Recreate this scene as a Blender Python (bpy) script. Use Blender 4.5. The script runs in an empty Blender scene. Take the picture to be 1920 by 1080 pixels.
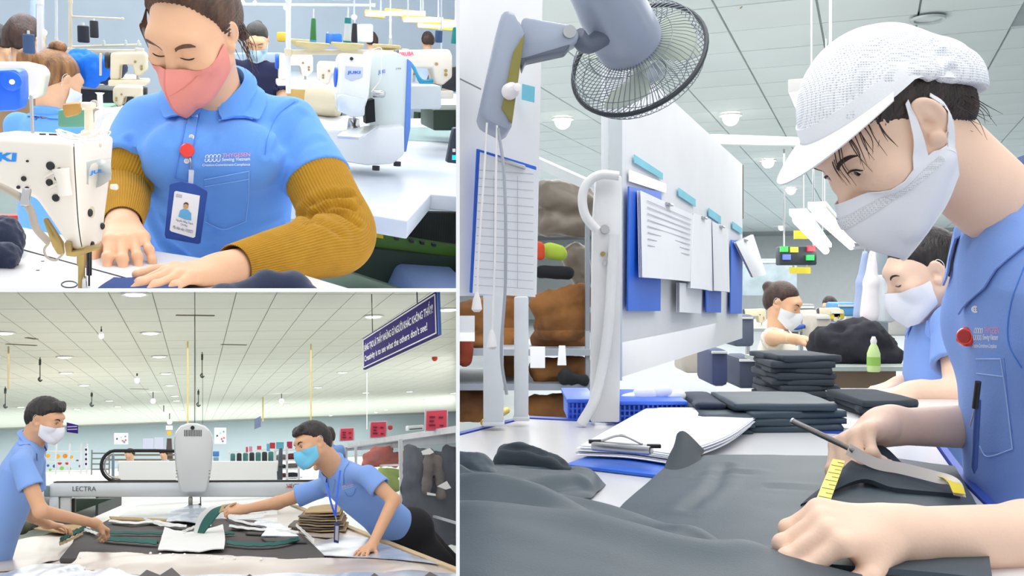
# Three factory rooms side by side and one above another, parted by thin white partitions.
import bpy, bmesh, math, random
import numpy as np
from mathutils import Vector, Matrix
from mathutils.bvhtree import BVHTree

random.seed(7)
rng = np.random.default_rng(7)
scene = bpy.context.scene
COL = scene.collection

# ---------------------------------------------------------------- camera
F = 1800.0                      # focal length in pixels of the 1920 x 1080 frame
CAMZ = 1.18
cd = bpy.data.cameras.new('camera')
cd.sensor_width = 36.0
cd.lens = 36.0 * F / 1920.0
cd.clip_start = 0.02
cd.clip_end = 400
cam = bpy.data.objects.new('camera', cd)
COL.objects.link(cam)
cam.location = (0, 0, CAMZ)
cam.rotation_euler = (math.radians(90), 0, 0)
scene.camera = cam

# ---------------------------------------------------------------- world and exposure
wd = bpy.data.worlds.new('world')
scene.world = wd
wd.use_nodes = True
bgn = wd.node_tree.nodes['Background']
bgn.inputs[0].default_value = (0.93, 0.965, 1.0, 1)
bgn.inputs[1].default_value = 0.95
vs = scene.view_settings
vs.view_transform = 'Standard'
vs.look = 'None'
vs.gamma = 1.0
vs.use_curve_mapping = False
vs.exposure = 0.0

# ---------------------------------------------------------------- rooms (each has its own level frame, camera at its origin)
class Room:
    def __init__(s, center, yh):
        s.objs = []
        s.U = 1.0
        s.planes = []
        if center is None:
            s.R = np.eye(3)
            return
        d = np.array([(center[0]-960)/F, 1, -(center[1]-540)/F]); d /= np.linalg.norm(d)
        r = np.cross(d, [0, 0, 1.0]); r /= np.linalg.norm(r)
        u = np.cross(r, d)
        p = math.atan((center[1]-yh)/F)
        fh = math.cos(p)*d + math.sin(p)*u
        zu = math.cos(p)*u - math.sin(p)*d
        s.R = np.stack([r, fh, zu], 1)
    def ray(s, px, py):
        return s.R.T @ np.array([(px-960)/F, 1, -(py-540)/F])
    def P(s, px, py, d):
        v = s.ray(px, py); return v*(d*s.U/v[1])
    def PZ(s, px, py, z):
        v = s.ray(px, py); return v*(z/v[2])
    def px(s, p):
        q = s.R @ np.asarray(p, float)
        return np.array([960+F*q[0]/q[1], 540-F*q[2]/q[1]])
    def mpp(s, d):
        return d/F
    def M(s):
        m = Matrix.Identity(4)
        for i in range(3):
            for j in range(3): m[i][j] = s.R[i, j]
        m[2][3] = CAMZ
        return m
RA = Room((427, 270), 80)       # upper left: sewing room
RB = Room((427, 812), 840)      # lower left: cutting hall
KB = 1.3; RB.U = KB              # distances in the cutting hall are given in units of 1.3 m
RC = Room(None, 540)            # right: finishing room
DIV_X, DIV_Y = 858.5, 544.0

# ---------------------------------------------------------------- large unseen area lights added to brighten the three rooms
def area_lamp(room, loc, size, energy, color=(1, 1, 1), name='added_overhead_light', tilt=0.0):
    l = bpy.data.lights.new(name, 'AREA')
    l.shape = 'RECTANGLE'; l.size = size[0]; l.size_y = size[1]
    l.energy = energy; l.color = color
    o = bpy.data.objects.new(name, l); COL.objects.link(o)
    o.matrix_world = room.M() @ Matrix.Translation(loc) @ Matrix.Rotation(math.radians(tilt), 4, 'X')
    return o
area_lamp(RA, (-0.1, 1.9, 1.5), (2.4, 1.6), 18, (1.0, 0.97, 0.93))
area_lamp(RA, (-0.5, 7.5, 2.6), (7.0, 8.0), 650, (0.95, 0.98, 1.0))  # added over the far end to brighten the back wall
area_lamp(RB, (-1.5, 6.0, 0.84), (6.5, 7.8), 140, (1.0, 0.985, 0.95), tilt=9.3)  # added close under the level partition to light the men and table
area_lamp(RB, (-2.0, 13.8, 2.12), (9.0, 6.5), 190, (1.0, 0.99, 0.96), tilt=9.3)  # added further along the partition to light the cutter and paper roll
area_lamp(RB, (-2.0, 25.0, 2.85), (12.0, 12.0), 800, (1.0, 0.99, 0.96))
area_lamp(RB, (-2.5, 47.0, 2.85), (24.0, 26.0), 3300, (1.0, 0.99, 0.97))
area_lamp(RB, (-5.0, 88.0, 2.85), (46.0, 44.0), 14000, (1.0, 1.0, 1.0))
area_lamp(RC, (1.0, 1.6, 1.7), (2.0, 2.2), 40, (1.0, 0.99, 0.97))
area_lamp(RC, (2.2, 6.5, 1.7), (4.4, 6.0), 210, (1.0, 0.99, 0.97))
area_lamp(RC, (7.0, 20.0, 1.7), (14.0, 18.0), 1900, (1.0, 1.0, 1.0))
# ================================================================ helpers
RM = RA
A3 = lambda *v: np.array(v, float)
def nrm(v):
    v = np.asarray(v, float); return v/(np.linalg.norm(v)+1e-12)
def lerp(a, b, t): return np.asarray(a, float)*(1-t)+np.asarray(b, float)*t
def lin(c):
    out = []
    for v in c[:3]:
        v = v/255.0
        out.append(v/12.92 if v <= 0.04045 else ((v+0.055)/1.055)**2.4)
    return tuple(out)+(1.0,)
MATS = {}
def mat(name, rgb=(200, 200, 200), rough=0.55, metal=0.0, var=0.06, vscale=6.0, bump=0.0, bscale=60.0, bstretch=(1, 1, 1),
        spec=0.5, alpha=1.0, trans=0.0, emit=0.0, sheen=0.0, rgb2=None, sss=0.0, coat=0.0, kind='noise'):
    """Procedural principled material: base colour broken up by noise or stripes, with fine relief."""
    if name in MATS: return MATS[name]
    m = bpy.data.materials.new(name); m.use_nodes = True
    nt = m.node_tree; N = nt.nodes; L = nt.links
    b = N['Principled BSDF']
    c1 = lin(rgb)
    c2 = lin(rgb2) if rgb2 else tuple(max(0, x*(1-2*var)) for x in c1[:3])+(1,)
    tc = N.new('ShaderNodeTexCoord')
    mp = N.new('ShaderNodeMapping'); mp.inputs['Scale'].default_value = bstretch
    L.new(tc.outputs['Object'], mp.inputs[0])
    if kind == 'wave':
        nz = N.new('ShaderNodeTexWave'); nz.inputs['Scale'].default_value = vscale; nz.inputs['Distortion'].default_value = 0.6
        outk = 'Fac'
    elif kind == 'voronoi':
        nz = N.new('ShaderNodeTexVoronoi'); nz.inputs['Scale'].default_value = vscale; outk = 'Color'
    else:
        nz = N.new('ShaderNodeTexNoise'); nz.inputs['Scale'].default_value = vscale; nz.inputs['Detail'].default_value = 4; outk = 'Fac'
    L.new(mp.outputs[0], nz.inputs['Vector'])
    rp = N.new('ShaderNodeValToRGB')
    rp.color_ramp.elements[0].position = 0.3; rp.color_ramp.elements[0].color = c2
    rp.color_ramp.elements[1].position = 0.62; rp.color_ramp.elements[1].color = c1
    L.new(nz.outputs[outk], rp.inputs[0])
    L.new(rp.outputs[0], b.inputs['Base Color'])
    b.inputs['Roughness'].default_value = rough
    b.inputs['Metallic'].default_value = metal
    b.inputs['Specular IOR Level'].default_value = spec
    if alpha < 1: b.inputs['Alpha'].default_value = alpha
    if trans > 0: b.inputs['Transmission Weight'].default_value = trans
    if sheen > 0: b.inputs['Sheen Weight'].default_value = sheen
    if coat > 0: b.inputs['Coat Weight'].default_value = coat
    if sss > 0:
        b.inputs['Subsurface Weight'].default_value = sss
        b.inputs['Subsurface Radius'].default_value = (0.012, 0.005, 0.003)
        b.inputs['Subsurface Scale'].default_value = 1.0
    if emit > 0:
        b.inputs['Emission Color'].default_value = c1; b.inputs['Emission Strength'].default_value = emit
    if bump > 0:
        n2 = N.new('ShaderNodeTexNoise'); n2.inputs['Scale'].default_value = bscale; n2.inputs['Detail'].default_value = 3
        L.new(mp.outputs[0], n2.inputs['Vector'])
        bp = N.new('ShaderNodeBump'); bp.inputs['Strength'].default_value = bump; bp.inputs['Distance'].default_value = 0.01
        L.new(n2.outputs['Fac'], bp.inputs['Height']); L.new(bp.outputs[0], b.inputs['Normal'])
    MATS[name] = m
    return m

# ---------------------------------------------------------------- objects and tags
def reg(o, parent):
    COL.objects.link(o)
    if parent is not None:
        o.parent = parent
        w = parent.matrix_basis.copy(); q = parent
        if q.parent: w = q.parent.matrix_basis @ q.matrix_parent_inverse @ w
        o.matrix_parent_inverse = w.inverted()
    RM.objs.append(o)
    return o
def tag(o, label=None, cat=None, group=None, kind=None):
    if label: o['label'] = label
    if cat: o['category'] = cat
    if group: o['group'] = group
    if kind: o['kind'] = kind
    return o
def thing(name, label, cat, loc=(0, 0, 0), group=None, kind=None):
    o = bpy.data.objects.new(name, None)
    o.empty_display_size = 0.05
    o.matrix_basis = Matrix.Translation([float(x) for x in loc])
    reg(o, None)
    return tag(o, label, cat, group, kind)
def mesh_obj(name, verts, faces, m, parent=None, smooth=False, mats=None, midx=None):
    me = bpy.data.meshes.new(name)
    v = np.asarray(verts, dtype=np.float32)
    if isinstance(faces, np.ndarray) and faces.ndim == 2:
        k = faces.shape[1]
        me.vertices.add(len(v)); me.vertices.foreach_set('co', v.ravel())
        me.loops.add(faces.size); me.loops.foreach_set('vertex_index', faces.astype(np.int32).ravel())
        me.polygons.add(len(faces)); me.polygons.foreach_set('loop_start', np.arange(0, faces.size, k, dtype=np.int32))
        me.update(calc_edges=True)
    else:
        me.from_pydata([tuple(map(float, x)) for x in v], [], [tuple(int(i) for i in f) for f in faces])
        me.update()
    for mm in (mats or [m]): me.materials.append(mm)
    if midx is not None: me.polygons.foreach_set('material_index', np.asarray(midx, dtype=np.int32))
    if smooth: me.polygons.foreach_set('use_smooth', [True]*len(me.polygons))
    me.validate()
    o = bpy.data.objects.new(name, me)
    reg(o, parent)
    return o
def copy_tree(o, X=None, parent=None, label=None):
    c = o.copy()
    COL.objects.link(c); RM.objs.append(c)
    if parent is not None: c.parent = parent
    if X is not None: c.matrix_basis = X @ o.matrix_basis
    if label: c['label'] = label
    for ch in [q for q in RM.objs if q.parent == o]:
        copy_tree(ch, None, c)
    return c

# ---------------------------------------------------------------- mesh builder
def frame_z(d, up=(0, 0, 1)):
    """3x3 whose third column is d."""
    z = nrm(d); u = np.asarray(up, float)
    if abs(np.dot(u, z)) > 0.98: u = A3(0, 1, 0)
    x = nrm(np.cross(u, z)); y = np.cross(z, x)
    return np.stack([x, y, z], 1)
def rotm(ax, deg):
    return np.array(Matrix.Rotation(math.radians(deg), 3, ax))
def catmull(pts, n):
    pts = np.asarray(pts, float)
    if len(pts) == 2: return np.array([lerp(pts[0], pts[1], t) for t in np.linspace(0, 1, n)])
    P = np.vstack([2*pts[0]-pts[1], pts, 2*pts[-1]-pts[-2]])
    out = []
    for t in np.linspace(0, len(pts)-1, n):
        i = min(int(t), len(pts)-2); f = t-i
        a, b, c, d = P[i], P[i+1], P[i+2], P[i+3]
        out.append(0.5*((2*b)+(-a+c)*f+(2*a-5*b+4*c-d)*f*f+(-a+3*b-3*c+d)*f**3))
    return np.array(out)
class MB:
    def __init__(s): s.v = []; s.f = []
    def add(s, V, Fs):
        n = len(s.v)
        s.v.extend([np.asarray(q, float) for q in V]); s.f.extend([tuple(i+n for i in f) for f in Fs])
        return s
    def box(s, c, size, R=None):
        hx, hy, hz = [q/2 for q in size]
        V = np.array([[x, y, z] for x in (-hx, hx) for y in (-hy, hy) for z in (-hz, hz)])
        if R is not None: V = V @ np.asarray(R).T
        return s.add(V+np.asarray(c, float), [(0, 1, 3, 2), (4, 6, 7, 5), (0, 4, 5, 1), (2, 3, 7, 6), (0, 2, 6, 4), (1, 5, 7, 3)])
    def bar(s, a, b, w, d, up=(0, 0, 1)):
        a = np.asarray(a, float); b = np.asarray(b, float)
        return s.box((a+b)/2, (w, d, np.linalg.norm(b-a)), frame_z(b-a, up))
    def prism(s, poly, ext):
        poly = np.asarray(poly, float); ext = np.asarray(ext, float); n = len(poly)
        V = np.vstack([poly, poly+ext])
        return s.add(V, [tuple(range(n))[::-1], tuple(range(n, 2*n))]+[(i, (i+1) % n, n+(i+1) % n, n+i) for i in range(n)])
    def tube(s, pts, r, n=10, sm=0, closed=False, caps=True, flat=None):
        pts = np.asarray(pts, float)
        if sm: 
            rr = np.broadcast_to(np.asarray(r, float), (len(pts),))
            r = np.interp(np.linspace(0, 1, sm), np.linspace(0, 1, len(pts)), rr); pts = catmull(pts, sm)
        m = len(pts); r = np.broadcast_to(np.asarray(r, float), (m,))
        T = np.gradient(pts, axis=0)
        if closed: T = np.roll(pts, -1, 0)-np.roll(pts, 1, 0)
        V = []; u = None
        for i in range(m):
            t = nrm(T[i])
            if u is None: u = frame_z(t)[:, 0]
            u = nrm(u-t*np.dot(u, t)); w = np.cross(t, u)
            for k in range(n):
                a = 2*math.pi*k/n
                V.append(pts[i]+r[i]*(math.cos(a)*u+(flat or 1.0)*math.sin(a)*w))
        Fs = []
        for i in range(m if closed else m-1):
            j = (i+1) % m
            for k in range(n):
                q = (k+1) % n
                Fs.append((i*n+k, i*n+q, j*n+q, j*n+k))
        if caps and not closed: Fs += [tuple(range(n))[::-1], tuple(range((m-1)*n, m*n))]
        return s.add(V, Fs)
    def lathe(s, prof, c=(0, 0, 0), ax=(0, 0, 1), n=20, caps=True):
        """prof: list of (radius, height along ax)."""
        R = frame_z(ax); V = []; Fs = []; c = np.asarray(c, float)
        for (r, h) in prof:
            for k in range(n):
                a = 2*math.pi*k/n
                V.append(c+R @ A3(r*math.cos(a), r*math.sin(a), h))
        for i in range(len(prof)-1):
            for k in range(n):
                q = (k+1) % n
                Fs.append((i*n+k, i*n+q, (i+1)*n+q, (i+1)*n+k))
        if caps: Fs += [tuple(range(n))[::-1], tuple(range((len(prof)-1)*n, len(prof)*n))]
        return s.add(V, Fs)
    def ball(s, c, r, nu=14, nv=10, R=None):
        r = np.broadcast_to(np.asarray(r, float), (3,)); V = []; Fs = []
        for i in range(nv+1):
            t = math.pi*i/nv
            for k in range(nu):
                a = 2*math.pi*k/nu
                p = A3(r[0]*math.sin(t)*math.cos(a), r[1]*math.sin(t)*math.sin(a), r[2]*math.cos(t))
                V.append((R @ p if R is not None else p)+np.asarray(c, float))
        for i in range(nv):
            for k in range(nu):
                q = (k+1) % nu
                Fs.append((i*nu+k, (i+1)*nu+k, (i+1)*nu+q, i*nu+q))
        return s.add(V, Fs)
    def grid(s, G, thick=0.0, flip=False):
        """G: (a,b,3) array of points; thick > 0 makes a solid sheet."""
        G = np.asarray(G, float); a, b = G.shape[:2]
        V = G.reshape(-1, 3)
        q = [(i*b+j, (i+1)*b+j, (i+1)*b+j+1, i*b+j+1) for i in range(a-1) for j in range(b-1)]
        if flip: q = [f[::-1] for f in q]
        if thick == 0: return s.add(V, q)
        du = np.gradient(G, axis=0); dv = np.gradient(G, axis=1)
        n = np.cross(du, dv); n /= (np.linalg.norm(n, axis=2, keepdims=True)+1e-12)
        W = (G+n*thick*(-1 if flip else 1)).reshape(-1, 3); o = a*b
        fs = [tuple(i+o for i in f[::-1]) for f in q]+q
        if True:
            ring = [j for j in range(b)]+[i*b+b-1 for i in range(1, a)]+[(a-1)*b+j for j in range(b-2, -1, -1)]+[i*b for i in range(a-2, 0, -1)]
            k = len(ring)
            for i in range(k):
                p, r = ring[i], ring[(i+1) % k]
                fs.append((p, r, r+o, p+o) if not flip else (r, p, p+o, r+o))
        return s.add(np.vstack([V, W]), fs)
    def build(s, name, m, parent=None, smooth=False, bevel=0.0, seg=2, angle=35):
        if bevel <= 0 and not smooth:
            return mesh_obj(name, s.v, s.f, m, parent)
        me = bpy.data.meshes.new(name)
        me.from_pydata([tuple(map(float, x)) for x in s.v], [], s.f)
        bm = bmesh.new(); bm.from_mesh(me)
        bmesh.ops.recalc_face_normals(bm, faces=bm.faces[:])
        if bevel > 0:
            ed = [e for e in bm.edges if len(e.link_faces) == 2 and e.calc_face_angle(0) > math.radians(angle)]
            bmesh.ops.bevel(bm, geom=ed, offset=bevel, segments=seg, profile=0.5, affect='EDGES', clamp_overlap=True)
        for f in bm.faces: f.smooth = True
        for e in bm.edges:
            if len(e.link_faces) == 2 and e.calc_face_angle(0) > math.radians(42): e.smooth = False
        bm.to_mesh(me); bm.free()
        me.materials.append(m)
        o = bpy.data.objects.new(name, me); reg(o, parent)
        return o
def bez_patch(C, nu, nv):
    """smooth surface through a net of control points C[a][b]."""
    C = np.asarray(C, float)
    rows = np.array([catmull(r, nv) for r in C])
    return np.stack([catmull(rows[:, j], nu) for j in range(nv)], 1)

# ---------------------------------------------------------------- lettering
def text_geo(body, bold=0.0):
    cu = bpy.data.curves.new('t', 'FONT'); cu.body = body; cu.resolution_u = 3; cu.offset = bold
    o = bpy.data.objects.new('t', cu); COL.objects.link(o)
    me = bpy.data.meshes.new_from_object(o)
    V = np.array([v.co[:] for v in me.vertices]) if len(me.vertices) else np.zeros((0, 3))
    Fs = [tuple(p.vertices) for p in me.polygons]
    bpy.data.objects.remove(o); bpy.data.curves.remove(cu); bpy.data.meshes.remove(me)
    return V, Fs
def bil(q, u, v):
    q = [np.asarray(x, float) for x in q]
    return (q[0]*(1-u)+q[1]*u)*(1-v)+(q[3]*(1-u)+q[2]*u)*v
def text_quad(body, quad, m, parent, name='lettering', off=None, bold=0.0, proj=None, shear=0.0):
    """lettering whose box fills quad (bottom-left, bottom-right, top-right, top-left); proj maps points onto a surface."""
    V, Fs = text_geo(body, bold)
    if not len(V): return None
    lo, hi = V.min(0), V.max(0)
    out = []
    for p in V:
        u = (p[0]-lo[0])/(hi[0]-lo[0]); v = (p[1]-lo[1])/(hi[1]-lo[1])
        w = bil(quad, u+shear*(v-.5), v)
        out.append(proj(w) if proj else (w if off is None else w+np.asarray(off)))
    return mesh_obj(name, out, Fs, m, parent)
def caster(ob):
    me = ob.data
    bvh = BVHTree.FromPolygons([v.co[:] for v in me.vertices], [tuple(p.vertices) for p in me.polygons])
    room = RM
    def f(px, py, off=0.002, dflt=None):
        d = Vector(room.ray(px, py)).normalized()
        loc, n, i, dist = bvh.ray_cast(Vector((0, 0, 0)), d)
        if loc is None:
            return None if dflt is None else room.P(px, py, dflt)
        return np.array(loc)-np.array(d)*off
    return f
def drape(cast, quad, nu, nv, off, dflt):
    """grid of surface points below a pixel quad (bottom-left, bottom-right, top-right, top-left)."""
    G = np.zeros((nu, nv, 3)); 
    for i in range(nu):
        for j in range(nv):
            w = bil([A3(*q) for q in quad], i/(nu-1), j/(nv-1))
            G[i, j] = cast(w[0], w[1], off, dflt)
    return G

# ---------------------------------------------------------------- signed distance shapes, for bodies and soft things
def s_cone(a, b, ra, rb):
    a = np.asarray(a, np.float32); b = np.asarray(b, np.float32); ab = b-a; L2 = max(float(ab@ab), 1e-12)
    def f(P):
        ap = P-a
        t = np.clip(ap@ab/L2, 0, 1)
        return np.linalg.norm(ap-t[:, None]*ab, axis=1)-(ra+(rb-ra)*t)
    return f, (a+b)/2, float(np.sqrt(L2))/2+max(ra, rb)
def s_ell(c, r, M=None):
    c = np.asarray(c, np.float32); r = np.asarray(r, np.float32)
    Mt = None if M is None else np.asarray(M, np.float32)
    def f(P):
        q = P-c
        if Mt is not None: q = q@Mt
        k0 = np.linalg.norm(q/r, axis=1); k1 = np.linalg.norm(q/(r*r), axis=1)
        return k0*(k0-1)/np.maximum(k1, 1e-6)
    return f, c, float(max(r))
def s_box(c, hs, rad, M=None):
    c = np.asarray(c, np.float32); hs = np.asarray(hs, np.float32)
    Mt = None if M is None else np.asarray(M, np.float32)
    def f(P):
        q = P-c
        if Mt is not None: q = q@Mt
        q = np.abs(q)-hs+rad
        return np.linalg.norm(np.maximum(q, 0), axis=1)+np.minimum(q.max(1), 0)-rad
    return f, c, float(np.linalg.norm(hs))
def s_plane(p, n):
    """inside is behind the plane (against n)."""
    p = np.asarray(p, np.float32); n = np.asarray(nrm(n), np.float32)
    return (lambda P: (P-p)@n), None, 0
def s_fn(fn): return fn, None, 0
class SDF:
    def __init__(s): s.ops = []
    def add(s, pr, k=0.02): s.ops.append((0, pr[0], pr[1], pr[2], k)); return s
    def sub(s, pr, k=0.01): s.ops.append((1, pr[0], pr[1], pr[2], k)); return s
    def cut(s, pr, k=0.004): s.ops.append((2, pr[0], pr[1], pr[2], k)); return s
    def ev(s, P, cc=None, cr=0.0):
        d = np.full(len(P), 1.0, np.float32)
        for op, f, c, R, k in s.ops:
            if cc is not None and c is not None and np.linalg.norm(cc-c)-R-cr > 0.1: continue
            e = f(P)
            if op == 0:
                h = np.maximum(k-np.abs(d-e), 0)/k; d = np.minimum(d, e)-h*h*k*0.25
            else:
                if op == 1: e = -e
                h = np.maximum(k-np.abs(d-e), 0)/k; d = np.maximum(d, e)+h*h*k*0.25
        return d
    def evc(s, P, bs):
        P = np.asarray(P, np.float32)
        if len(P) == 0: return np.zeros(0, np.float32)
        key = np.floor((P-P.min(0))/bs).astype(np.int64)
        key = (key[:, 0]*4096+key[:, 1])*4096+key[:, 2]
        o = np.argsort(key, kind='stable'); ks = key[o]
        cuts = np.flatnonzero(np.diff(ks))+1
        out = np.empty(len(P), np.float32)
        for seg in np.split(o, cuts):
            Q = P[seg]; cc = (Q.min(0)+Q.max(0))/2
            out[seg] = s.ev(Q, cc, float(np.linalg.norm(Q.max(0)-Q.min(0)))/2)
        return out
    def mesh(s, lo, hi, h, newton=1):
        lo = np.asarray(lo, np.float32); hi = np.asarray(hi, np.float32); H = 4*h
        m = np.ceil((hi-lo)/H).astype(int)+1
        ax = [lo[i]+H*np.arange(m[i], dtype=np.float32) for i in range(3)]
        G = np.stack(np.meshgrid(*ax, indexing='ij'), -1).reshape(-1, 3)
        Dc = s.ev(G).reshape(m)
        mn = None; mx = None
        for a in (0, 1):
            for b in (0, 1):
                for c in (0, 1):
                    w = Dc[a:m[0]-1+a, b:m[1]-1+b, c:m[2]-1+c]
                    mn = w if mn is None else np.minimum(mn, w); mx = w if mx is None else np.maximum(mx, w)
        act = np.argwhere((mn < H*1.25) & (mx > -H*1.25))
        n = (m-1)*4+1
        D = np.repeat(np.repeat(np.repeat(Dc, 4, 0), 4, 1), 4, 2)[:n[0], :n[1], :n[2]].copy()
        mask = np.zeros(n, bool)
        for a in range(5):
            for b in range(5):
                for c in range(5):
                    mask[act[:, 0]*4+a, act[:, 1]*4+b, act[:, 2]*4+c] = True
        idx = np.argwhere(mask)
        D[mask] = s.evc(lo+idx.astype(np.float32)*h, 16*h)
        S = D < 0
        cnt = np.zeros(n-1, np.int8)
        offs = [(a, b, c) for a in (0, 1) for b in (0, 1) for c in (0, 1)]
        for a, b, c in offs: cnt += S[a:n[0]-1+a, b:n[1]-1+b, c:n[2]-1+c]
        cell = np.argwhere((cnt > 0) & (cnt < 8))
        if len(cell) == 0: return np.zeros((0, 3)), np.zeros((0, 4), int)
        cid = np.full(n-1, -1, np.int32); cid[cell[:, 0], cell[:, 1], cell[:, 2]] = np.arange(len(cell))
        val = np.stack([D[cell[:, 0]+a, cell[:, 1]+b, cell[:, 2]+c] for a, b, c in offs], 1)
        acc = np.zeros((len(cell), 3)); num = np.zeros(len(cell))
        for i in range(8):
            for j in range(i+1, 8):
                oi, oj = np.array(offs[i]), np.array(offs[j])
                if np.abs(oi-oj).sum() != 1: continue
                x, y = val[:, i], val[:, j]
                cr = (x < 0) != (y < 0)
                t = np.where(cr, x/np.where(cr, x-y, 1), 0)
                acc += cr[:, None]*(oi+t[:, None]*(oj-oi)); num += cr
        V = (lo+(cell+acc/num[:, None])*h).astype(np.float32)
        Fs = []
        for axis in range(3):
            sl0 = [slice(None)]*3; sl1 = [slice(None)]*3
            sl0[axis] = slice(0, -1); sl1[axis] = slice(1, None)
            ch = np.argwhere(S[tuple(sl0)] != S[tuple(sl1)])
            u, v = (axis+1) % 3, (axis+2) % 3
            ch = ch[(ch[:, u] > 0) & (ch[:, v] > 0) & (ch[:, u] < n[u]-1) & (ch[:, v] < n[v]-1)]
            def cc(du, dv):
                q = ch.copy(); q[:, u] -= du; q[:, v] -= dv
                return cid[q[:, 0], q[:, 1], q[:, 2]]
            q = np.stack([cc(1, 1), cc(0, 1), cc(0, 0), cc(1, 0)], 1)
            ins = S[ch[:, 0], ch[:, 1], ch[:, 2]]
            q = np.where(ins[:, None], q, q[:, ::-1])
            Fs.append(q[(q >= 0).all(1)])
        Fs = np.vstack(Fs)
        for _ in range(newton):
            d0 = s.evc(V, 16*h); e = h*0.4; g = np.zeros_like(V)
            for i in range(3):
                W = V.copy(); W[:, i] += e; g[:, i] = (s.evc(W, 16*h)-d0)/e
            g2 = np.maximum((g*g).sum(1), 0.15)
            V = V-np.clip(d0/g2, -h, h)[:, None]*g
        return V, Fs
def vnormals(V, Fs):
    n = np.zeros_like(V)
    fn = np.cross(V[Fs[:, 2]]-V[Fs[:, 0]], V[Fs[:, 3]]-V[Fs[:, 1]])
    for k in range(4): np.add.at(n, Fs[:, k], fn)
    return n/(np.linalg.norm(n, axis=1, keepdims=True)+1e-12)
def creases(V, Fs, segs):
    """press folds into a mesh: segs of (a, b, radius, depth); a ridge rises beside each furrow."""
    n = vnormals(V, Fs); disp = np.zeros(len(V))
    for pts, r, dep in segs:
        pts = np.asarray(pts, np.float32); best = np.full(len(V), 9.0)
        for a, b in zip(pts[:-1], pts[1:]):
            f, c, R = s_cone(a, b, 0, 0); best = np.minimum(best, f(V.astype(np.float32)))
        x = best/r
        disp += -dep*np.exp(-x*x)+0.45*dep*np.exp(-(x-2.0)**2)
    return V+n*disp[:, None]
def fbm(P, sc, seed=0, octv=3):
    """cheap smooth pseudo-noise from rotated sines, about -1..1."""
    r = np.random.default_rng(seed); out = np.zeros(len(P)); amp = 1.0; tot = 0
    for o in range(octv):
        acc = np.zeros(len(P))
        for k in range(4):
            d = nrm(r.normal(size=3))*sc*(2**o)*r.uniform(.7, 1.3); ph = r.uniform(0, 6.28)
            acc += np.sin(P@d+ph+1.3*np.sin(P@(nrm(r.normal(size=3))*sc*(2**o)*.6)+ph*2))
        out += amp*acc/4; tot += amp; amp *= .5
    return out/tot
def bounds(pts, pad):
    pts = np.asarray(pts, float); return pts.min(0)-pad, pts.max(0)+pad
# ================================================================ people
SKIN = mat('skin_warm', (233, 184, 148), rough=0.5, var=0.03, vscale=14, sss=0.12, bump=0.05, bscale=300, spec=0.35)
SKIN_PALE = mat('skin_pale', (244, 208, 184), rough=0.5, var=0.03, vscale=14, sss=0.12, bump=0.05, bscale=300, spec=0.35)
SKIN_TAN = mat('skin_tan', (222, 172, 136), rough=0.5, var=0.03, vscale=14, sss=0.10, spec=0.35)
EYEW = mat('eye_white', (236, 232, 228), rough=0.2, var=0.0)
IRIS = mat('iris_brown', (48, 30, 22), rough=0.12, var=0.1)
LASH = mat('lash_dark', (52, 36, 30), rough=0.7, var=0.1)
BROW = mat('brow_brown', (104, 80, 66), rough=0.8, var=0.15, vscale=200)
LIP = mat('lip_rose', (196, 120, 110), rough=0.4)
def hairmat(name, a, b, sc=40):
    return mat(name, a, rough=0.42, rgb2=b, vscale=sc, bstretch=(1, 1, 0.18), bump=0.5, bscale=160, spec=0.5)
def fit_pose(room, loc, pix, pos, R):
    """place a rigid set of points so that it is seen at the given directions."""
    pos = np.array(pos, float); R = np.array(R, float); loc = np.asarray(loc, float); pix = np.asarray(pix, float)
    def proj(p, Rm): return np.array([room.px(p+Rm@q) for q in loc]).ravel()
    def rot(w):
        a = np.linalg.norm(w)
        return np.array(Matrix.Rotation(a, 3, Vector(w/a))) if a > 1e-9 else np.eye(3)
    for it in range(40):
        r0 = proj(pos, R)-pix.ravel(); J = np.zeros((len(r0), 6)); e = 1e-4
        for i in range(3):
            d = np.zeros(3); d[i] = e
            J[:, i] = (proj(pos+d, R)-pix.ravel()-r0)/e
            J[:, 3+i] = (proj(pos, rot(d)@R)-pix.ravel()-r0)/e
        W = np.diag([1e-1]*3+[3.0]*3)
        st = -np.linalg.solve(J.T@J+W, J.T@r0)
        pos = pos+np.clip(st[:3], -.1, .1); R = rot(np.clip(st[3:], -.2, .2))@R
    return pos, R
def look(fwd, up=(0, 0, 1)):
    """head frame: x = the person's right, y = where the face points, z = crown."""
    y = nrm(fwd); x = nrm(np.cross(y, up)); return np.stack([x, y, np.cross(x, y)], 1)
def surf(S, p, n=8):
    p = np.asarray(p, np.float32).reshape(-1, 3).copy(); e = 5e-4
    for _ in range(n):
        d = S.ev(p); g = np.zeros_like(p)
        for i in range(3):
            w = p.copy(); w[:, i] += e; g[:, i] = (S.ev(w)-d)/e
        p -= (d/np.maximum((g*g).sum(1), .2))[:, None]*g
    return p
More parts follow.
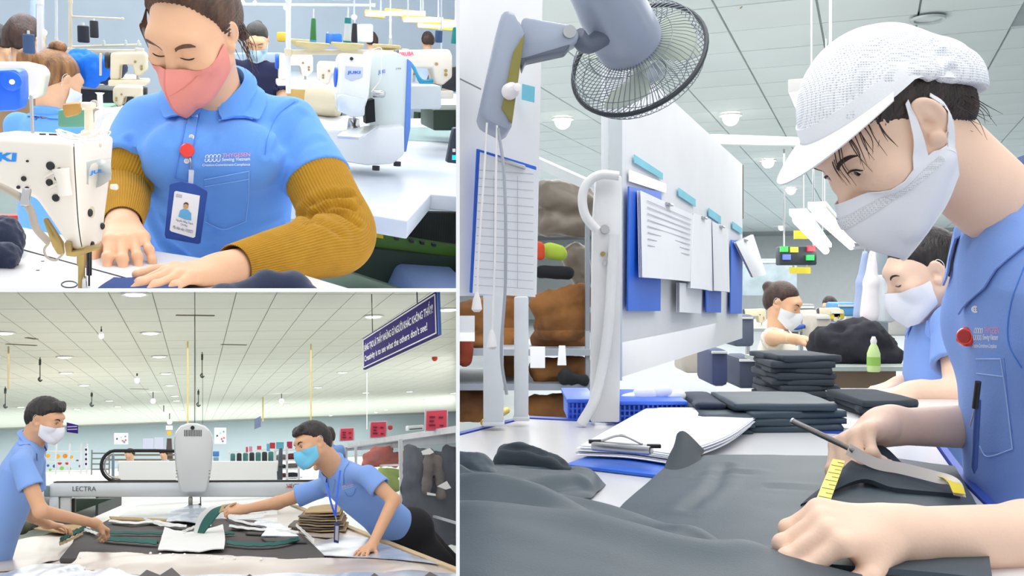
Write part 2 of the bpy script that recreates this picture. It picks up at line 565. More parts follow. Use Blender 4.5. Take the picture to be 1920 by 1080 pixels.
class Head:
    def __init__(s, pos, R, sc=1.0, male=False):
        s.pos = np.asarray(pos, float); s.R = np.asarray(R, float); s.sc = sc; s.male = male
    def L(s, x, y, z): return s.pos+s.R@(A3(x, y, z)*s.sc)
    def loc(s, P): return ((P-s.pos.astype(np.float32))@s.R.astype(np.float32))/s.sc
    def prims(s, S, neck_to=None, neck_r=0.052, eyes='open', ears=(1, 1)):
        L, R, c = s.L, s.R, s.sc
        E = lambda p, r, M=None: s_ell(L(*p), A3(*r)*c, R if M is None else R@M)
        S.add(E((0, -.018, .035), (.076, .096, .086)), .01)
        S.add(E((0, .03, -.035), (.062, .062, .082)), .05)
        S.add(E((0, .072, -.098), (.026, .022, .02)), .04)
        for k in (-1, 1):
            S.add(s_cone(L(k*.058, .0, -.055), L(k*.02, .07, -.1), .014*c, .014*c), .04)      # jaw line
            S.add(E((k*.043, .062, -.022), (.024, .022, .022)), .03)                           # cheekbone
        S.add(E((0, .074, .034), (.052, .022, .018)), .03)                                     # brow
        for k in (-1, 1):
            S.sub(E((k*.032, .105, .006), (.02, .018, .013)), .02)
            S.add(E((k*.032, .0745, .005), (.0175, .0145, .013)), .006)                         # lids over the eyeball
        if eyes == 'open':
            for k in (-1, 1): S.sub(E((k*.032, .096, .0035), (.0135, .02, .0052)), .002)
        S.add(s_cone(L(0, .089, .012), L(0, .11, -.03), .0075*c, .0105*c), .016)
        S.add(E((0, .112, -.034), (.0115, .011, .01)), .008)
        for k in (-1, 1): S.add(E((k*.0125, .1, -.037), (.0095, .0105, .0085)), .008)
        S.add(E((0, .098, -.062), (.022, .009, .006)), .008); S.add(E((0, .096, -.071), (.019, .009, .006)), .006)
        for k in (-1, 1):
            M = rotm('Y', 10*k)@rotm('X', -12)@rotm('Z', 24*k)
            S.add(E((k*.080, -.014, .0), (.008, .0195, .033), M), .006)
            S.add(E((k*.078, -.004, -.028), (.007, .011, .013), M), .006)
            S.sub(E((k*.0885, -.012, .003), (.005, .0125, .022), M), .004)
            S.sub(E((k*.084, -.006, -.006), (.009, .007, .009), M), .005)
            S.add(E((k*.0825, -.013, .006), (.004, .006, .014), M), .005)
        if neck_to is not None:
            S.add(s_cone(L(0, -.022, -.045), neck_to, neck_r*c, neck_r*1.04), .03)
            S.add(s_cone(L(0, -.03, -.02), neck_to, neck_r*.9*c, neck_r*1.0), .03)
    def eyes(s, parent, S, mode='open', gaze=(0, .3, -.5)):
        L, R, c = s.L, s.R, s.sc
        for k in (-1, 1):
            if mode == 'open':
                b = MB(); b.ball(L(k*.032, .0735, .004), .0138*c, 16, 12); e = b.build('eyeball', EYEW, parent, True)
                g = nrm(R@nrm(A3(gaze[0], 1, gaze[2])))
                i = MB(); i.ball(L(k*.032, .0735, .004)+g*.0112*c, A3(.0062, .0062, .0034)*c, 14, 8, frame_z(g)); i.build('iris', IRIS, e, True)
            yy = .0085 if mode == 'open' else -.0045
            xs = np.linspace(-.0155, .0165, 9)
            pts = [L(k*(.032+x), .1, yy+(-.004*(x/.016)**2-(0.0015 if x > .01 else 0)+.0012 if mode == 'open' else .0035*(x/.016)**2)) for x in xs]
            pts = surf(S, np.array(pts)-R[:, 1]*.012)
            t = MB(); t.tube(pts+R[:, 1]*.0006, np.array([.0006, .001, .0012, .0013, .0013, .0013, .0014, .0012, .0005])*c*1.15, 6, 16)
            t.build('eyelash', LASH, parent, True)
    def brows(s, parent, S, m=None, lift=0.0, thick=1.0):
        for k in (-1, 1):
            xs = [.014, .024, .036, .048, .058]; zs = [.022, .0275, .0305, .0295, .024]; w = [.0030, .0036, .0034, .0026, .0008]
            pts = surf(S, [s.L(k*x, .09-.3*max(0, x-.03), z+lift) for x, z in zip(xs, zs)])
            pts = catmull(pts, 14); ww = np.interp(np.linspace(0, 1, 14), np.linspace(0, 1, 5), w)*s.sc*thick
            G = np.stack([surf(S, pts-s.R[:, 2]*ww[:, None])+s.R[:, 1]*.0008, surf(S, pts)+s.R[:, 1]*.0014, surf(S, pts+s.R[:, 2]*ww[:, None])+s.R[:, 1]*.0008], 1)
            b = MB(); b.grid(G, .0008, flip=(k < 0)); b.build('eyebrow', m or BROW, parent, True)
    def mask(s, net, m, parent, name='face_mask', thick=.0016, n=(25, 17), over=None, gap=.003):
        """net rows go from the right cheek to the left cheek in head space (mirrored half-net), columns top to bottom."""
        half = [[A3(*p) for p in row] for row in net]
        full = [[p*A3(1, 1, 1) for p in row] for row in half]+[[p*A3(-1, 1, 1) for p in row] for row in half[-2::-1]]
        G = bez_patch(np.array(full), *n)
        G = np.array([[s.L(*p) for p in r] for r in G])
        if over is not None: G = push_out(over, G, gap)
        b = MB(); b.grid(G, thick*s.sc, flip=False)
        return b.build(name, m, parent, True), G
def hand(S, W, fwd, palm, thumb_sign, curl, spread=(0, 0, 0, 0), sc=1.0, thumb=None, k=.006, rad=1.0):
    """five fingers on a palm. palm = outward normal of the palm side, thumb_sign picks the thumb side; curl = 4 x (mcp, pip, dip) degrees, index first."""
    f = nrm(fwd); n = nrm(np.asarray(palm)-f*np.dot(palm, f)); t = np.cross(f, n)*thumb_sign
    W = np.asarray(W, float); tips = []
    across = [.027, .0085, -.0105, -.028]; basef = [.086, .090, .085, .076]
    lens = [(.041, .025, .021), (.045, .028, .022), (.042, .026, .021), (.033, .02, .019)]
    rr = [(.0092, .0083, .0074, .0058), (.0094, .0085, .0075, .006), (.009, .0081, .0072, .0057), (.0081, .0071, .0064, .0052)]
    S.add(s_cone(W-f*.02*sc, W+f*.02*sc, .0255*sc*rad, .025*sc*rad), .02)
    for i in range(4):
        b = W+(f*basef[i]+t*across[i])*sc
        S.add(s_cone(W+(f*.012+t*across[i]*.45)*sc, b-f*.006*sc-n*.001, .0165*sc*rad, .0118*sc*rad), .012)
    S.add(s_cone(W+(f*.02+t*.016+n*.006)*sc, W+(f*.055+t*.022+n*.006)*sc, .016*sc, .012*sc), .012)
    S.add(s_cone(W+(f*.02-t*.016+n*.006)*sc, W+(f*.055-t*.022+n*.004)*sc, .014*sc, .011*sc), .012)
    for i in range(4):
        p = W+(f*basef[i]+t*across[i])*sc
        a = math.radians(spread[i]); d0 = nrm(f*math.cos(a)+t*math.sin(a)); ang = 0; pts = [p]
        for j in range(3):
            ang += math.radians(curl[i][j])
            d = d0*math.cos(ang)+n*math.sin(ang)
            q = p+d*lens[i][j]*sc
            S.add(s_cone(p, q, rr[i][j]*sc*rad, rr[i][j+1]*sc*rad), k if j else .009)
            if j < 2: S.add(s_ell(q, A3(1, 1, 1)*rr[i][j+1]*sc*rad*1.07), .003)
            p = q; pts.append(p)
        tips.append((pts[-1], d, n, d0))
    th = thumb or [(.62, .70, .35), (.85, .42, .35), (.95, .15, .3)]
    p = W+(f*.022+t*.02+n*.006)*sc
    for j, ln in enumerate((.044, .034, .027)):
        d = nrm(f*th[j][0]+t*th[j][1]+n*th[j][2]); q = p+d*ln*sc
        r0, r1 = [(.015, .0112), (.0108, .0098), (.0098, .0074)][j]
        S.add(s_cone(p, q, r0*sc*rad, r1*sc*rad), .012 if j == 0 else .005); p = q
    tips.append((p, d, n, f))
    return tips
NAIL = mat('nail', (240, 196, 176), rough=0.25, var=0.02)
def nails(tips, parent, sc=1.0, which=range(4)):
    for i in which:
        p, d, n, d0 = tips[i]
        ax = nrm(np.cross(d, n)); nn = nrm(np.cross(ax, d)); nn = nn if np.dot(nn, n) < 0 else -nn
        R = np.stack([ax, d, nn], 1)
        b = MB(); b.ball(p+nn*.0042*sc+d*.001, A3(.0045, .0062, .0018)*sc, 12, 8, R); b.build('fingernail', NAIL, parent, True)
def s_torso(a, b, right, ts, ws, ds, off=None):
    """elliptical trunk along the spine a > b; ts, ws, ds: position, half width, half depth; off: forward shift."""
    a = np.asarray(a, np.float32); b = np.asarray(b, np.float32); ax = b-a; Ln = float(np.linalg.norm(ax)); ax = ax/Ln
    r = np.asarray(nrm(np.asarray(right)-ax*np.dot(right, ax)), np.float32); fw = np.cross(ax, r).astype(np.float32)
    off = [0]*len(ts) if off is None else off
    def f(P):
        q = P-a; z = q@ax; t = np.clip(z/Ln, ts[0], ts[-1])
        w = np.interp(t, ts, ws).astype(np.float32); d = np.interp(t, ts, ds).astype(np.float32); o = np.interp(t, ts, off).astype(np.float32)
        x = q@r; y = q@fw-o
        ez = z-np.clip(z, ts[0]*Ln, ts[-1]*Ln)
        k0 = np.sqrt((x/w)**2+(y/d)**2); k1 = np.sqrt((x/w**2)**2+(y/d**2)**2)
        e = k0*(k0-1)/np.maximum(k1, 1e-5)
        e = np.where(k0 < 1e-3, -np.minimum(w, d), e)
        return np.where(ez == 0, e, np.sqrt(np.maximum(e, 0)**2+ez**2)+np.minimum(e, 0)*0).astype(np.float32)
    return f, (a+b)/2, Ln/2+max(max(ws), max(ds))
def build_sdf(S, lo, hi, h, name, m, parent, newton=1, noise=None, crease=None, post=None):
    V, Fs = S.mesh(lo, hi, h, newton)
    if noise:
        amp, sc, seed = noise; V = V+vnormals(V, Fs)*(fbm(V, sc, seed)*amp)[:, None]
    if crease: V = creases(V, Fs, crease)
    if post: V = post(V, Fs)
    return mesh_obj(name, V, Fs, m, parent, True)
def join_sdf(parts, name, m, parent):
    Vs = []; Fs = []; n = 0
    for V, Fq in parts:
        if len(V) == 0: continue
        Vs.append(V); Fs.append(Fq+n); n += len(V)
    return mesh_obj(name, np.vstack(Vs), np.vstack(Fs), m, parent, True)
def ribbed_tube(path, radii, nring, ribs, depth, name, m, parent, squash=None, folds=None, per=4):
    """knitted sleeve: a swept tube whose surface carries lengthwise ribs."""
    P = catmull(path, nring); rr = np.interp(np.linspace(0, 1, nring), np.linspace(0, 1, len(radii)), radii)
    T = np.gradient(P, axis=0); n = ribs*per; V = np.zeros((nring, n, 3)); u = None
    for i in range(nring):
        t = nrm(T[i])
        if u is None: u = frame_z(t)[:, 0]
        u = nrm(u-t*np.dot(u, t)); w = np.cross(t, u)
        for k in range(n):
            a = 2*math.pi*k/n; g = depth*abs(math.cos(math.pi*k/per))
            V[i, k] = P[i]+(rr[i]+g-depth*.5)*(math.cos(a)*u+math.sin(a)*w)
    if folds is not None: V = folds(V, P)
    F2 = np.array([(i*n+k, i*n+(k+1) % n, (i+1)*n+(k+1) % n, (i+1)*n+k) for i in range(nring-1) for k in range(n)])
    return mesh_obj(name, V.reshape(-1, 3), F2, m, parent, True)
POLO = mat('polo_blue', (106, 164, 246), rough=0.85, var=0.03, vscale=3, bump=0.12, bscale=420, sheen=0.1, spec=0.2)
POLO_B = mat('polo_sky', (136, 172, 236), rough=0.85, var=0.03, vscale=3, bump=0.1, bscale=420, sheen=0.1, spec=0.2)
STITCH = mat('stitch_blue', (92, 142, 226), rough=0.9, var=0.0)
BUTTON = mat('button_white', (240, 240, 244), rough=0.3, var=0.0)
HOLE = mat('button_hole', (120, 120, 140), rough=0.6, var=0.0)
def sleeve(s, e, fr, r0, r1, hollow=.004):
    s = np.asarray(s, float); e = np.asarray(e, float); d = nrm(e-s); end = s+(e-s)*fr
    c, cc, R = s_cone(s, s+(e-s)*(fr+.05), r0, r1)
    pl = s_plane(end, d)[0]
    inn = s_cone(end-d*.05, end+d*.05, r1*.6, r1-hollow+.002)[0]
    return (lambda P: np.maximum(np.maximum(c(P), pl(P)), -inn(P))), cc, R+.02
def polo_sdf(pelvis, neck, sl, sr, el, er, ts, ws, ds, off=None, fr=(.6, .6), sr0=.062, sr1=.066, shoulder_r=.05, bust=None, neck_axis=None, neck_r=.058, hem=None):
    S = SDF(); pelvis = np.asarray(pelvis, float); neck = np.asarray(neck, float)
    S.add(s_torso(pelvis, neck, np.asarray(sr)-np.asarray(sl), ts, ws, ds, off), .01)
    up = nrm(neck-pelvis)
    for s in (sl, sr):
        s = np.asarray(s, float)
        S.add(s_cone(neck-up*.035+(s-neck)*.25, s, shoulder_r*1.0, shoulder_r), .05)
    if bust:
        for c, r in bust: S.add(s_ell(c, r), .05)
    if el is not None: S.add(sleeve(sl, el, fr[0], sr0, sr1), .028)
    if er is not None: S.add(sleeve(sr, er, fr[1], sr0, sr1), .028)
    if hem is not None: S.cut(s_plane(*hem), .006)
    na = nrm(neck_axis) if neck_axis is not None else up
    S.sub(s_cone(neck-na*.02, neck+na*.2, neck_r, neck_r*1.15), .008)
    return S
def push_out(S, P, gap, exact=None):
    """move points so that they lie at least gap outside the surface (exactly gap where exact)."""
    P = np.asarray(P, np.float32).copy(); sh = P.shape; P = P.reshape(-1, 3); e = 1e-3
    for _ in range(6):
        d = S.ev(P); g = np.zeros_like(P)
        for i in range(3):
            w = P.copy(); w[:, i] += e; g[:, i] = (S.ev(w)-d)/e
        st = gap-d
        if exact is None: st = np.maximum(st, 0)
        else: st = np.where(exact.ravel(), st, np.maximum(st, 0))
        P += np.clip(st, -.02, .02)[:, None]*g/np.maximum(np.linalg.norm(g, axis=1, keepdims=True), .3)
    return P.reshape(sh)
def collar(S, N, axis, front, m, parent, r=(.064, .07), stand=.03, leaf=(.045, .075), gapdeg=22, gap=.005, skew=18, n=41, thick=.0028, name='collar', lean=0.0):
    """polo collar: a band round the neck that folds over into a leaf with two front points."""
    a = nrm(axis); f = nrm(np.asarray(front)-a*np.dot(front, a)); s = np.cross(f, a)
    N = np.asarray(N, float); g = math.radians(gapdeg); G = np.zeros((n, 9, 3)); ex = np.zeros((n, 9), bool)
    for i in range(n):
        u = i/(n-1); th = g+(2*math.pi-2*g)*u
        w = abs(2*u-1)                                   # 1 at the front points, 0 at the nape
        fr = w**3
        dirv = math.cos(th)*f*r[1]/r[0]+math.sin(th)*s
        base = N+dirv*r[0]+a*(-.012*fr)
        lf = leaf[0]+(leaf[1]-leaf[0])*fr
        sk = math.radians(skew)*fr*(1 if u > .5 else -1)
        for j in range(9):
            if j < 3:
                G[i, j] = base+a*(stand*(1-.75*fr))*(j/2)+dirv*(-.002*j)
            else:
                q = (j-2)/6
                th2 = th+sk*q*-.6
                d2 = math.cos(th2)*f*r[1]/r[0]+math.sin(th2)*s
                top = base+a*(stand*(1-.75*fr)+.002)
                G[i, j] = top+(d2-dirv)*r[0]+d2*(.006+lf*.62*q)*1.0-a*(lf*.8*q)-a*.004*(q > 0)
                ex[i, j] = q > .45
    G = push_out(S, G, gap, ex)
    b = MB(); b.grid(G, thick)
    return b.build(name, m, parent, True)
def surf_line(cast, pix, r, m, parent, name, dflt, n=24, off=.001, sides=5):
    pts = [cast(p[0], p[1], off, dflt) for p in catmull([A3(*q) for q in pix], n)]
    b = MB(); b.tube(pts, r, sides); return b.build(name, m, parent, True)
def button(cast, px, py, r, parent, dflt, ax=None):
    p = cast(px, py, .0015, dflt); d = -nrm(p) if ax is None else nrm(ax)
    b = MB(); b.lathe([(r, -.001), (r, .0012), (r*.85, .0022), (r*.6, .0016)], p, d, 18); o = b.build('button', BUTTON, parent, True)
    R = frame_z(d); h = MB()
    for k in range(4): h.lathe([(r*.13, .0012), (r*.13, .0024)], p+R[:, 0]*r*.25*(1 if k % 2 else -1)+R[:, 1]*r*.25*(1 if k > 1 else -1), d, 8)
    h.build('thread_hole', HOLE, o)
    return o
LOGO_W = mat('logo_white', (250, 250, 252), rough=0.7, var=0.0)
LOGO_P = mat('logo_pink', (250, 170, 190), rough=0.7, var=0.0)
def logo(cast, quad, parent, dflt, off=.0014, lines=('THYGESEN', 'Sewing Vietnam', 'Creation-Commitment-Compliance')):
    """embroidered breast mark: two rows of loops, the name and two lines, laid over the shirt; quad in pixels (bl, br, tr, tl)."""
    q = [A3(*p) for p in quad]
    pr = lambda w: cast(w[0], w[1], off, dflt)
    sub = lambda u0, v0, u1, v1: [bil(q, u0, v0), bil(q, u1, v0), bil(q, u1, v1), bil(q, u0, v1)]
    text_quad(lines[0], sub(.40, .70, 1, .98), LOGO_P, parent, proj=pr)
    text_quad(lines[1], sub(.40, .34, 1, .66), LOGO_W, parent, proj=pr, bold=.01)
    text_quad(lines[2], sub(0, 0, 1, .24), LOGO_W, parent, proj=pr, bold=.01)
    b = MB(); sc = np.linalg.norm(pr(q[1])-pr(q[0]))
    for row in range(2):
        for k in range(4):
            pts = []
            for t in np.linspace(-.3, 1.3, 12):
                a = math.pi*t*(1 if row == 0 else -1)
                w = bil(q, .07+.085*k+.035*math.cos(a), (.80 if row == 0 else .52)+.13*math.sin(a))
                pts.append(pr(w))
            b.tube(pts, sc*.0075, 5)
    b.build('loop_emblem', LOGO_W, parent, True)
# ================================================================ generic builders shared by the rooms
MASKNET = [[(.066, .016, -.016), (.067, .014, -.036), (.066, .016, -.058), (.060, .02, -.08)],
           [(.045, .08, -.022), (.049, .082, -.048), (.047, .08, -.078), (.038, .066, -.108)],
           [(.018, .112, -.014), (.024, .118, -.046), (.023, .114, -.082), (.018, .092, -.122)],
           [(0, .124, -.010), (0, .134, -.044), (0, .127, -.084), (0, .1, -.128)]]
MASK_W = mat('mask_white', (238, 240, 246), rough=0.9, var=0.02, bump=.05, bscale=500)
MASK_B = mat('mask_sky', (120, 205, 240), rough=0.85, var=0.03, bump=.05, bscale=500)
HAIR_K = hairmat('hair_black', (40, 34, 34), (16, 13, 13), 60)
HAIR_DB = hairmat('hair_dark_brown', (70, 44, 36), (36, 22, 18), 50)
HAIR_LB = hairmat('hair_light_brown', (158, 112, 66), (96, 62, 36), 40)
def ear_loops(H, parent, r=.0011, m=None, ks=(-1, 1)):
    for k in ks:
        b = MB(); b.tube([H.L(k*.066, .018, -.02), H.L(k*.076, .0, .008), H.L(k*.086, -.02, .03), H.L(k*.085, -.034, .012), H.L(k*.080, -.024, -.02), H.L(k*.068, .004, -.05), H.L(k*.062, .02, -.074)], r*H.sc, 6, 28)
        b.build('ear_loop', m or MASK_W, parent, True)
def hair_piece(H, style, m, parent, h):
    S = SDF()
    S.add(s_ell(H.L(0, -.024, .038), A3(.083, .101, .092)*H.sc, H.R), .01)
    S.add(s_ell(H.L(0, -.07, .0), A3(.064, .052, .07)*H.sc, H.R), .03)
    ext = .16
    if style == 'pony':
        S.add(s_cone(H.L(0, -.125, .05), H.L(0, -.16, .035), .022, .03), .012)
        S.add(s_cone(H.L(0, -.16, .035), H.L(0.01, -.165, -.12), .03, .012), .02); ext = .24
    if style == 'short':
        S.add(s_ell(H.L(0, -.008, .058), A3(.078, .098, .078)*H.sc, H.R), .02)
        for x in (-.045, -.02, .01, .035): S.add(s_cone(H.L(x, .05, .108), H.L(x+.012, .094, .082), .018*H.sc, .008*H.sc), .012)
    if style == 'bun': S.add(s_ell(H.L(0, -.12, .06), A3(.035, .035, .035)), .015)
    if style == 'long':
        S.add(s_cone(H.L(.04, -.06, .0), H.L(.05, -.05, -.17), .05, .04), .03); S.add(s_cone(H.L(-.04, -.06, .0), H.L(-.05, -.05, -.17), .05, .04), .03); ext = .26
    short = style == 'short'
    def cut(P):
        q = H.loc(P); x, y, z = q[:, 0], q[:, 1], q[:, 2]
        lim = .078-.1*np.abs(x)-7.0*x*x+np.where(z < .07, (z-.07)*.45, (z-.07)*-.2)
        lim = lim+(.022*(z > .07) if short else 0)
        lim = np.where(z < (.0 if not short else .03), np.minimum(lim, -.01+(z-(.03 if short else 0))*(.9 if not short else .5)), lim)
        e = (y-lim)*.6
        if short: e = np.maximum(e, -(z+.055-.35*np.minimum(y+.02, 0)))
        return e
    S.cut(s_fn(cut), .006)
    lo, hi = bounds([H.pos], ext*H.sc+.02)
    def fuzz(V, Fs):
        return V+vnormals(V, Fs)*(fbm(V*(A3(1, 1, 1) if style != 'short' else A3(1.6, 1.6, .7)), 95 if style != 'short' else 170, 11)*(.0022 if style != 'short' else .0045))[:, None]
    return build_sdf(S, lo, hi, h, 'hair', m, parent, post=fuzz)
def simple_person(label, C, face, body, shirt, hair, style, maskm=None, sc=1.0, spine=(0, 0, -.5), arms=None, skin=None, h=.011, group=None, trousers=None, shw=.165, detail=False, spx=None, collar_on=True, girth=1.0, pose=None, joints=None, hands=None, eyes='closed', browm=None, fr=(.62, .62), torso=None, front=None, masknet=None, hair_h=None, head_h=None, male=False):
    """a whole worker: head, shirt, arms and hands; C head centre, face/body facing directions, arms = ((elbow, wrist, finger aim), ...) right first."""
    C = np.asarray(C, float); fb = nrm(np.asarray(body, float)*A3(1, 1, 0)); rt = np.cross(fb, A3(0, 0, 1))
    t = thing('person', label, 'person', C+A3(0, 0, -.75*sc), group)
    H = Head(C, look(face), sc) if pose is None else Head(pose[0], pose[1], sc)
    C = H.pos
    neck = C+(-nrm(face)*A3(1, 1, 0)*.02-A3(0, 0, .15)-fb*.02)*sc
    pel = neck+np.asarray(spine)*sc
    sr, sl = neck+(rt*shw-A3(0, 0, .055))*sc, neck+(-rt*shw-A3(0, 0, .055))*sc
    if joints is not None: neck, pel, sr, sl = [np.asarray(q, float) for q in joints]
    if arms is None: arms = ((sr+(fb*.06+rt*.03-A3(0, 0, .26))*sc, sr+(fb*.28-rt*.04-A3(0, 0, .27))*sc, fb), (sl+(fb*.06-rt*.03-A3(0, 0, .26))*sc, sl+(fb*.28+rt*.04-A3(0, 0, .27))*sc, fb))
    SH = SDF(); S = SDF(); H.prims(SH, neck_to=neck+nrm(pel-neck)*.05, eyes=eyes, neck_r=.063 if male else .05)
    pts = [C, neck]
    for sgn, sh, ar in ((1, sr, arms[0]), (-1, sl, arms[1])):
        if ar is None: continue
        e, w, aim = [np.asarray(q, float) for q in ar]
        S.add(s_cone(neck+nrm(pel-neck)*.08, sh, .045*sc, .045*sc), .02); S.add(s_cone(sh, e, .047*sc, .038*sc), .02); S.add(s_cone(e, w, .039*sc, .026*sc), .02)
        pn = (0, 0, -1) if abs(nrm(aim)[2]) < .8 else fb
        hp = (hands or {}).get(sgn, {})
        hand(S, w, aim, hp.get('palm', pn), -sgn, hp.get('curl', [(25, 30, 15)]*4), hp.get('spread', (8, 3, -3, -8)), sc*hp.get('sc', 1.0), hp.get('thumb'))
        pts += [sh, e, w, w+nrm(aim)*.2]
    lo, hi = bounds(pts, .13*sc)
    lo2, hi2 = bounds([C, neck], .13*sc); Vh = SH.mesh(lo2, hi2, head_h or h*.7)
    join_sdf([Vh, S.mesh(lo, hi, h)], 'body', skin or SKIN, t); S = SH
    H.eyes(t, S, eyes, gaze=(0, 0, -.35)); H.brows(t, S, browm or LASH, thick=1.3 if male else 1.0)
    if maskm is not None:
        mk, G = H.mask(masknet or MASKNET, maskm, t, n=(33, 17), over=S, gap=.006); ear_loops(H, mk)
    hair_piece(H, style, hair, t, hair_h or h*.7)
    SP = polo_sdf(pel, neck, sl, sr, arms[1][0] if arms[1] else None, arms[0][0] if arms[0] else None, [0, .3, .6, .8, .93, 1.0],
                  *(torso or ([w*sc*girth for w in (.165, .15, .165, .168, .115, .066)], [w*sc*girth for w in (.115, .105, .115, .105, .08, .062)])), fr=fr, sr0=.058*sc, sr1=.07*sc, shoulder_r=.05*sc, neck_axis=C-neck, neck_r=(.068 if male else .058)*sc)
    lo, hi = bounds([pel, neck, sl, sr]+[lerp(sl, arms[1][0], .7) if arms[1] else sl]+[lerp(sr, arms[0][0], .7) if arms[0] else sr], .13*sc)
    hi[2] = min(hi[2], neck[2]+.06)
    so = build_sdf(SP, lo, hi, h, 'shirt', shirt, t, noise=(.004, 14, 4))
    if collar_on: collar(SP, neck, lerp(nrm(C-neck), nrm(neck-pel), .5), fb if front is None else front, shirt, t, r=(.074*sc, .077*sc) if male else (.062*sc, .066*sc), n=33 if male else 25, stand=.035)
    if trousers is not None:
        b = SDF(); b.add(s_cone(pel+rt*.08*sc+A3(0, 0, .05), pel+rt*.09*sc-A3(0, 0, .45), .1*sc, .075*sc), .02); b.add(s_cone(pel-rt*.08*sc+A3(0, 0, .05), pel-rt*.09*sc-A3(0, 0, .45), .1*sc, .075*sc), .02)
        lo, hi = bounds([pel+A3(0, 0, .1), pel-A3(0, 0, .5)], .25*sc); build_sdf(b, lo, hi, h*1.3, 'trousers', trousers, t)
    return t, H, so
def pslab(poly, z, th, name, m, parent=None, bevel=0.0):
    """horizontal board whose top outline is seen at the given pixels."""
    b = MB(); b.prism([RM.PZ(x, y, z) for x, y in poly], (0, 0, -th)); return b.build(name, m, parent, bevel=bevel)
def fprism(poly, d, th, name, m, parent=None, bevel=0.0, ext=None, smooth=False):
    """upright block whose front outline is seen at the given pixels at distance d."""
    b = MB(); b.prism([RM.P(x, y, d) for x, y in poly], (0, th, 0) if ext is None else ext); return b.build(name, m, parent, bevel=bevel, smooth=smooth)
def rect(x0, y0, x1, y1): return [(x0, y1), (x1, y1), (x1, y0), (x0, y0)]
def cloth(poly3, name, m, parent=None, h=.01, amp=.01, sc=14, seed=1, r=.02, folds=()):
    """soft heap: thick rounded strokes through lists of (point, radius), with folds pressed in."""
    S = SDF()
    pts = []
    for stroke in poly3:
        for (a, ra), (b, rb) in zip(stroke[:-1], stroke[1:]):
            S.add(s_cone(a, b, ra, rb), .02); pts += [a, b]
    lo, hi = bounds(pts, max(q[1] for s_ in poly3 for q in s_)+amp*2+.01)
    return build_sdf(S, lo, hi, h, name, m, parent, noise=(amp, sc, seed), crease=[(np.array(f_[0]), f_[1], f_[2]) for f_ in folds] or None)
def sheet(net, name, m, parent=None, n=(30, 30), thick=.003, amp=0.0, sc=20, seed=2):
    """cloth or paper sheet through a net of points, rippled by amp."""
    G = bez_patch(np.array(net), *n)
    if amp: 
        sh = G.shape; q = G.reshape(-1, 3); q = q+A3(0, 0, 1)*(fbm(q, sc, seed)*amp)[:, None]; G = q.reshape(sh)
    b = MB(); b.grid(G, thick); return b.build(name, m, parent, True)
CONE = [(.004, 0), (.028, .0), (.029, .006), (.024, .07), (.020, .125), (.012, .13), (.006, .13)]
def thread_cone(px, py, d, hpx, m, label, wfac=1.0, tip=None, group=None, cat='thread spool'):
    t = thing('thread_cone', label, cat, RM.P(px, py, d), group)
    hh = hpx*d/F; s = hh/.13; base = RM.P(px, py, d)
    b = MB(); b.lathe([(r*s*wfac, z*s) for r, z in CONE], base, (0, 0, 1), 18); b.build('thread', m, t, True)
    b = MB(); b.lathe([(.004*s, .125*s), (.0035*s, .18*s)], base, (0, 0, 1), 8); b.build('spindle', mat('spindle_white', (225, 225, 220), rough=.4), t, True)
    if tip:
        b = MB(); b.lathe([(.0305*s*wfac, .0), (.0305*s*wfac, .014*s)], base, (0, 0, 1), 18); b.build('foot_band', tip, t, True)
    return t
# ================================================================ ROOM A: the machinist
RM = RA
KA = 1.3
P = lambda x, y, d: RA.P(x, y, d*KA)
TZ = -0.403                                                    # sewing table top below eye level
woman = thing('person', 'woman in blue polo and pink face mask guiding cloth at the white sewing machine', 'person', P(400, 520, 1.66))
HA = fit_pose(RA, .92*np.array([(-.032, .088, -.002), (.032, .088, -.002), (-.058, .07, .024), (-.016, .092, .023), (.016, .092, .023), (-.081, -.014, 0), (0, .108, -.008), (0, .116, -.118), (0, .06, .1)]),
              [(353, 107), (291.5, 110), (375.6, 79), (322.6, 96), (296, 99), (438, 68), (322.6, 118), (342, 200.7), (312, 1)],
              P(350, 90, 1.5), look((-.35, -.9, -.4)))
HAw = Head(*HA, .92)
neckA = HAw.L(-.004, -.02, -.155)
S = SDF(); HAw.prims(S, neck_to=neckA-A3(0, -.01, .05), neck_r=.050, eyes='closed')
SheadA = S
lo, hi = bounds([HAw.pos, neckA], .14); hi[1] += .03
Vh = S.mesh(lo, hi, .0022)
# arms
shR, shL = P(278, 236, 1.63), P(546, 234, 1.64)
elR, wrR = P(238, 350, 1.57), P(230, 424, 1.45)
elL, wrL = P(650, 450, 1.46), P(420, 506, 1.27)
S2 = SDF()
S2.add(s_cone(shR, elR, .045, .036), .02); S2.add(s_cone(elR, wrR, .036, .025), .02)
tipsR = hand(S2, wrR, P(246, 482, 1.315)-wrR, (-.05, .35, -.9), -1,
             [(24, 26, 16), (22, 26, 16), (22, 26, 16), (18, 26, 16)], (9, 3, -4, -11), 1.04, thumb=[(.6, .6, .4), (.8, .2, .5), (.9, -.1, .5)])
lo, hi = bounds([shR, elR, wrR], .07); lo[2] = min(lo[2], TZ-.03); lo[1] -= .14; lo[0] -= .03; hi[0] += .06
Va = S2.mesh(lo, hi, .003)
S3 = SDF()
S3.add(s_cone(shL, elL, .048, .038), .02); S3.add(s_cone(elL, lerp(elL, wrL, .35), .038, .039), .02); S3.add(s_cone(lerp(elL, wrL, .35), wrL, .039, .0265), .02)
tipsL = hand(S3, wrL, P(232, 526, 1.19)-wrL, (.1, .05, -1), -1,
             [(22, 22, 14), (14, 20, 12), (14, 20, 12), (14, 24, 12)], (12, 5, -3, -10), 1.06, thumb=[(.7, .6, -.1), (.9, .3, .1), (.97, .1, .1)])
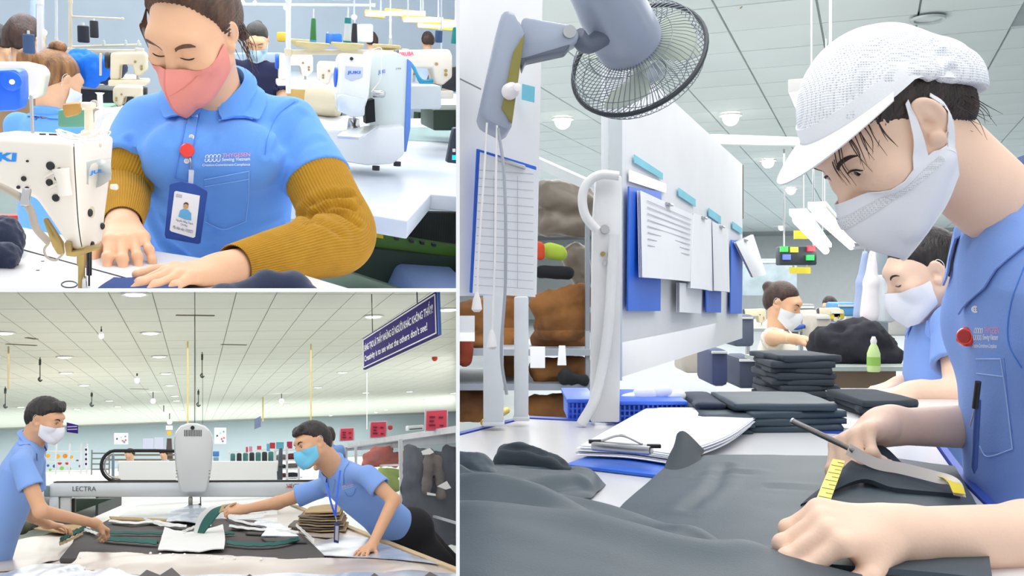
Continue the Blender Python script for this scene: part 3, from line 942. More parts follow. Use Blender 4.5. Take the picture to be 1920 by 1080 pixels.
lo, hi = bounds([shL, elL, wrL], .07); lo[2] = min(lo[2], TZ-.05); lo[1] -= .18; lo[0] -= .22
Vb = S3.mesh(lo, hi, .003)
bodyA = join_sdf([Vh, Va, Vb], 'body', SKIN, woman)
HAw.eyes(woman, S, 'closed'); HAw.brows(woman, S, thick=1.9)
nails(tipsR, woman, 1.04)
# mask
PINK = mat('mask_pink', (236, 150, 138), rough=0.9, var=0.03, bump=0.08, bscale=500)
LOOP = mat('ear_loop_white', (240, 236, 236), rough=0.6, var=0.0)
mk, Gm = HAw.mask([[(.070, .014, -.006), (.071, .012, -.024), (.070, .012, -.042), (.068, .014, -.058), (.063, .018, -.07)],
                   [(.048, .078, -.026), (.052, .082, -.046), (.051, .082, -.069), (.046, .076, -.092), (.037, .062, -.110)],
                   [(.021, .107, -.016), (.026, .117, -.042), (.026, .119, -.070), (.023, .112, -.100), (.017, .092, -.127)],
                   [(.004, .122, -.008), (.005, .139, -.036), (.005, .141, -.070), (.005, .131, -.106), (.004, .104, -.138)],
                   [(0, .1235, -.008), (0, .1425, -.036), (0, .1445, -.070), (0, .134, -.106), (0, .106, -.139)]], PINK, woman, n=(33, 17), over=SheadA)
b = MB(); b.tube(Gm[16, :]+HAw.R[:, 1]*.001, .0011, 6); b.build('centre_seam', mat('mask_seam', (226, 140, 130), rough=.9), mk, True)
b = MB(); b.tube([HAw.L(0, .1455, -.06), HAw.L(-.03, .118, -.05), HAw.L(-.052, .083, -.034)], .0007, 6, 12); b.build('crease_seam', MATS['mask_seam'], mk, True)
for k in (-1, 1):
    b = MB(); b.tube([HAw.L(k*.070, .014, -.008), HAw.L(k*.079, -.002, .012), HAw.L(k*.086, -.02, .032), HAw.L(k*.084, -.034, .012), HAw.L(k*.081, -.026, -.02), HAw.L(k*.074, -.006, -.05), HAw.L(k*.066, .017, -.066)], .0011, 6, 30)
    b.build('ear_loop', LOOP, mk, True)
# hair
HAIRA = hairmat('hair_brown', (92, 62, 42), (46, 30, 21), 55)
Sh = SDF()
Sh.add(s_ell(HAw.L(0, -.022, .038), A3(.0825, .1, .092), HAw.R), .01)
Sh.add(s_ell(HAw.L(0, -.075, .0), A3(.062, .05, .07), HAw.R), .03)
Sh.add(s_cone(HAw.L(-.0, -.12, .0), HAw.L(-.02, -.15, -.09), .024, .013), .02)
def hairline(Pw):
    q = HAw.loc(Pw); x, y, z = q[:, 0], q[:, 1], q[:, 2]
    lim = .049-.05*np.abs(x)-3.6*x*x+np.where(z < .07, (z-.07)*.30, 0)
    lim = np.where(z > .104, lim+(z-.104)*4.0, lim)
    lim = np.where(z < .0, np.minimum(lim, -.005+z*1.2), lim)
    return (y-lim)*.6
Sh.cut(s_fn(hairline), .006)
lo, hi = bounds([HAw.pos], .20)
def strands(V, Fs, H=HAw, amp=.0012, fr=520):
    q = H.loc(V.astype(np.float32)); n = vnormals(V, Fs)
    ph = np.arctan2(q[:, 0], q[:, 2]+.02)*fr*.14+fbm(V, 60, 3)*3
    return V+n*(amp*(np.sin(ph)*.6+np.sin(ph*2.3+1)*.4))[:, None]
hairA = build_sdf(Sh, lo, hi, .0026, 'hair', HAIRA, woman, post=strands)
b = MB(); rr = random.Random(3)
for i in range(26):                                            # loose strands behind the ear and at the temple
    y0 = rr.uniform(-.07, -.03); k = -1
    p0 = HAw.L(k*rr.uniform(.06, .078), y0, rr.uniform(-.02, .03))
    p1 = p0+HAw.R@A3(k*rr.uniform(.004, .016), rr.uniform(-.02, .0), -rr.uniform(.04, .06))
    p2 = p1+HAw.R@A3(k*rr.uniform(.0, .02), rr.uniform(-.005, .03), -rr.uniform(.02, .05))
    b.tube([p0, p1, p2], [.0009, .0008, .0003], 4, 8)
for i in range(10):
    p0 = HAw.L(.076, .02+i*.003, .062-.002*i); p1 = HAw.L(.081, .026+i*.003, .035); p2 = HAw.L(.078+.001*rr.random(), .034+.002*i, .008-.003*i)
    b.tube([p0, p1, p2], [.0012, .001, .0003], 4, 8)
b.build('hair_strands', HAIRA, woman, True)['kind'] = 'stuff'
# polo shirt
pelA = P(404, 545, 1.70)
SP = polo_sdf(pelA, neckA, shL, shR, elL, elR,
              [0, .25, .5, .68, .82, .93, 1.0], [.172, .156, .160, .182, .180, .12, .066], [.12, .11, .116, .124, .108, .08, .062], [0.0, .0, .004, .012, .0, -.01, -.01],
              fr=(.50, .62), sr0=.056, sr1=.073, shoulder_r=.047,
              bust=[(P(340, 292, 1.53), (.07, .055, .065)), (P(462, 292, 1.53), (.07, .055, .065))],
              neck_axis=HAw.L(0, -.02, -.05)-neckA, neck_r=.058)
lo, hi = bounds([pelA, neckA, shL, shR, lerp(shL, elL, .6), lerp(shR, elR, .7)], .11)
hi[2] = min(hi[2], neckA[2]+.06)
PA = lambda px, py, d=1.5: P(px, py, d)
def px_crease(obs, r, dep, cast): return (np.array([cast(p[0], p[1], 0, 1.5*KA) for p in catmull([A3(*q) for q in obs], 8)]), r, dep)
shirtA = build_sdf(SP, lo, hi, .0045, 'polo_shirt', POLO, woman, noise=(.0022, 16, 5))
cA = caster(shirtA)
cr = [px_crease(o, r, d, cA) for o, r, d in [
    ([(242, 262), (254, 283), (262, 300)], .007, .006), ([(330, 205), (328, 235), (322, 262)], .008, .003), ([(352, 206), (348, 225)], .006, .003),
    ([(398, 262), (380, 285), (372, 300)], .008, .003), 
    ([(553, 192), (520, 215), (500, 260), (497, 290)], .006, .004), ([(566, 215), (535, 250), (515, 285)], .010, .004),
    ([(600, 262), (570, 275), (550, 295)], .010, .003), ([(285, 345), (300, 395), (330, 440)], .012, .006), ([(280, 380), (300, 430), (345, 480)], .012, .007),
    ([(310, 455), (340, 480), (360, 495)], .009, .006), ([(400, 440), (440, 455), (520, 430)], .012, .005), ([(395, 465), (430, 478), (480, 465)], .011, .006), ([(390, 400), (396, 430)], .012, .004),
    ([(455, 150), (480, 158), (505, 172)], .004, .002)]]
me = shirtA.data
V = np.zeros(len(me.vertices)*3, np.float32); me.vertices.foreach_get('co', V); V = V.reshape(-1, 3)
Fq = np.zeros(len(me.polygons)*4, np.int32); me.polygons.foreach_get('vertices', Fq); Fq = Fq.reshape(-1, 4)
V = creases(V, Fq, cr).astype(np.float32); me.vertices.foreach_set('co', V.ravel()); me.update()
cA = caster(shirtA)
naxis = HAw.L(0, -.02, -.05)-neckA
collar(SP, neckA, lerp(nrm(naxis), nrm(neckA-pelA), .45), P(372, 230, 1.50)-neckA, POLO, woman, r=(.061, .064), stand=.028, leaf=(.045, .078), gapdeg=14)
# placket, stitching, pocket, buttons, emblem
G = drape(cA, [(328, 335), (352, 341), (374, 205), (356, 203)], 6, 16, .0022, 1.5*KA); b = MB(); b.grid(G, .0012, flip=True); b.build('placket', POLO, shirtA, True)
for l in ([(328, 334), (351, 340)], [(353, 206), (340, 270), (328, 334)], [(375, 212), (364, 270), (352, 341)]):
    surf_line(cA, l, .0008, STITCH, shirtA, 'stitch_line', 1.5, off=.003)
G = drape(cA, [(392, 418), (467, 418), (467, 322), (382, 337)], 10, 12, .0016, 1.5*KA); b = MB(); b.grid(G, .001, flip=True); b.build('chest_pocket', POLO, shirtA, True)
PIPE = mat('pocket_piping', (150, 192, 250), rough=.9, var=0)
for l in ([(382, 337), (420, 330), (467, 321)], [(467, 321), (466, 370), (461, 415)], [(461, 415), (440, 424), (417, 430), (384, 416)], [(383, 350), (425, 343), (467, 336)]):
    surf_line(cA, l, .0009, PIPE, shirtA, 'pocket_stitch', 1.5, off=.003)
surf_line(cA, [(553, 190), (522, 215), (503, 255), (497, 290)], .0009, STITCH, shirtA, 'sleeve_seam', 1.5, off=.001)
for x, y in ((366, 218), (359, 257), (350, 302)): button(cA, x, y, .0052, shirtA, 1.5*KA)
logo(cA, [(379, 313), (469, 312), (469, 285), (383, 289)], shirtA, 1.5*KA)
# mustard knitted sleeves
MUST = mat('knit_mustard', (190, 142, 44), rough=0.95, var=0.05, vscale=30, bump=0.25, bscale=600, sheen=0.15, spec=0.1)
def foldL(V, Pp):
    sh = V.shape; q = V.reshape(-1, 3); ctr = np.repeat(Pp, sh[1], 0); out = q-ctr; out /= np.linalg.norm(out, axis=1, keepdims=True)
    pp = (RA.R@q.T).T; px = np.stack([960+F*pp[:, 0]/pp[:, 1], 540-F*pp[:, 2]/pp[:, 1]], 1); vis = (out*nrm(-elL)).sum(1) > 0.05; disp = np.zeros(len(q))
    for pts, r, dep in (([(566, 402), (590, 382), (625, 368), (658, 368)], .007, .008), ([(568, 410), (596, 396), (632, 386), (664, 394)], .006, .008), ([(572, 414), (600, 402), (635, 402), (672, 424)], .006, .006), ([(572, 420), (606, 420), (640, 440)], .008, .005)):
        s3 = []
        for p in catmull([A3(*w) for w in pts], 12):
            d = np.hypot(px[:, 0]-p[0], px[:, 1]-p[1])+np.where(vis, 0, 500); s3.append(q[np.argmin(d)])
        best = np.full(len(q), 9.)
        for a_, b_ in zip(s3[:-1], s3[1:]): best = np.minimum(best, s_cone(a_, b_, 0, 0)[0](q.astype(np.float32)))
        disp += -dep*np.exp(-(best/r)**2)+.7*dep*np.exp(-((best-2*r)/r)**2)
    return (q+out*disp[:, None]).reshape(sh)
endL = lerp(elL, wrL, .93)
ribbed_tube([lerp(shL, elL, .46), lerp(shL, elL, .70), lerp(shL, elL, .92)+A3(.004, 0, 0), lerp(elL, wrL, .10)+A3(.004, -.0, -.004), lerp(elL, wrL, .35), lerp(elL, wrL, .65), endL],
            [.067, .066, .063, .060, .057, .049, .039], 70, 64, .0026, 'arm_sleeve', MUST, woman, folds=foldL)
ribbed_tube([lerp(shR, elR, .5), lerp(shR, elR, .8), elR+A3(-.003, 0, 0), lerp(elR, wrR, .45), lerp(elR, wrR, .92)], [.057, .054, .050, .044, .034], 50, 56, .0024, 'arm_sleeve', MUST, woman)
# dark trousers below the shirt
b = SDF(); b.add(s_ell(pelA+A3(0, .0, -.06), (.16, .13, .12)), .02)
build_sdf(b, pelA-A3(.2, .2, .2), pelA+A3(.2, .2, .1), .012, 'trousers', mat('trouser_black', (24, 26, 34), rough=.9), woman)
# identity badge on its red reel
badge = thing('id_badge', 'blue leather badge holder on a red reel clipped to the machinist polo', 'badge', cA(350, 450, .01, 1.5*KA))
RED = mat('reel_red', (238, 52, 36), rough=0.25, var=0.02, coat=.5)
rc_ = cA(351, 282, .004, 1.5*KA); dz = nrm(-rc_)
b = MB(); b.lathe([(.012, -.002), (.0138, .001), (.0138, .006), (.0122, .0085), (.004, .0095)], rc_, dz, 28); reel = b.build('reel', RED, badge, True)
CHR = mat('chrome', (200, 200, 200), rough=0.18, metal=1.0, var=0.0)
b = MB(); b.tube([cA(356, 296, .008, 1.5*KA), cA(358, 305, .008, 1.5*KA), cA(358, 316, .008, 1.5*KA)], .0016, 8); b.build('swivel', CHR, badge, True)
b = MB(); b.lathe([(.0034, 0), (.0034, .003), (.0018, .0042)], cA(357, 328, .007, 1.5*KA), dz, 16); b.build('snap', mat('brass_snap', (210, 180, 120), rough=.3, metal=1), badge, True)
CLEAR = mat('clear_strap', (220, 226, 240), rough=0.15, alpha=0.55, var=0)
b = MB(); b.grid([[P(353, 346, 1.46), P(354, 318, 1.46)], [P(362, 348, 1.46), P(364, 319, 1.46)]], .001); b.build('strap', CLEAR, badge)
bd = 1.455
NAVYL = mat('leather_blue', (24, 70, 158), rough=0.5, var=0.08, vscale=40, bump=.2, bscale=300)
oq = [(308.5, 440), (311, 447), (371, 458), (376, 456), (389, 362), (387, 358), (366, 346), (340, 341), (320, 345), (318, 348)]
b = MB(); b.prism([P(x, y, bd) for x, y in oq], (0, .004, 0)); b.build('holder', NAVYL, badge, bevel=.001)
b = MB(); b.prism([P(x, y, bd-.0008) for x, y in [(318, 431), (321, 434), (362, 446), (366, 444), (375, 367), (330, 358), (327, 360)]], (0, .0006, 0)); card = b.build('card', mat('card_white', (232, 234, 240), rough=.35, var=0), badge)
cardq = lambda u, v, e=.0014: P(*bil([A3(319, 433), A3(365, 446), A3(375, 367), A3(328, 358)], u, v), bd-e)
b = MB(); b.grid([[cardq(.25, .40), cardq(.30, .56), cardq(.42, .61)], [cardq(.5, .37), cardq(.5, .5), cardq(.5, .61)], [cardq(.78, .38), cardq(.74, .55), cardq(.60, .61)]], .0002); b.build('portrait_shirt', mat('print_blue', (96, 176, 226), rough=.4), card)
b = MB(); b.lathe([(.0048, 0), (.0048, .0003)], cardq(.5, .68), (0, -1, 0), 16); b.build('portrait_face', mat('print_skin', (206, 160, 110), rough=.4), card)
b = MB(); b.lathe([(.0046, 0), (.0046, .0003)], cardq(.5, .725, .0011), (0, -1, 0), 16); b.build('portrait_hair', mat('print_hair', (70, 60, 54), rough=.4), card)
INKD = mat('ink_dark', (70, 70, 96), rough=.6, var=0)
for t_, v0, v1, u0, u1 in (('Nguyễn Hằng Thanh', .27, .35, .18, .86), ('CN May', .19, .255, .38, .66), ('Mã nhân viên: V310277', .085, .16, .1, .9)):
    text_quad(t_, [cardq(u0, v0), cardq(u1, v0), cardq(u1, v1), cardq(u0, v1)], INKD, card)
b = MB(); b.grid([[cardq(.06, .86), cardq(.06, .94)], [cardq(.3, .86), cardq(.3, .94)]], .0002); b.build('printed_mark', mat('print_grey', (190, 192, 200), rough=.5), card)
# ================================================================ ROOM A: machines, tables, racks
RM = RA
MACH = mat('machine_cream', (240, 232, 220), rough=0.35, var=0.02, coat=.2)
MACH_D = mat('machine_beige', (222, 210, 182), rough=0.45, var=0.05)
BLKS = mat('screw_black', (34, 34, 38), rough=0.4, var=0.05)
LETB = mat('letter_blue', (24, 142, 240), rough=0.4, var=0)
BRASS = mat('brass_old', (176, 152, 96), rough=0.35, metal=.8, var=.1, vscale=30)
STEEL = mat('steel', (190, 190, 192), rough=0.25, metal=.9, var=.05)
TABLEW = mat('table_white', (238, 238, 240), rough=0.3, var=0.02, vscale=2)
DARK = mat('dark_gap', (20, 22, 26), rough=0.8, var=.1)
def onpl(px, py, O, n):
    v = RM.ray(px, py); return v*(np.dot(O, n)/np.dot(v, n))
# --- white sewing machine in front
O = P(140, 265, 1.21); u_ = nrm(A3(-.94, .34, 0)); v_ = nrm(A3(.34, .94, 0)); nF = np.cross(u_, A3(0, 0, 1))
fp = lambda x, y: onpl(x, y, O, nF)
sm = thing('sewing_machine', 'cream white sewing machine with blue lettering in front of the pink masked woman', 'sewing machine', RM.PZ(150, 530, TZ))
front = [(-70, 256), (137, 267), (141, 330), (147, 420), (154, 471), (134, 471), (121, 455), (83, 399), (66, 374), (27, 360), (-70, 345)]
fr3 = [fp(x, y) for x, y in front]
wid = [.135, .135, .12, .09, .07, .07, .08, .11, .12, .13, .135]
bk3 = [p+v_*w for p, w in zip(fr3, wid)]
b = MB(); n_ = len(fr3)
b.add(fr3+bk3, [tuple(range(n_)), tuple(range(n_, 2*n_))[::-1]]+[(i, n_+i, n_+(i+1) % n_, (i+1) % n_) for i in range(n_)])
bodyM = b.build('machine_body', MACH, sm, bevel=.012, seg=4)
cM = caster(bodyM)
def disc(x, y, rpx, m, name='screw', par=sm, ax=None, hgt=.003):
    p = cM(x, y, 0, 1.6); ax = nF*(-1 if np.dot(nF, p) > 0 else 1) if ax is None else ax
    r = rpx*p[1]/F
    b = MB(); b.lathe([(r, -.002), (r, hgt*.6), (r*.8, hgt)], p, ax, 18); o = b.build(name, m, par, True)
    return o
nE = nrm(np.cross(fr3[2]-bk3[2], A3(0, 0, 1))); nE = nE if np.dot(nE, fr3[2]) < 0 else -nE
for x, y, r in ((95, 311, 7.5), (112, 318.5, 4), (93, 342, 6), (108, 334, 5), (105, 371, 6.5), (45, 335, 4.5), (35, 351, 3), (51, 354, 4), (52, 302, 2)): disc(x, y, r, BLKS)
for x, y, r in ((168, 399, 7), (191, 424, 6), (172, 457, 4.5)): disc(x, y, r, BLKS, ax=nE)
disc(172, 398, 10.5, MACH_D, 'recess_ring', ax=nE, hgt=.0008); disc(188, 272, 4, MACH_D, 'oil_hole', ax=nE, hgt=.001)
prM = lambda w: cM(w[0], w[1], .0012, 1.6)
text_quad('JUKI', [A3(-52, 306), A3(29, 308), A3(31, 287), A3(-50, 284)], LETB, sm, proj=prM, bold=.05)
G = [[prM(A3(x, y)) for x, y in row] for row in ([(163, 345), (163, 322), (163, 304)], [(181, 352), (185, 322), (186, 299)], [(208, 337), (208, 318), (208, 296)])]
b = MB(); b.grid(bez_patch(np.array(G), 9, 9), .0006, flip=True); shd = b.build('name_plate', mat('plate_silver', (206, 210, 208), rough=.25, metal=.3), sm, True)
text_quad('JUKI', [A3(168, 330), A3(201, 323), A3(202, 314), A3(169, 321)], LETB, shd, proj=lambda w: cM(w[0], w[1], .009, 1.6), bold=.05)
surf_line(cM, [(138, 270), (141, 330), (147, 420), (154, 468)], .0008, BLKS, sm, 'panel_gap', 1.6, off=.0)
lv = [cM(x, y, .012, 1.6) for x, y in ((114, 316), (119, 340), (123, 366))]
b = MB(); b.tube(lv, [.0125, .0095, .0105], 12, 12); b.build('lift_lever', MACH, sm, True)
for a_, b_ in (((84, 332), (112, 318)), ((92, 352), (112, 343))):
    surf_line(cM, [a_, b_], .003, MACH, sm, 'cast_rib', 1.6, off=.0)
ptop = lambda x, y: onpl(x, y, O+v_*.06, nF)
pz = cM(156, 258, 0, 1.6)
b = MB(); b.lathe([(.0125, -.012), (.0125, .008), (.0072, .011), (.0066, .042), (.0112, .046), (.0112, .052), (.009, .054)], pz+v_*.02, (0, 0, 1), 20); b.build('thread_guide_post', mat('plastic_ivory', (242, 232, 208), rough=.4), sm, True)
pz2 = cM(42, 252, 0, 1.6)
b = MB(); b.lathe([(.003, -.01), (.003, .058), (.002, .06)], pz2+v_*.03, (0, 0, 1), 12); b.build('spool_pin', CHR, sm, True)
for q, (a_, r_) in enumerate(((0, .026), (.004, .03), (-.003, .023))):
    c_ = cM(150, 262, 0, 1.6)+A3(a_, 0, .004)
    ring = [c_+A3(r_*1.3*math.cos(t), r_*.8*math.sin(t)+.01, .006*math.sin(2*t+q)+.003) for t in np.linspace(0, 2*math.pi, 24, endpoint=False)]
    b = MB(); b.tube(ring, .0011, 6, closed=True); b.build('thread_loop', LOOP, sm, True)
for x in (80, 98, 107):
    c_ = cM(x, 250+.03*x, -.0, 1.6); b = MB(); b.lathe([(.005, 0), (.005, .002)], c_+A3(0, 0, .0), (0, 0, 1), 12); b.build('top_screw', BLKS, sm, True)
HOSE = mat('hose_grey', (176, 164, 148), rough=.5)
b = MB(); b.tube([P(-30, 340, 1.2), P(5, 352, 1.2), P(40, 372, 1.2), P(58, 396, 1.2), P(68, 428, 1.2), P(90, 453, 1.21)], .0055, 10, 40); b.build('air_hose', HOSE, sm, True)
b = MB(); b.bar(P(51, 354, 1.2), P(46, 386, 1.19), .012, .006); b.build('hose_clamp', CHR, sm, bevel=.001)
b = MB(); b.prism([P(x, y, 1.225) for x, y in ((80, 412), (88, 410), (118, 456), (120, 478), (108, 478), (98, 462))], (0, .012, 0)); b.build('bracket', BRASS, sm, bevel=.002)
b = MB(); b.prism([P(x, y, 1.2) for x, y in ((120, 456), (132, 456), (134, 473), (188, 463), (188, 467), (140, 482), (124, 480))], (0, .03, 0)); b.build('finger_guard', BRASS, sm, bevel=.001)
b = MB(); b.tube([P(92, 455, 1.2), P(83, 468, 1.19), P(88, 482, 1.185), P(104, 488, 1.185), P(118, 476, 1.19)], .0018, 8, 24); b.build('wire_loop', HOSE, sm, True)
b = MB(); b.tube([P(153, 474, 1.22), P(153, 498, 1.22)], .007, 12); b.tube([P(153, 497, 1.22), P(153, 548, 1.22)], .0052, 12); b.build('presser_bar', BRASS, sm, True)
b = MB(); b.tube([P(167, 470, 1.235), P(167, 516, 1.235)], .0042, 12); b.tube([P(167, 515, 1.235), P(167, 548, 1.235)], .0016, 8); b.build('needle_bar', mat('needle_dark', (60, 64, 70), rough=.25, metal=.8), sm, True)
b = MB(); b.prism([P(x, y, 1.2) for x, y in ((154, 522), (161, 520), (163, 546), (152, 552))], (0, .012, 0)); b.build('presser_foot', CHR, sm, bevel=.002)
b = MB(); b.lathe([(.004, 0), (.005, .008), (.004, .01)], cM(208, 350, .0, 1.6), (1, -.3, 0), 14); b.build('tension_knob', MACH, sm, True)
# --- sewing table
tb = thing('sewing_table', 'white sewing table top under the cream machine and the machinist hands', 'table', RM.PZ(300, 530, TZ-.03))
pslab([(-200, 380), (25, 422), (85, 435), (290, 470), (560, 512), (720, 560), (760, 760), (-200, 760)], TZ, .028, 'table_top', TABLEW, tb, .002)
def tline(pts, w, m, name, par, dz=.0006):
    b = MB(); q = [RM.PZ(x, y, TZ+dz) for x, y in pts]; b.tube(q, w, 5); return b.build(name, m, par)
tline([(0, 456), (60, 473), (140, 495), (235, 521)], .0012, mat('seam_dark', (70, 70, 78), rough=.8), 'bed_seam', tb)
for x, y in ((32, 497), (71, 507), (80, 490)):
    b = MB(); b.lathe([(.003, 0), (.003, .0008)], RM.PZ(x, y, TZ), (0, 0, 1), 10); b.build('bed_hole', BLKS, tb)
ring = [RM.PZ(130+15*math.cos(t), 533+6*math.sin(t), TZ+.0008) for t in np.linspace(0, 2*math.pi, 24, endpoint=False)]
b = MB(); b.tube(ring, .0008, 5, closed=True); b.build('slide_plate_ring', BLKS, tb)
# --- cloth on the table
NAVYC = mat('cloth_navy', (34, 44, 72), rough=0.9, var=.1, vscale=8, sheen=.2, bump=.1, bscale=300)
tz = lambda x, y, dz=0.0: RM.PZ(x, y, TZ)+A3(0, 0, dz)
o = cloth([[(tz(-20, 470, .02), .03), (tz(8, 474, .03), .03), (tz(30, 482, .012), .014)], [(tz(-20, 500, .02), .022), (tz(10, 497, .016), .018), (tz(22, 503, .01), .01)], [(tz(-10, 452, .03), .02), (tz(8, 462, .03), .02)]],
          'navy_scrap', NAVYC, None, .0035, .007, 170, 3); tag(o, 'crumpled navy cloth scrap at the left edge of the sewing table', 'cloth')
o = sheet([[tz(150, 585), tz(182, 545, .001), tz(214, 524, .002)], [tz(240, 595, .003), tz(240, 552, .005), tz(244, 529, .006)], [tz(300, 600, .006), tz(330, 560, .012), tz(345, 530, .012)]], 'cloth_strip', mat('cloth_blue', (48, 74, 140), rough=.9), None, (12, 12), .002)
tag(o, 'blue cloth strip being fed under the needle by the hand', 'cloth')
o = cloth([[(tz(330, 590, .008), .012), (tz(420, 565, .008), .016), (tz(500, 550, .014), .02), (tz(550, 548, .014), .018), (tz(590, 560, .0), .014)], [(tz(420, 590, .006), .016), (tz(560, 585, .006), .016)]], 'navy_workpiece', NAVYC, None, .005, .005, 70, 6)
tag(o, 'dark navy garment piece lying under the mustard sleeve', 'cloth')
o = sheet([[tz(168, 560, .001), tz(176, 548, .001)], [tz(186, 556, .001), tz(190, 538, .001)]], 'label_tag', mat('tag_yellow', (232, 232, 90), rough=.7), None, (4, 4), .001); tag(o, 'small yellow tag beside the needle', 'tag')
bx = thing('tool_box', 'small red and white tool box at the back of the sewing table', 'box', tz(14, 424))
b = MB(); b.box(tz(8, 424, .012), (.05, .02, .022), rotm('Z', 12)); b.build('box_body', mat('box_red', (214, 66, 50), rough=.5), bx, bevel=.002)
b = MB(); b.box(tz(8, 424, .0135)+A3(0, -.0105, 0), (.044, .002, .01), rotm('Z', 12)); b.build('box_stripe', mat('box_white', (240, 236, 232), rough=.5), bx)
# --- bench on the right with its thick board
BENCH = mat('bench_white', (206, 212, 220), rough=0.35, var=.05, vscale=3, rgb2=(188, 196, 206))
bn = thing('work_bench', 'long white work bench carrying the bar tacking machine', 'bench', RM.PZ(800, 380, TZ-.1))
pslab([(470, 365), (764, 414), (808, 364), (900, 372), (900, 222), (520, 222)], TZ, .045, 'bench_top', BENCH, bn, .004)
pslab([(756, 262), (900, 268), (900, 240), (762, 238)], TZ+.0035, .003, 'glass_inlay', mat('glass_green', (196, 232, 214), rough=.08, var=.02, coat=.6), bn)
GRN = mat('paint_green', (84, 132, 44), rough=.5, var=.15, vscale=5)
GRND = mat('paint_dark_green', (40, 62, 46), rough=.5, var=.2, vscale=4)
fprism([(640, 428), (900, 470), (900, 515), (640, 470)], 2.75, .05, 'stretcher_beam', GRN, bn, .004)
fprism([(560, 395), (900, 400), (900, 475), (560, 440)], 2.95, .03, 'back_panel', mat('panel_charcoal', (46, 50, 50), rough=.6, kind='wave', vscale=40, rgb2=(34, 38, 38)), bn)
fprism([(560, 450), (900, 490), (900, 545), (560, 540)], 2.7, .03, 'lower_panel', GRND, bn)
fprism([(560, 500), (640, 506), (760, 545), (740, 552), (560, 530)], 2.5, .03, 'foot_rail', mat('rail_grey_green', (120, 140, 118), rough=.4, metal=.3), bn, .004)
fprism([(684, 434), (719, 441), (719, 448), (684, 441)], 2.7, .02, 'yellow_bar', mat('paint_yellow', (240, 196, 40), rough=.5), bn, .002)
for x in (742, 770, 790, 812): fprism(rect(x, 446+(x-742)*.17, x+6, 451+(x-742)*.17), 2.72, .03, 'bolt', BLKS, bn)
o = fprism([(766, 590), (782, 556), (792, 550), (900, 556), (900, 640), (760, 640)], 2.35, .35, 'stool', mat('seat_blue_grey', (120, 142, 186), rough=.7, var=.05), None, .015); tag(o, 'blue grey padded stool seat at the lower right of the sewing room', 'stool')
# --- bar tacking machine
lk = thing('bar_tacking_machine', 'white bar tacking machine with blue side standing on the bench', 'sewing machine', RM.PZ(690, 310, TZ))
dB = 3.02
LKW = mat('machine_white', (236, 238, 240), rough=.3, var=.02, coat=.3); LKB = mat('machine_side_blue', (96, 140, 220), rough=.4)
LKG = mat('machine_pale_green', (222, 232, 230), rough=.35, var=.02)
R3 = lambda poly, d, th, name, m, par=lk, bev=.006, ext=None: fprism(poly, d, th, name, m, par, bev, ext)
R3([(596, 246), (610, 282), (628, 301), (690, 311), (738, 308), (759, 290), (759, 236), (700, 240), (640, 244), (604, 240)], dB, .26, 'base', LKW, bev=.014, ext=A3(-.02, .27, .02))
R3([(690, 108), (706, 98), (742, 97), (764, 108), (770, 118), (768, 240), (757, 292), (692, 285)], dB+.04, .22, 'column', LKG, bev=.012)
R3([(764, 110), (772, 116), (770, 240), (762, 285), (757, 285)], dB+.035, .2, 'side_panel', LKB, bev=.003)
R3([(640, 108), (648, 101), (695, 104), (698, 112), (692, 180), (684, 205), (650, 200), (634, 180)], dB-.10, .16, 'head', LKW, bev=.012)
R3([(648, 124), (681, 126), (680, 145), (660, 152), (647, 146)], dB-.103, .006, 'name_plate', mat('plate_pale', (200, 208, 228), rough=.3), bev=.001)
text_quad('JUKI', [P_ for P_ in (RM.P(651, 140, dB-.1045), RM.P(676, 140, dB-.1045), RM.P(676, 133, dB-.1045), RM.P(651, 133, dB-.1045))], mat('letter_deep_blue', (60, 110, 220), rough=.4, var=0), lk, bold=.04)
text_quad('J-700', [RM.P(x, y, dB+.034) for x, y in ((742, 131), (752, 131), (752, 127), (742, 127))], BLKS, lk)
text_quad('JUKI', [RM.P(x, y, dB+.034) for x, y in ((709, 141), (722, 139), (722, 130), (709, 132))], MATS['letter_deep_blue'], lk, bold=.03)
R3([(632, 180), (642, 176), (686, 186), (684, 218), (660, 220), (634, 208)], dB-.115, .1, 'face_guard', mat('guard_clear', (226, 234, 240), rough=.15, metal=.2), bev=.006)
R3([(684, 190), (702, 186), (704, 228), (686, 232)], dB-.02, .06, 'throat_gap', DARK, bev=0)
R3([(655, 222), (662, 222), (665, 240), (668, 222), (674, 224), (676, 244), (650, 246)], dB-.08, .02, 'work_clamp', CHR, bev=.002)
pslab([(632, 254), (645, 244), (685, 236), (712, 233), (690, 248), (674, 257)], RM.P(660, 240, dB)[2]+.012, .008, 'feed_plate', mat('steel_pale', (214, 216, 214), rough=.25, metal=.5), lk, .001)
b = MB(); b.tube([RM.P(664, 205, dB-.06), RM.P(664, 248, dB-.06)], .004, 8); b.build('needle_bar', CHR, lk, True)
b = MB(); b.lathe([(.012, 0), (.012, .03), (.008, .036)], RM.P(700, 175, dB-.03), (1, -.4, 0), 14); b.build('thread_tension', CHR, lk, True)
b = MB(); b.tube([RM.P(682, 99, dB-.03), RM.P(700, 92, dB-.03), RM.P(714, 90, dB-.03), RM.P(716, 105, dB-.03), RM.P(714, 145, dB-.03), RM.P(706, 160, dB-.03), RM.P(696, 172, dB-.04)], .0016, 6, 30); b.build('thread_guide_wire', LOOP, lk, True)
for x, y, r in ((659, 110, 3), (640, 184, 3), (663, 191, 3.4)): 
    b = MB(); b.lathe([(r*dB/F, 0), (r*dB/F, .004)], RM.P(x, y, dB-.1), (0, -1, 0), 12); b.build('screw', BLKS, lk)
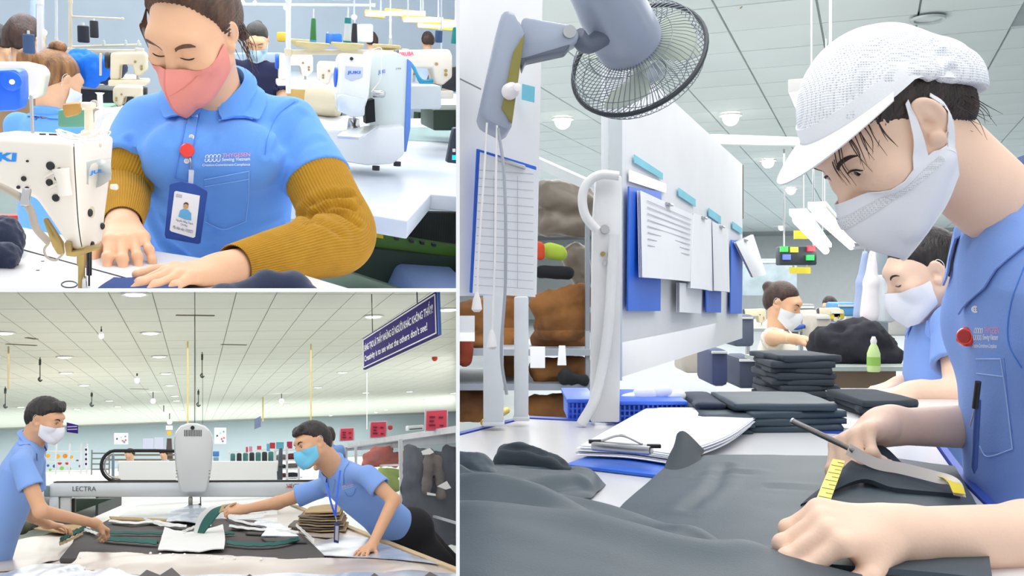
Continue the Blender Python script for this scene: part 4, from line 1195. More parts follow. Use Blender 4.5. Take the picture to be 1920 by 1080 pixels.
b = MB(); b.lathe([(.02, -.012), (.03, -.01), (.03, .01), (.02, .012)], RM.P(634, 145, dB-.02), (-1, 0, 0), 18); b.build('hand_wheel', mat('wheel_blue', (30, 96, 220), rough=.4), lk, True)
for x, y in ((640, 303), (705, 311), (745, 303)): 
    b = MB(); b.lathe([(.012, -.014), (.012, 0)], RM.P(x, y, dB+.01), (0, 0, 1), 10); b.build('rubber_foot', BLKS, lk)
# motor drum beside it
dr = thing('motor_drum', 'cream ribbed motor drum left of the bar tacking machine', 'motor', RM.P(606, 215, 3.3))
b = MB(); b.lathe([(.03, -.055), (.052, -.05), (.054, 0), (.052, .05), (.045, .056), (.02, .056), (.018, .075)], RM.P(606, 189, 3.3), (1, -.35, 0), 24); b.build('drum', MACH_D, dr, True)
b = MB(); b.lathe([(.02, .057), (.02, .064)], RM.P(606, 189, 3.3), (1, -.35, 0), 16); b.build('copper_ring', mat('copper', (190, 110, 80), rough=.4, metal=.6), dr, True)
b = MB(); b.box(RM.P(604, 228, 3.32), (.09, .06, .06)); b.build('bracket', BRASS, dr, bevel=.004)
# dark control box at the right edge
cb = thing('control_panel', 'dark control panel with lit keys at the right edge of the bench', 'control panel', RM.P(850, 310, 2.6))
fprism([(838, 305), (846, 262), (851, 240), (900, 240), (900, 312)], 2.6, .03, 'panel_case', mat('panel_navy', (38, 44, 62), rough=.4), cb, .004)
fprism(rect(848, 291, 860, 300), 2.595, .004, 'cyan_key', mat('key_cyan', (40, 200, 210), rough=.4, emit=.6), cb)
fprism(rect(849, 279, 854, 285), 2.595, .004, 'white_key', mat('key_white', (245, 245, 240), rough=.4), cb)
# ================================================================ ROOM A: the background
RM = RA
WALLA = mat('wall_pale_blue', (196, 210, 224), rough=.7, var=.04, vscale=1.2)
b = MB(); b.box(A3(0, 15.5, .4), (22, .2, 8)); o = b.build('wall_back', WALLA); tag(o, kind='structure')
b = MB(); b.box(A3(0, 9.0, -1.22), (20, 13, .1)); o = b.build('floor', mat('floor_grey_green', (120, 132, 128), rough=.4, var=.1, vscale=1.5)); tag(o, kind='structure')
WPOLE = mat('pole_white', (226, 228, 230), rough=.4, var=.03)
def pole(x0, x1, y0, y1, d, label, m=WPOLE, cat='post', name='post'):
    t = thing(name, label, cat, RM.P((x0+x1)/2, y1, d))
    r = (x1-x0)/2*d/F
    b = MB(); b.tube([RM.P((x0+x1)/2, y0, d), RM.P((x0+x1)/2, y1, d)], r, 14); b.build('pole', m, t, True)
    b = MB()
    for f in (.25, .7): 
        c = RM.P((x0+x1)/2, y0+(y1-y0)*f, d); b.lathe([(r*1.25, -r), (r*1.25, r)], c, (0, 0, 1), 14)
        b.build('collar', m, t, True); b = MB()
    return t
pole(70, 80, -60, 190, 4.4, 'thick white post behind the ponytail woman')
pole(129, 135, -60, 190, 4.6, 'thin cream post of the thread rack with black spools', MACH_D)
pole(103, 108, -60, 130, 6.0, 'slim grey post left of the thread rack with black spools', mat('pole_grey', (190, 198, 206), rough=.5))
pole(57, 66, -60, 90, 8.0, 'pale blue post near the back wall at the upper left', mat('pole_blue', (170, 190, 210), rough=.5))
pole(536, 545, -60, 175, 4.3, 'white post carrying the rail with green thread cones')
pole(730, 734, 20, 90, 5.0, 'thin white rod above the white sewing machine', WPOLE, 'rod', 'rod')
pole(826, 829, -40, 120, 4.6, 'thin grey rod at the right side of the thread rail', MATS['pole_grey'], 'rod', 'rod')
def rail(x0, y0, x1, y1, d, w, label, m=MACH_D, ends=True, name='rail'):
    t = thing(name, label, 'rail', RM.P(x0, y0, d))
    b = MB(); b.bar(RM.P(x0, y0, d), RM.P(x1, y1, d), w*d/F, w*d/F); b.build('bar', m, t, bevel=.003)
    for k, (x, y) in enumerate(((x0, y0), (x1, y1))):
        b = MB(); b.box(RM.P(x, y, d), (w*1.4*d/F,)*3); b.build('end_block', m, t, bevel=.003)
    return t
rail(540, 98, 760, 98, 4.25, 9, 'cream rail running behind the bar tacking machine')
rail(133, 98, 262, 98, 4.6, 10, 'cream shelf rail below the black spools')
rail(133, 88, 262, 84, 4.7, 4, 'narrow upper rail below the black spools')
rail(135, 31, 230, 35, 4.6, 3, 'thin arm of the left thread rack')
WOOD = mat('disc_wood', (206, 188, 136), rough=.6, var=.1, vscale=10)
def disc_shelf(x, y, rpx, d, label):
    b = MB(); r = rpx*d/F; b.lathe([(r*.3, -.03), (r, -.006), (r, .004), (r*.9, .006)], RM.P(x, y, d), (0, 0, 1), 22); o = b.build('cone_plate', WOOD, None, True); tag(o, label, 'plate')
disc_shelf(587, 82, 30, 4.2, 'round wooden plate under the green thread cone')
disc_shelf(652, 83, 30, 4.2, 'round wooden plate under the teal banded thread cone')
disc_shelf(725, 86, 26, 4.3, 'round wooden plate right of the teal banded cone')
disc_shelf(563, 76, 22, 4.6, 'wooden plate beside the white post, without a cone')
TGRN = mat('thread_green', (70, 142, 82), rough=.8, kind='wave', vscale=120, bstretch=(0, 0, 1), rgb2=(54, 120, 66)); TTEAL = mat('thread_teal', (30, 130, 130), rough=.8)
TWHT = mat('thread_pale', (200, 208, 206), rough=.8, var=.08); TBLK = mat('thread_black', (38, 40, 48), rough=.8); TNAV = mat('thread_navy', (60, 84, 124), rough=.8)
thread_cone(587, 80, 4.18, 42, TGRN, 'tall green thread cone on the right rail', .62, tip=mat('cone_tip_blue', (70, 150, 220), rough=.5))
t = thread_cone(651, 82, 4.18, 46, TWHT, 'pale thread cone with teal bands on the right rail', .7, tip=TTEAL)
b = MB(); s_ = 46*4.18/F/.13; b.lathe([(.0165*s_, .10*s_), (.0155*s_, .128*s_)], RM.P(651, 82, 4.18), (0, 0, 1), 18); b.build('top_band', TTEAL, t, True)
thread_cone(664, 80, 4.5, 34, TBLK, 'black thread cone behind the teal banded cone', .8)
def spool(x, y, w, hpx, d, m, label):
    t = thing('thread_spool', label, 'thread spool', RM.P(x, y, d)); r = w/2*d/F; hh = hpx*d/F; c = RM.P(x, y, d)
    b = MB(); b.lathe([(r*.8, 0), (r, .004), (r*.97, hh*.95), (r*.8, hh)], c, (0, 0, 1), 18); b.build('thread', m, t, True)
    b = MB(); b.lathe([(r*.25, hh), (r*.2, hh*1.18)], c, (0, 0, 1), 10); b.build('core', MATS['spindle_white'], t, True)
    return t
spool(157, 80, 19, 28, 4.55, TBLK, 'wide black thread spool on the left rack')
spool(177, 71, 14, 28, 4.7, TBLK, 'narrow black thread spool on the left rack')
spool(55, 101, 19, 32, 3.6, TNAV, 'slate blue thread spool in front of the brown jacket')
for k, (x, l) in enumerate(((195, 'first small white cone right of the black spools'), (236, 'second small white cone right of the black spools'), (260, 'small white cone next to the machinist temple'))): thread_cone(x, 86, 4.65, 9, TWHT, l, 1.4)
thread_cone(732, 84, 4.3, 12, TWHT, 'small white cone above the white sewing machine', 1.3)
spool(822, 80, 14, 22, 4.4, TNAV, 'navy bobbin with wire handles on the right machine')
thread_cone(852, 82, 4.3, 30, TTEAL, 'teal thread cone at the right edge of the sewing room', 1.0)
spool(614, 82, 7, 18, 6.0, mat('spool_blue', (40, 110, 200), rough=.7), 'small blue spool between the green and the teal cones')
# lamps
LAMP = mat('tube_light', (255, 252, 240), rough=.4, emit=5.0)
LAMPY = mat('lamp_tray_yellow', (226, 190, 60), rough=.5)
def tube_lamp(x0, x1, y, d, hpx, label):
    t = thing('fluorescent_lamp', label, 'lamp', RM.P((x0+x1)/2, y, d)); r = hpx/2*d/F
    b = MB(); b.tube([RM.P(x0, y, d), RM.P(x1, y, d)], r, 12); b.build('tube', LAMP, t, True)
    b = MB(); b.box((RM.P(x0, y, d)+RM.P(x1, y, d))/2+A3(0, .05, .0), ((x1-x0)*d/F, .06, r*3.2)); b.build('tray', LAMPY, t, bevel=.01)
    for x in (x0+8, x1-8):
        b = MB(); b.tube([RM.P(x, y-4, d), RM.P(x, y-60, d)], .006, 6); b.build('hanger', MATS['pole_grey'], t)
tube_lamp(686, 722, 26, 8.5, 8, 'short yellow backed tube lamp hanging at the upper right of the sewing room')
tube_lamp(724, 797, 25, 8.5, 8, 'long yellow backed tube lamp hanging at the upper right of the sewing room')
tube_lamp(757, 830, 37, 7.8, 8, 'lower yellow backed tube lamp above the right sewing machine')
tube_lamp(785, 862, 45, 8.8, 12, 'broad white tube lamp at the right end of the sewing room')
b = None
def bulb(x, y, d, rpx, label):
    t = thing('hanging_bulb', label, 'lamp', RM.P(x, y, d)); r = rpx*d/F
    b = MB(); b.ball(RM.P(x, y, d), (r, r, r*.9), 14, 10); b.build('globe', LAMP, t, True)
    b = MB(); b.tube([RM.P(x, y-rpx, d), RM.P(x, y-70, d)], .006, 6); b.build('cord', MATS['pole_grey'], t)
bulb(538, 14, 7.5, 6, 'round glowing bulb beside the white post'); bulb(664, 32, 7.5, 5, 'small glowing bulb hanging on a bent arm')
bulb(455, 4, 10, 3.5, 'tiny far bulb above the navy jacket woman'); bulb(478, 5, 10, 3.5, 'second tiny far bulb above the navy jacket woman')
bulb(81, 61, 7, 6, 'pale blue glowing lamp behind the brown jacket woman')
# background sewing machines
def back_machine(x, y, d, s, label, m, flip=1, pink=False, col=None):
    """small overlock machine on its bed: pillar, arm, head, needle, wheel."""
    t = thing('sewing_machine', label, 'sewing machine', RM.P(x, y, d)); k = d/F*s
    q = lambda pts, dd=0: [RM.P(x+a*s*flip, y+b_*s, d+dd) for a, b_ in pts]
    b = MB(); b.prism(q([(-45, -60), (30, -62), (34, -52), (34, -20), (20, -8), (8, -10), (4, -34), (-24, -34), (-26, 0), (-46, 0)]), (0, .12, 0)); b.build('machine_arm', m, t, bevel=.01, seg=3)
    b = MB(); b.prism(q([(-50, 0), (36, 0), (36, 12), (-50, 14)], -.02), (0, .18, 0)); b.build('machine_bed', m, t, bevel=.006)
    b = MB(); b.tube([RM.P(x+16*s*flip, y-10*s, d+.05), RM.P(x+16*s*flip, y, d+.05)], .006, 8); b.build('needle_bar', STEEL, t)
    b = MB(); b.lathe([(16*k, -.01), (18*k, 0), (16*k, .01)], RM.P(x-50*s*flip, y-44*s, d+.06), (1, 0, 0), 18); b.build('hand_wheel', col or BLKS, t, True)
    for a, b2 in ((10, -40), (24, -30), (24, -24)):
        bb = MB(); bb.lathe([(2.4*k, 0), (2.4*k, .004)], RM.P(x+a*s*flip, y+b2*s, d-.001), (0, -1, 0), 10); bb.build('screw', BRASS, t)
    return t
tm = back_machine(806, 170, 3.9, 1.25, 'cream sewing machine with pink lettering at the far right', MACH, 1)
text_quad('SIRUBA', [RM.P(x, y, 3.895) for x, y in ((748, 106), (776, 104), (776, 96), (748, 98))], mat('letter_pink', (244, 120, 150), rough=.5, var=0), tm, bold=.04)
for k in range(3):
    b = MB(); b.tube([RM.P(770+k*3, 118+k*4, 3.85), RM.P(790, 150+k*3, 3.83), RM.P(812, 150+k*5, 3.83)], .006, 6, 14); b.build('cyan_hose', mat('hose_cyan', (40, 150, 190), rough=.4), tm, True)
back_machine(245, 150, 4.2, .85, 'beige sewing machine just left of the machinist', MACH_D, 1)
back_machine(560, 150, 4.9, .8, 'pale sewing machine behind the white post', MACH, 1, col=MATS['wheel_blue'])
back_machine(235, 205, 3.3, .7, 'old beige overlock machine beside the machinist shoulder', MACH_D, -1)
back_machine(625, 165, 4.6, .8, 'cream sewing machine with a blue wheel behind the bar tacker', MACH, -1, col=MATS['wheel_blue'])
wm = thing('sewing_machine', 'white machine head with a raised loop handle beside the machinist sleeve', 'sewing machine', RM.P(200, 260, 2.6))
fprism([(175, 208), (235, 203), (250, 215), (250, 280), (178, 280)], 2.75, .1, 'machine_arm', MACH, wm, .01)
b = MB(); b.tube([RM.P(180, 275, 2.6), RM.P(182, 235, 2.6), RM.P(194, 213, 2.6), RM.P(210, 212, 2.62), RM.P(214, 235, 2.64), RM.P(212, 280, 2.66)], .0085, 10, 30); b.build('loop_handle', MACH, wm, True)
b = MB(); b.tube([RM.P(165, 215, 2.8), RM.P(172, 195, 2.8), RM.P(180, 195, 2.8), RM.P(180, 225, 2.8)], .007, 10, 20); b.build('thread_arm', HOSE, wm, True)
b = MB(); b.lathe([(.012, 0), (.007, .004), (.007, .035), (.012, .04)], RM.P(188, 203, 2.75), (0, 0, 1), 14); b.build('guide_post', MACH, wm, True)
# blue motor and white machine at the far left
bm_ = thing('servo_motor', 'bright blue motor box with a white button at the far left', 'motor', RM.P(18, 205, 2.9))
fprism([(-30, 132), (30, 130), (38, 140), (39, 185), (34, 208), (-30, 210)], 2.9, .12, 'motor_case', mat('motor_blue', (20, 104, 236), rough=.35), bm_, .012)
b = MB(); b.lathe([(.026, 0), (.026, .01), (.018, .014)], RM.P(22, 152, 2.9), (0, -1, 0), 22); b.build('dial', MATS['motor_blue'], bm_, True)
b = MB(); b.lathe([(.007, .012), (.007, .02), (.004, .022)], RM.P(25, 153, 2.9), (0, -1, 0), 14); b.build('button', LOOP, bm_, True)
o = fprism([(-30, 118), (36, 118), (70, 126), (80, 140), (70, 185), (-30, 190)], 3.1, .15, 'machine_table_body', MACH, None, .01); tag(o, 'cream machine body behind the blue motor box', 'sewing machine')
# tables and cloth in the middle distance
for pts, lab in (([(130, 160), (250, 168), (260, 140), (140, 134)], 'wooden edged sewing table behind the beige machine'), ([(520, 165), (640, 172), (640, 138), (520, 132)], 'wooden edged sewing table behind the white post'), ([(790, 205), (900, 210), (900, 178), (790, 172)], 'wooden edged sewing table at the far right')):
    t = thing('sewing_table', lab, 'table', RM.PZ(pts[0][0], pts[0][1], TZ-.06))
    pslab(pts, TZ-.05, .03, 'table_top', mat('table_pale', (222, 226, 226), rough=.4), t)
    e = [(pts[0][0], pts[0][1]), (pts[1][0], pts[1][1])]; p0, p1 = RM.PZ(*e[0], TZ-.05), RM.PZ(*e[1], TZ-.05)
    b = MB(); b.bar(p0-A3(0, .01, .05), p1-A3(0, .01, .05), .1, .02, up=(0, 1, 0)); b.build('wood_edge', mat('edge_wood', (196, 156, 92), rough=.6, var=.1), t)
    for q in (p0, p1):
        b = MB(); b.tube([q+A3(0, .15, -.03), q+A3(0, .15, -.8)], .03, 8); b.build('leg', GRND, t)
BLUEC = mat('cloth_bright_blue', (20, 120, 245), rough=.8, var=.08, vscale=10)
dT = 4.4
o = cloth([[(RM.P(142, 140, dT), .05), (RM.P(150, 118, dT), .05), (RM.P(165, 122, dT), .055), (RM.P(172, 140, dT), .05)], [(RM.P(190, 140, dT), .03), (RM.P(197, 120, dT), .035)]], 'blue_cloth_heap', BLUEC, None, .009, .022, 85, 2); tag(o, 'heap of bright blue cloth under the left thread rack', 'cloth')
o = cloth([[(RM.P(176, 128, 4.6), .05), (RM.P(200, 130, 4.6), .06), (RM.P(215, 128, 4.6), .05)]], 'navy_cloth_heap', NAVYC, None, .011, .022, 75, 2); tag(o, 'dark navy cloth behind the bright blue heap', 'cloth')
o = fprism(rect(186, 100, 190, 142), 4.3, .02, 'rack_upright', MACH_D, None, .002); tag(o, 'thin cream upright in front of the bright blue cloth', 'post')
o = fprism([(145, 165), (250, 172), (250, 235), (135, 235)], 4.6, .4, 'cabinet', mat('cabinet_dark', (40, 42, 44), rough=.7, var=.2, vscale=3), None, .01); tag(o, 'dark cabinet under the table behind the ponytail woman', 'cabinet')
o = fprism(rect(108, 205, 200, 240), 3.2, .3, 'green_mat', mat('mat_green', (96, 158, 130), rough=.5), None, .01); tag(o, 'green work surface behind the cream machine post', 'table')
o = fprism([(115, 195), (150, 192), (150, 215), (120, 222)], 3.1, .05, 'wooden_tray', mat('tray_wood', (190, 140, 66), rough=.6, var=.1), None, .01); tag(o, 'small wooden tray in front of the seated woman with the bun', 'tray')
o = fprism(rect(760, 160, 828, 205), 3.7, .3, 'machine_stand', mat('stand_grey', (190, 198, 204), rough=.5), None, .01); tag(o, 'grey stand below the pink lettered machine', 'stand')
o = fprism(rect(812, 205, 900, 245), 4.2, .3, 'storage_box', GRND, None, .01); tag(o, 'dark green storage box under the far right table', 'box')
o = fprism([(815, 130), (870, 122), (870, 172), (800, 172)], 4.1, .1, 'keyboard_box', mat('box_charcoal', (44, 48, 54), rough=.5), None, .01); tag(o, 'charcoal control box beside the pink lettered machine', 'control box')
o = fprism(rect(420, 100, 536, 150), 9.5, .5, 'parts_shelf', mat('shelf_pale', (150, 170, 190), rough=.6, var=.2, vscale=3), None, .02); tag(o, 'pale blue parts shelf behind the navy jacket woman', 'shelf')
o = fprism(rect(520, 60, 536, 78), 7.5, .1, 'yellow_box', LAMPY, None, .01); tag(o, 'yellow box far behind the green thread cone', 'box')
o = fprism(rect(624, 62, 642, 84), 7.5, .3, 'blue_bin', MATS['spool_blue'], None, .02); tag(o, 'blue bin between the green and teal cones', 'bin')
o = fprism(rect(675, 45, 700, 80), 9, .3, 'white_cupboard', WPOLE, None, .02); tag(o, 'white cupboard by the back wall right of the teal cone', 'cupboard')
for k, (x0, x1, l) in enumerate(((100, 128, 'pale panel'), (395, 520, 'window strip'))): pass
rail(430, 8, 700, 10, 10.5, 5, 'grey conduit along the back wall of the sewing room', MATS['pole_grey'], name='conduit')
rail(625, 0, 655, 0, 7.6, 2, 'bent lamp arm above the teal cone', MATS['pole_grey'], name='lamp_arm')
# background workers
mB = mat('jacket_brown', (168, 136, 100), rough=.9, var=.1, vscale=8); mN = mat('jacket_navy', (22, 28, 66), rough=.9, var=.1)
t1, H1, s1 = simple_person('seated woman with a light brown bun and ponytail, blue polo, seen from behind', RM.P(108, 152, 4.3), (.75, .62, -.42), (.5, 1, 0), POLO, HAIR_LB, 'pony', MASK_W, .93, (0, -.08, -.5), h=.012)
b = MB(); b.ball(H1.L(0, -.05, .135), (.035, .03, .026), 16, 10); b.build('hair_bun', HAIR_LB, t1, True)
b = MB(); b.lathe([(.024, -.018), (.032, -.006), (.03, .012)], H1.L(0, -.055, .108), H1.R@A3(0, -.2, 1), 18); b.build('hair_tie', HAIR_DB, t1, True)
simple_person('woman with long dark red hair in a brown hooded jacket at the far left', RM.P(50, 72, 5.8), (.5, .8, -.3), (.5, 1, 0), mB, HAIR_DB, 'long', None, .95, h=.014, collar_on=False)
simple_person('person with short black hair at the far left edge of the sewing room', RM.P(-4, 80, 7.2), (.6, .8, -.3), (.6, .8, 0), mat('jacket_grey', (110, 116, 124), rough=.9), HAIR_K, 'long', None, .95, h=.015, collar_on=False)
simple_person('woman in a dark navy jacket and pale blue mask working behind the machinist', RM.P(481, 76, 7.2), (-.1, -.9, -.55), (-.1, -1, 0), mN, HAIR_K, 'pony', mat('mask_pale_blue', (190, 222, 246), rough=.9), .95, h=.014, collar_on=False)
for x, d, l in ((696, 8.2, 'far worker with brown hair behind the teal banded cone'), (801, 8.0, 'far worker with brown hair behind the pink lettered machine')):
    simple_person(l, RM.P(x, 76, d*1.6), (0, 1, -.3), (0, 1, 0), WPOLE if x < 700 else mat('shirt_pale_blue', (190, 208, 236), rough=.9), HAIR_DB, 'long', None, .9, h=.03, collar_on=False)
# ================================================================ ROOM B: the cutting hall
RM = RB
P = RB.P
TB = -0.598; CZB = 3.03
WALLB = mat('wall_ice_blue', (206, 222, 230), rough=.7, var=.02, vscale=.3)
TILE = mat('ceiling_tile', (236, 234, 224), rough=.85, var=.02, vscale=.8, bump=.03, bscale=80)
GRIDM = mat('ceiling_grid', (188, 186, 172), rough=.8, var=.05)
b = MB(); b.box(A3(-2, 114, .8), (160, .3, 6)); o = b.build('wall_back', WALLB); tag(o, kind='structure')
b = MB(); b.box(A3(0, 60, -1.5), (150, 112, .1)); o = b.build('floor', mat('floor_hall', (176, 184, 182), rough=.35, var=.05, vscale=.5)); tag(o, kind='structure')
b = MB(); b.box(A3(0, 64, CZB+.07), (150, 104, .06)); ceilB = b.build('ceiling', GRIDM); tag(ceilB, kind='structure')
TW, TD = .78, 2.13
tm_ = MB(); tm_.box((0, 0, 0), (TW-.02, TD-.045, .03))
proto = None; rest = MB(); cnt = 0
ang = math.radians(1.7); ca, sa = math.cos(ang), math.sin(ang)
for r_ in range(0, 42):
    y = 16.4+r_*TD
    half = int((y*.29)/TW)+2
    for c_ in range(-half, half+1):
        x = (c_+.45)*TW
        X, Y = x*ca-y*sa, x*sa+y*ca
        if r_ < 12 and cnt < 300 and abs(X) < Y*.25:
            cnt += 1
            if proto is None:
                proto = tm_.build('ceiling_tile', TILE, ceilB); me0 = proto.data
                proto.matrix_basis = Matrix.Translation((X, Y, CZB+.02)) @ Matrix.Rotation(ang, 4, 'Z')
            else:
                q = bpy.data.objects.new('ceiling_tile', me0); reg(q, ceilB); q.matrix_basis = Matrix.Translation((X, Y, CZB+.02+.004*random.random())) @ Matrix.Rotation(ang, 4, 'Z')
        else: rest.box((X, Y, CZB+.02), (TW-.02, TD-.05, .03), rotm('Z', 1.7))
o = rest.build('far_ceiling_tiles', TILE, ceilB); o['kind'] = 'stuff'
# recessed lights
DLAMP = mat('downlight_glow', (255, 253, 246), rough=.4, emit=6.0)
TRIM = mat('downlight_trim', (236, 236, 230), rough=.4)
def downlight(x, y, where, r=.19, room=None, cz=None, grp=None):
    c = RM.PZ(x, y, (cz or CZB)-.004)
    t = thing('ceiling_downlight', where, 'ceiling light', c)
    b = MB(); b.lathe([(r*1.35, .0), (r*1.3, -.03), (r*1.02, -.02), (r*1.0, .0)], c, (0, 0, 1), 20); b.build('trim_ring', TRIM, t, True)
    b = MB(); b.lathe([(r, -.004), (r*.9, -.03), (r*.4, -.045)], c, (0, 0, 1), 18); b.build('glass', DLAMP, t, True)
    return t
DL = [(253, 551, 'largest round ceiling light, cut by the top edge of the cutting hall'), (8, 624, 'round ceiling light at the far left edge of the cutting hall'), (282, 624, 'big round ceiling light right of the left man, second from the top'),
      (121, 669, 'round ceiling light above the left man, upper of two'), (299, 668, 'round ceiling light below the big one, third from the top'), (124, 699, 'round ceiling light above the left man, lower of two'),
      (312, 700, 'bright round ceiling light, fourth from the top'), (319, 722, 'round ceiling light, fifth from the top'), (158, 722, 'small round ceiling light right of the left man'),
      (205, 751, 'small round ceiling light, first of three in a slant row'), (221, 762, 'small round ceiling light, second of three in a slant row'), (234, 771, 'small round ceiling light, third of three in a slant row'),
      (328, 742, 'small round ceiling light above the cutter head, upper'), (331, 751, 'small round ceiling light above the cutter head, middle'), (338, 770, 'small round ceiling light above the cutter head, lower'), (39, 763, 'small round ceiling light left of the left man head'), (144, 767, 'dim small ceiling light right of the left man hair'),
      (642, 698, 'bright round ceiling light left of the purple banner'), (596, 726, 'round ceiling light above the right man'), (700, 593, 'faint ceiling light behind the purple banner'), (840, 580, 'oval ceiling light right of the purple banner'), (768, 734, 'round ceiling light below the purple banner'),
      (686, 736, 'small round ceiling light below the banner corner'), (654, 750, 'small ceiling light right above the right man'), (758, 757, 'small ceiling light beside the red posters'), (538, 758, 'small ceiling light left of the right man, upper'), (518, 771, 'small ceiling light left of the right man, lower'),
      (800, 749, 'small ceiling light above the largest red poster'), (705, 773, 'tiny ceiling light above the middle red poster'), (724, 768, 'tiny ceiling light right of the middle red poster'), (773, 781, 'tiny ceiling light left of the largest red poster'), (620, 779, 'tiny ceiling light over the right man hair'), (850, 737, 'small ceiling light at the right edge of the cutting hall'), (471, 790, 'tiny far ceiling light left of the blue hanging sign')]
for x, y, l in DL: downlight(x, y, l)
# things hanging from the ceiling
HK = mat('hook_dark', (70, 72, 70), rough=.5, metal=.4)
def hanging(x, y0, y1, d, label, kind='hook', m=None, w=3.0, name=None, cat=None):
    d = RM.PZ(x, y0, CZB)[1]/KB; k = d*KB/F
    t = thing(name or ('hanging_'+kind), label, cat or kind, P(x, y1, d))
    top = RM.P(x, y0, d)
    b = MB(); b.tube([A3(top[0], top[1], CZB), RM.P(x, y1, d)], w*.25*k, 6); b.build('cord', m or HK, t)
    if kind == 'hook':
        b = MB(); b.box(RM.P(x, lerp(y0, y1, .2), d), (3.4*k, 3*k, (y1-y0)*.22*k)); b.build('block', HK, t, bevel=.3*k)
        b = MB(); b.tube([RM.P(x, y1-8, d), RM.P(x-3, y1-4, d), RM.P(x, y1, d), RM.P(x+4, y1-3, d)], 1.2*k, 7, 14); b.build('hook_bend', HK, t, True)
    if kind == 'bulb':
        b = MB(); b.lathe([(1.6*k, 0), (4*k, -4*k), (4.4*k, -10*k), (2*k, -13*k)], RM.P(x, y1-12, d), (0, 0, 1), 12); b.build('glass', mat('bulb_glass', (226, 232, 238), rough=.2, emit=.3), t, True)
        b = MB(); b.box(RM.P(x, y1-14, d), (2.4*k, 2.4*k, 5*k)); b.build('socket', HK, t)
    if kind == 'lamp':
        b = MB(); b.ball(RM.P(x, y1, d), 4.2*k, 12, 8); b.build('globe', DLAMP, t, True)
    return t
hanging(190, 612, 634, 19, 'clear bulb hanging from the ceiling above the left man', 'bulb'); hanging(257, 700, 717, 30, 'small clear bulb hanging far behind', 'bulb')
hanging(75, 670, 715, 12, 'dark pulley hook hanging above the left man', 'hook'); hanging(172, 735, 762, 18, 'pulley hook on a slack wire right of the left man', 'hook')
hanging(379, 660, 708, 14, 'black pulley hook hanging above the cutter head', 'hook'); hanging(372, 730, 762, 20, 'smaller pulley hook behind the cutter head', 'hook')
hanging(10, 725, 765, 9, 'black tool handle hanging at the left edge', 'hook')
hanging(365, 590, 795, 11.0, 'long thin steel wire down to the cutter head', 'wire', w=2.6); hanging(380, 700, 795, 12.0, 'second thin wire beside the cutter head', 'wire', w=1.6)
hanging(583, 645, 790, 22, 'thin yellow pole behind the right man', 'pole', mat('pole_yellow', (226, 200, 120), rough=.5), 5); hanging(493, 745, 790, 40, 'short yellow rod holding the blue hanging sign', 'rod', MATS['pole_yellow'], 5)
hanging(352, 640, 800, 16, 'yellow hanging rod left of the cutter wire', 'rod', MATS['pole_yellow'], 5); hanging(16, 650, 730, 10, 'tan bent rod at the upper left corner', 'rod', mat('rod_tan', (196, 176, 130), rough=.6), 6)
hanging(688, 690, 805, 30, 'thin white cable below the banner', 'cable', LOOP, 3)
hanging(287, 735, 752, 38, 'glowing globe lamp on a cord, left of the cutter head', 'lamp'); hanging(307, 760, 777, 42, 'glowing globe lamp close to the cutter head', 'lamp'); hanging(318, 775, 791, 45, 'lowest glowing globe lamp left of the cutter head', 'lamp'); hanging(528, 738, 752, 38, 'glowing globe lamp left of the right man', 'lamp'); hanging(256, 800, 816, 60, 'far glowing globe lamp over the back tables', 'lamp')
for a_, b_ in (((366, 640), (348, 688)), ((360, 612), (396, 640))):
    pass
o = None
b = MB(); b.ball(RM.PZ(815, 672, CZB-.05), .11, 14, 10); o = b.build('alarm_bell', mat('alarm_red', (206, 60, 46), rough=.5), None, True); tag(o, 'round red alarm on the ceiling right of the banner', 'alarm')
for (x0, y0, x1, y1, l) in ((12, 645, 68, 648, 'dark stained ceiling gap at the left'), (415, 646, 462, 647, 'yellow edged opening in the ceiling left of centre'), (50, 633, 68, 636, 'small black ceiling gap above the left man'), (330, 591, 402, 592, 'dark ceiling slot at the cutter wire'), (245, 729, 278, 730, 'rusty ceiling slot behind the slack wire')):
    p0, p1 = RM.PZ(x0, y0, CZB), RM.PZ(x1, y1, CZB)
    b = MB(); b.bar(p0, p1, .12, .012, up=(0, 0, 1)); o = b.build('ceiling_slot', mat('slot_brown', (112, 96, 66), rough=.8), ceilB)
# purple banner
SIGN = mat('banner_purple', (50, 36, 112), rough=.8, spec=.15, var=.02); SIGNE = mat('banner_edge_blue', (60, 110, 190), rough=.5)
bn = thing('hanging_banner', 'long purple banner with white slogan hanging from the ceiling', 'banner', RM.P(750, 660, 12))
Br, Bl = RM.PZ(819, 545, 2.236), RM.PZ(680, 635, 2.236); bdir = nrm((Br-Bl)*A3(1, 1, 0)); bn_n = np.cross(bdir, A3(0, 0, 1)); bn_n = bn_n if np.dot(bn_n, Br) < 0 else -bn_n
q4 = [A3(Bl[0], Bl[1], 1.56), A3(Br[0], Br[1], 1.56), A3(Br[0], Br[1], 2.236), A3(Bl[0], Bl[1], 2.236)]
b = MB(); b.prism(q4, -bn_n*.05); b.build('board', SIGN, bn)
b = MB(); b.bar(q4[1]-bn_n*.02, q4[2]-bn_n*.02, .04, .07); b.build('side_edge', SIGNE, bn)
bq = lambda u, v: bil(q4, u, v)+bn_n*.006
WHT = mat('sign_white', (245, 245, 248), rough=.5, var=0)
for (u0, v0, u1, v1) in ((.015, .06, .985, .06), (.015, .94, .985, .94), (.015, .06, .015, .94), (.985, .06, .985, .94)):
    b = MB(); b.tube([bq(u0, v0), bq(u1, v1)], .012, 5); b.build('border_line', WHT, bn)
text_quad('SÁNG TẠO LÀ THẤY NHỮNG GÌ NGƯỜI KHÁC KHÔNG THẤY!', [bq(.03, .5), bq(.96, .5), bq(.96, .86), bq(.03, .86)], WHT, bn, bold=.012)
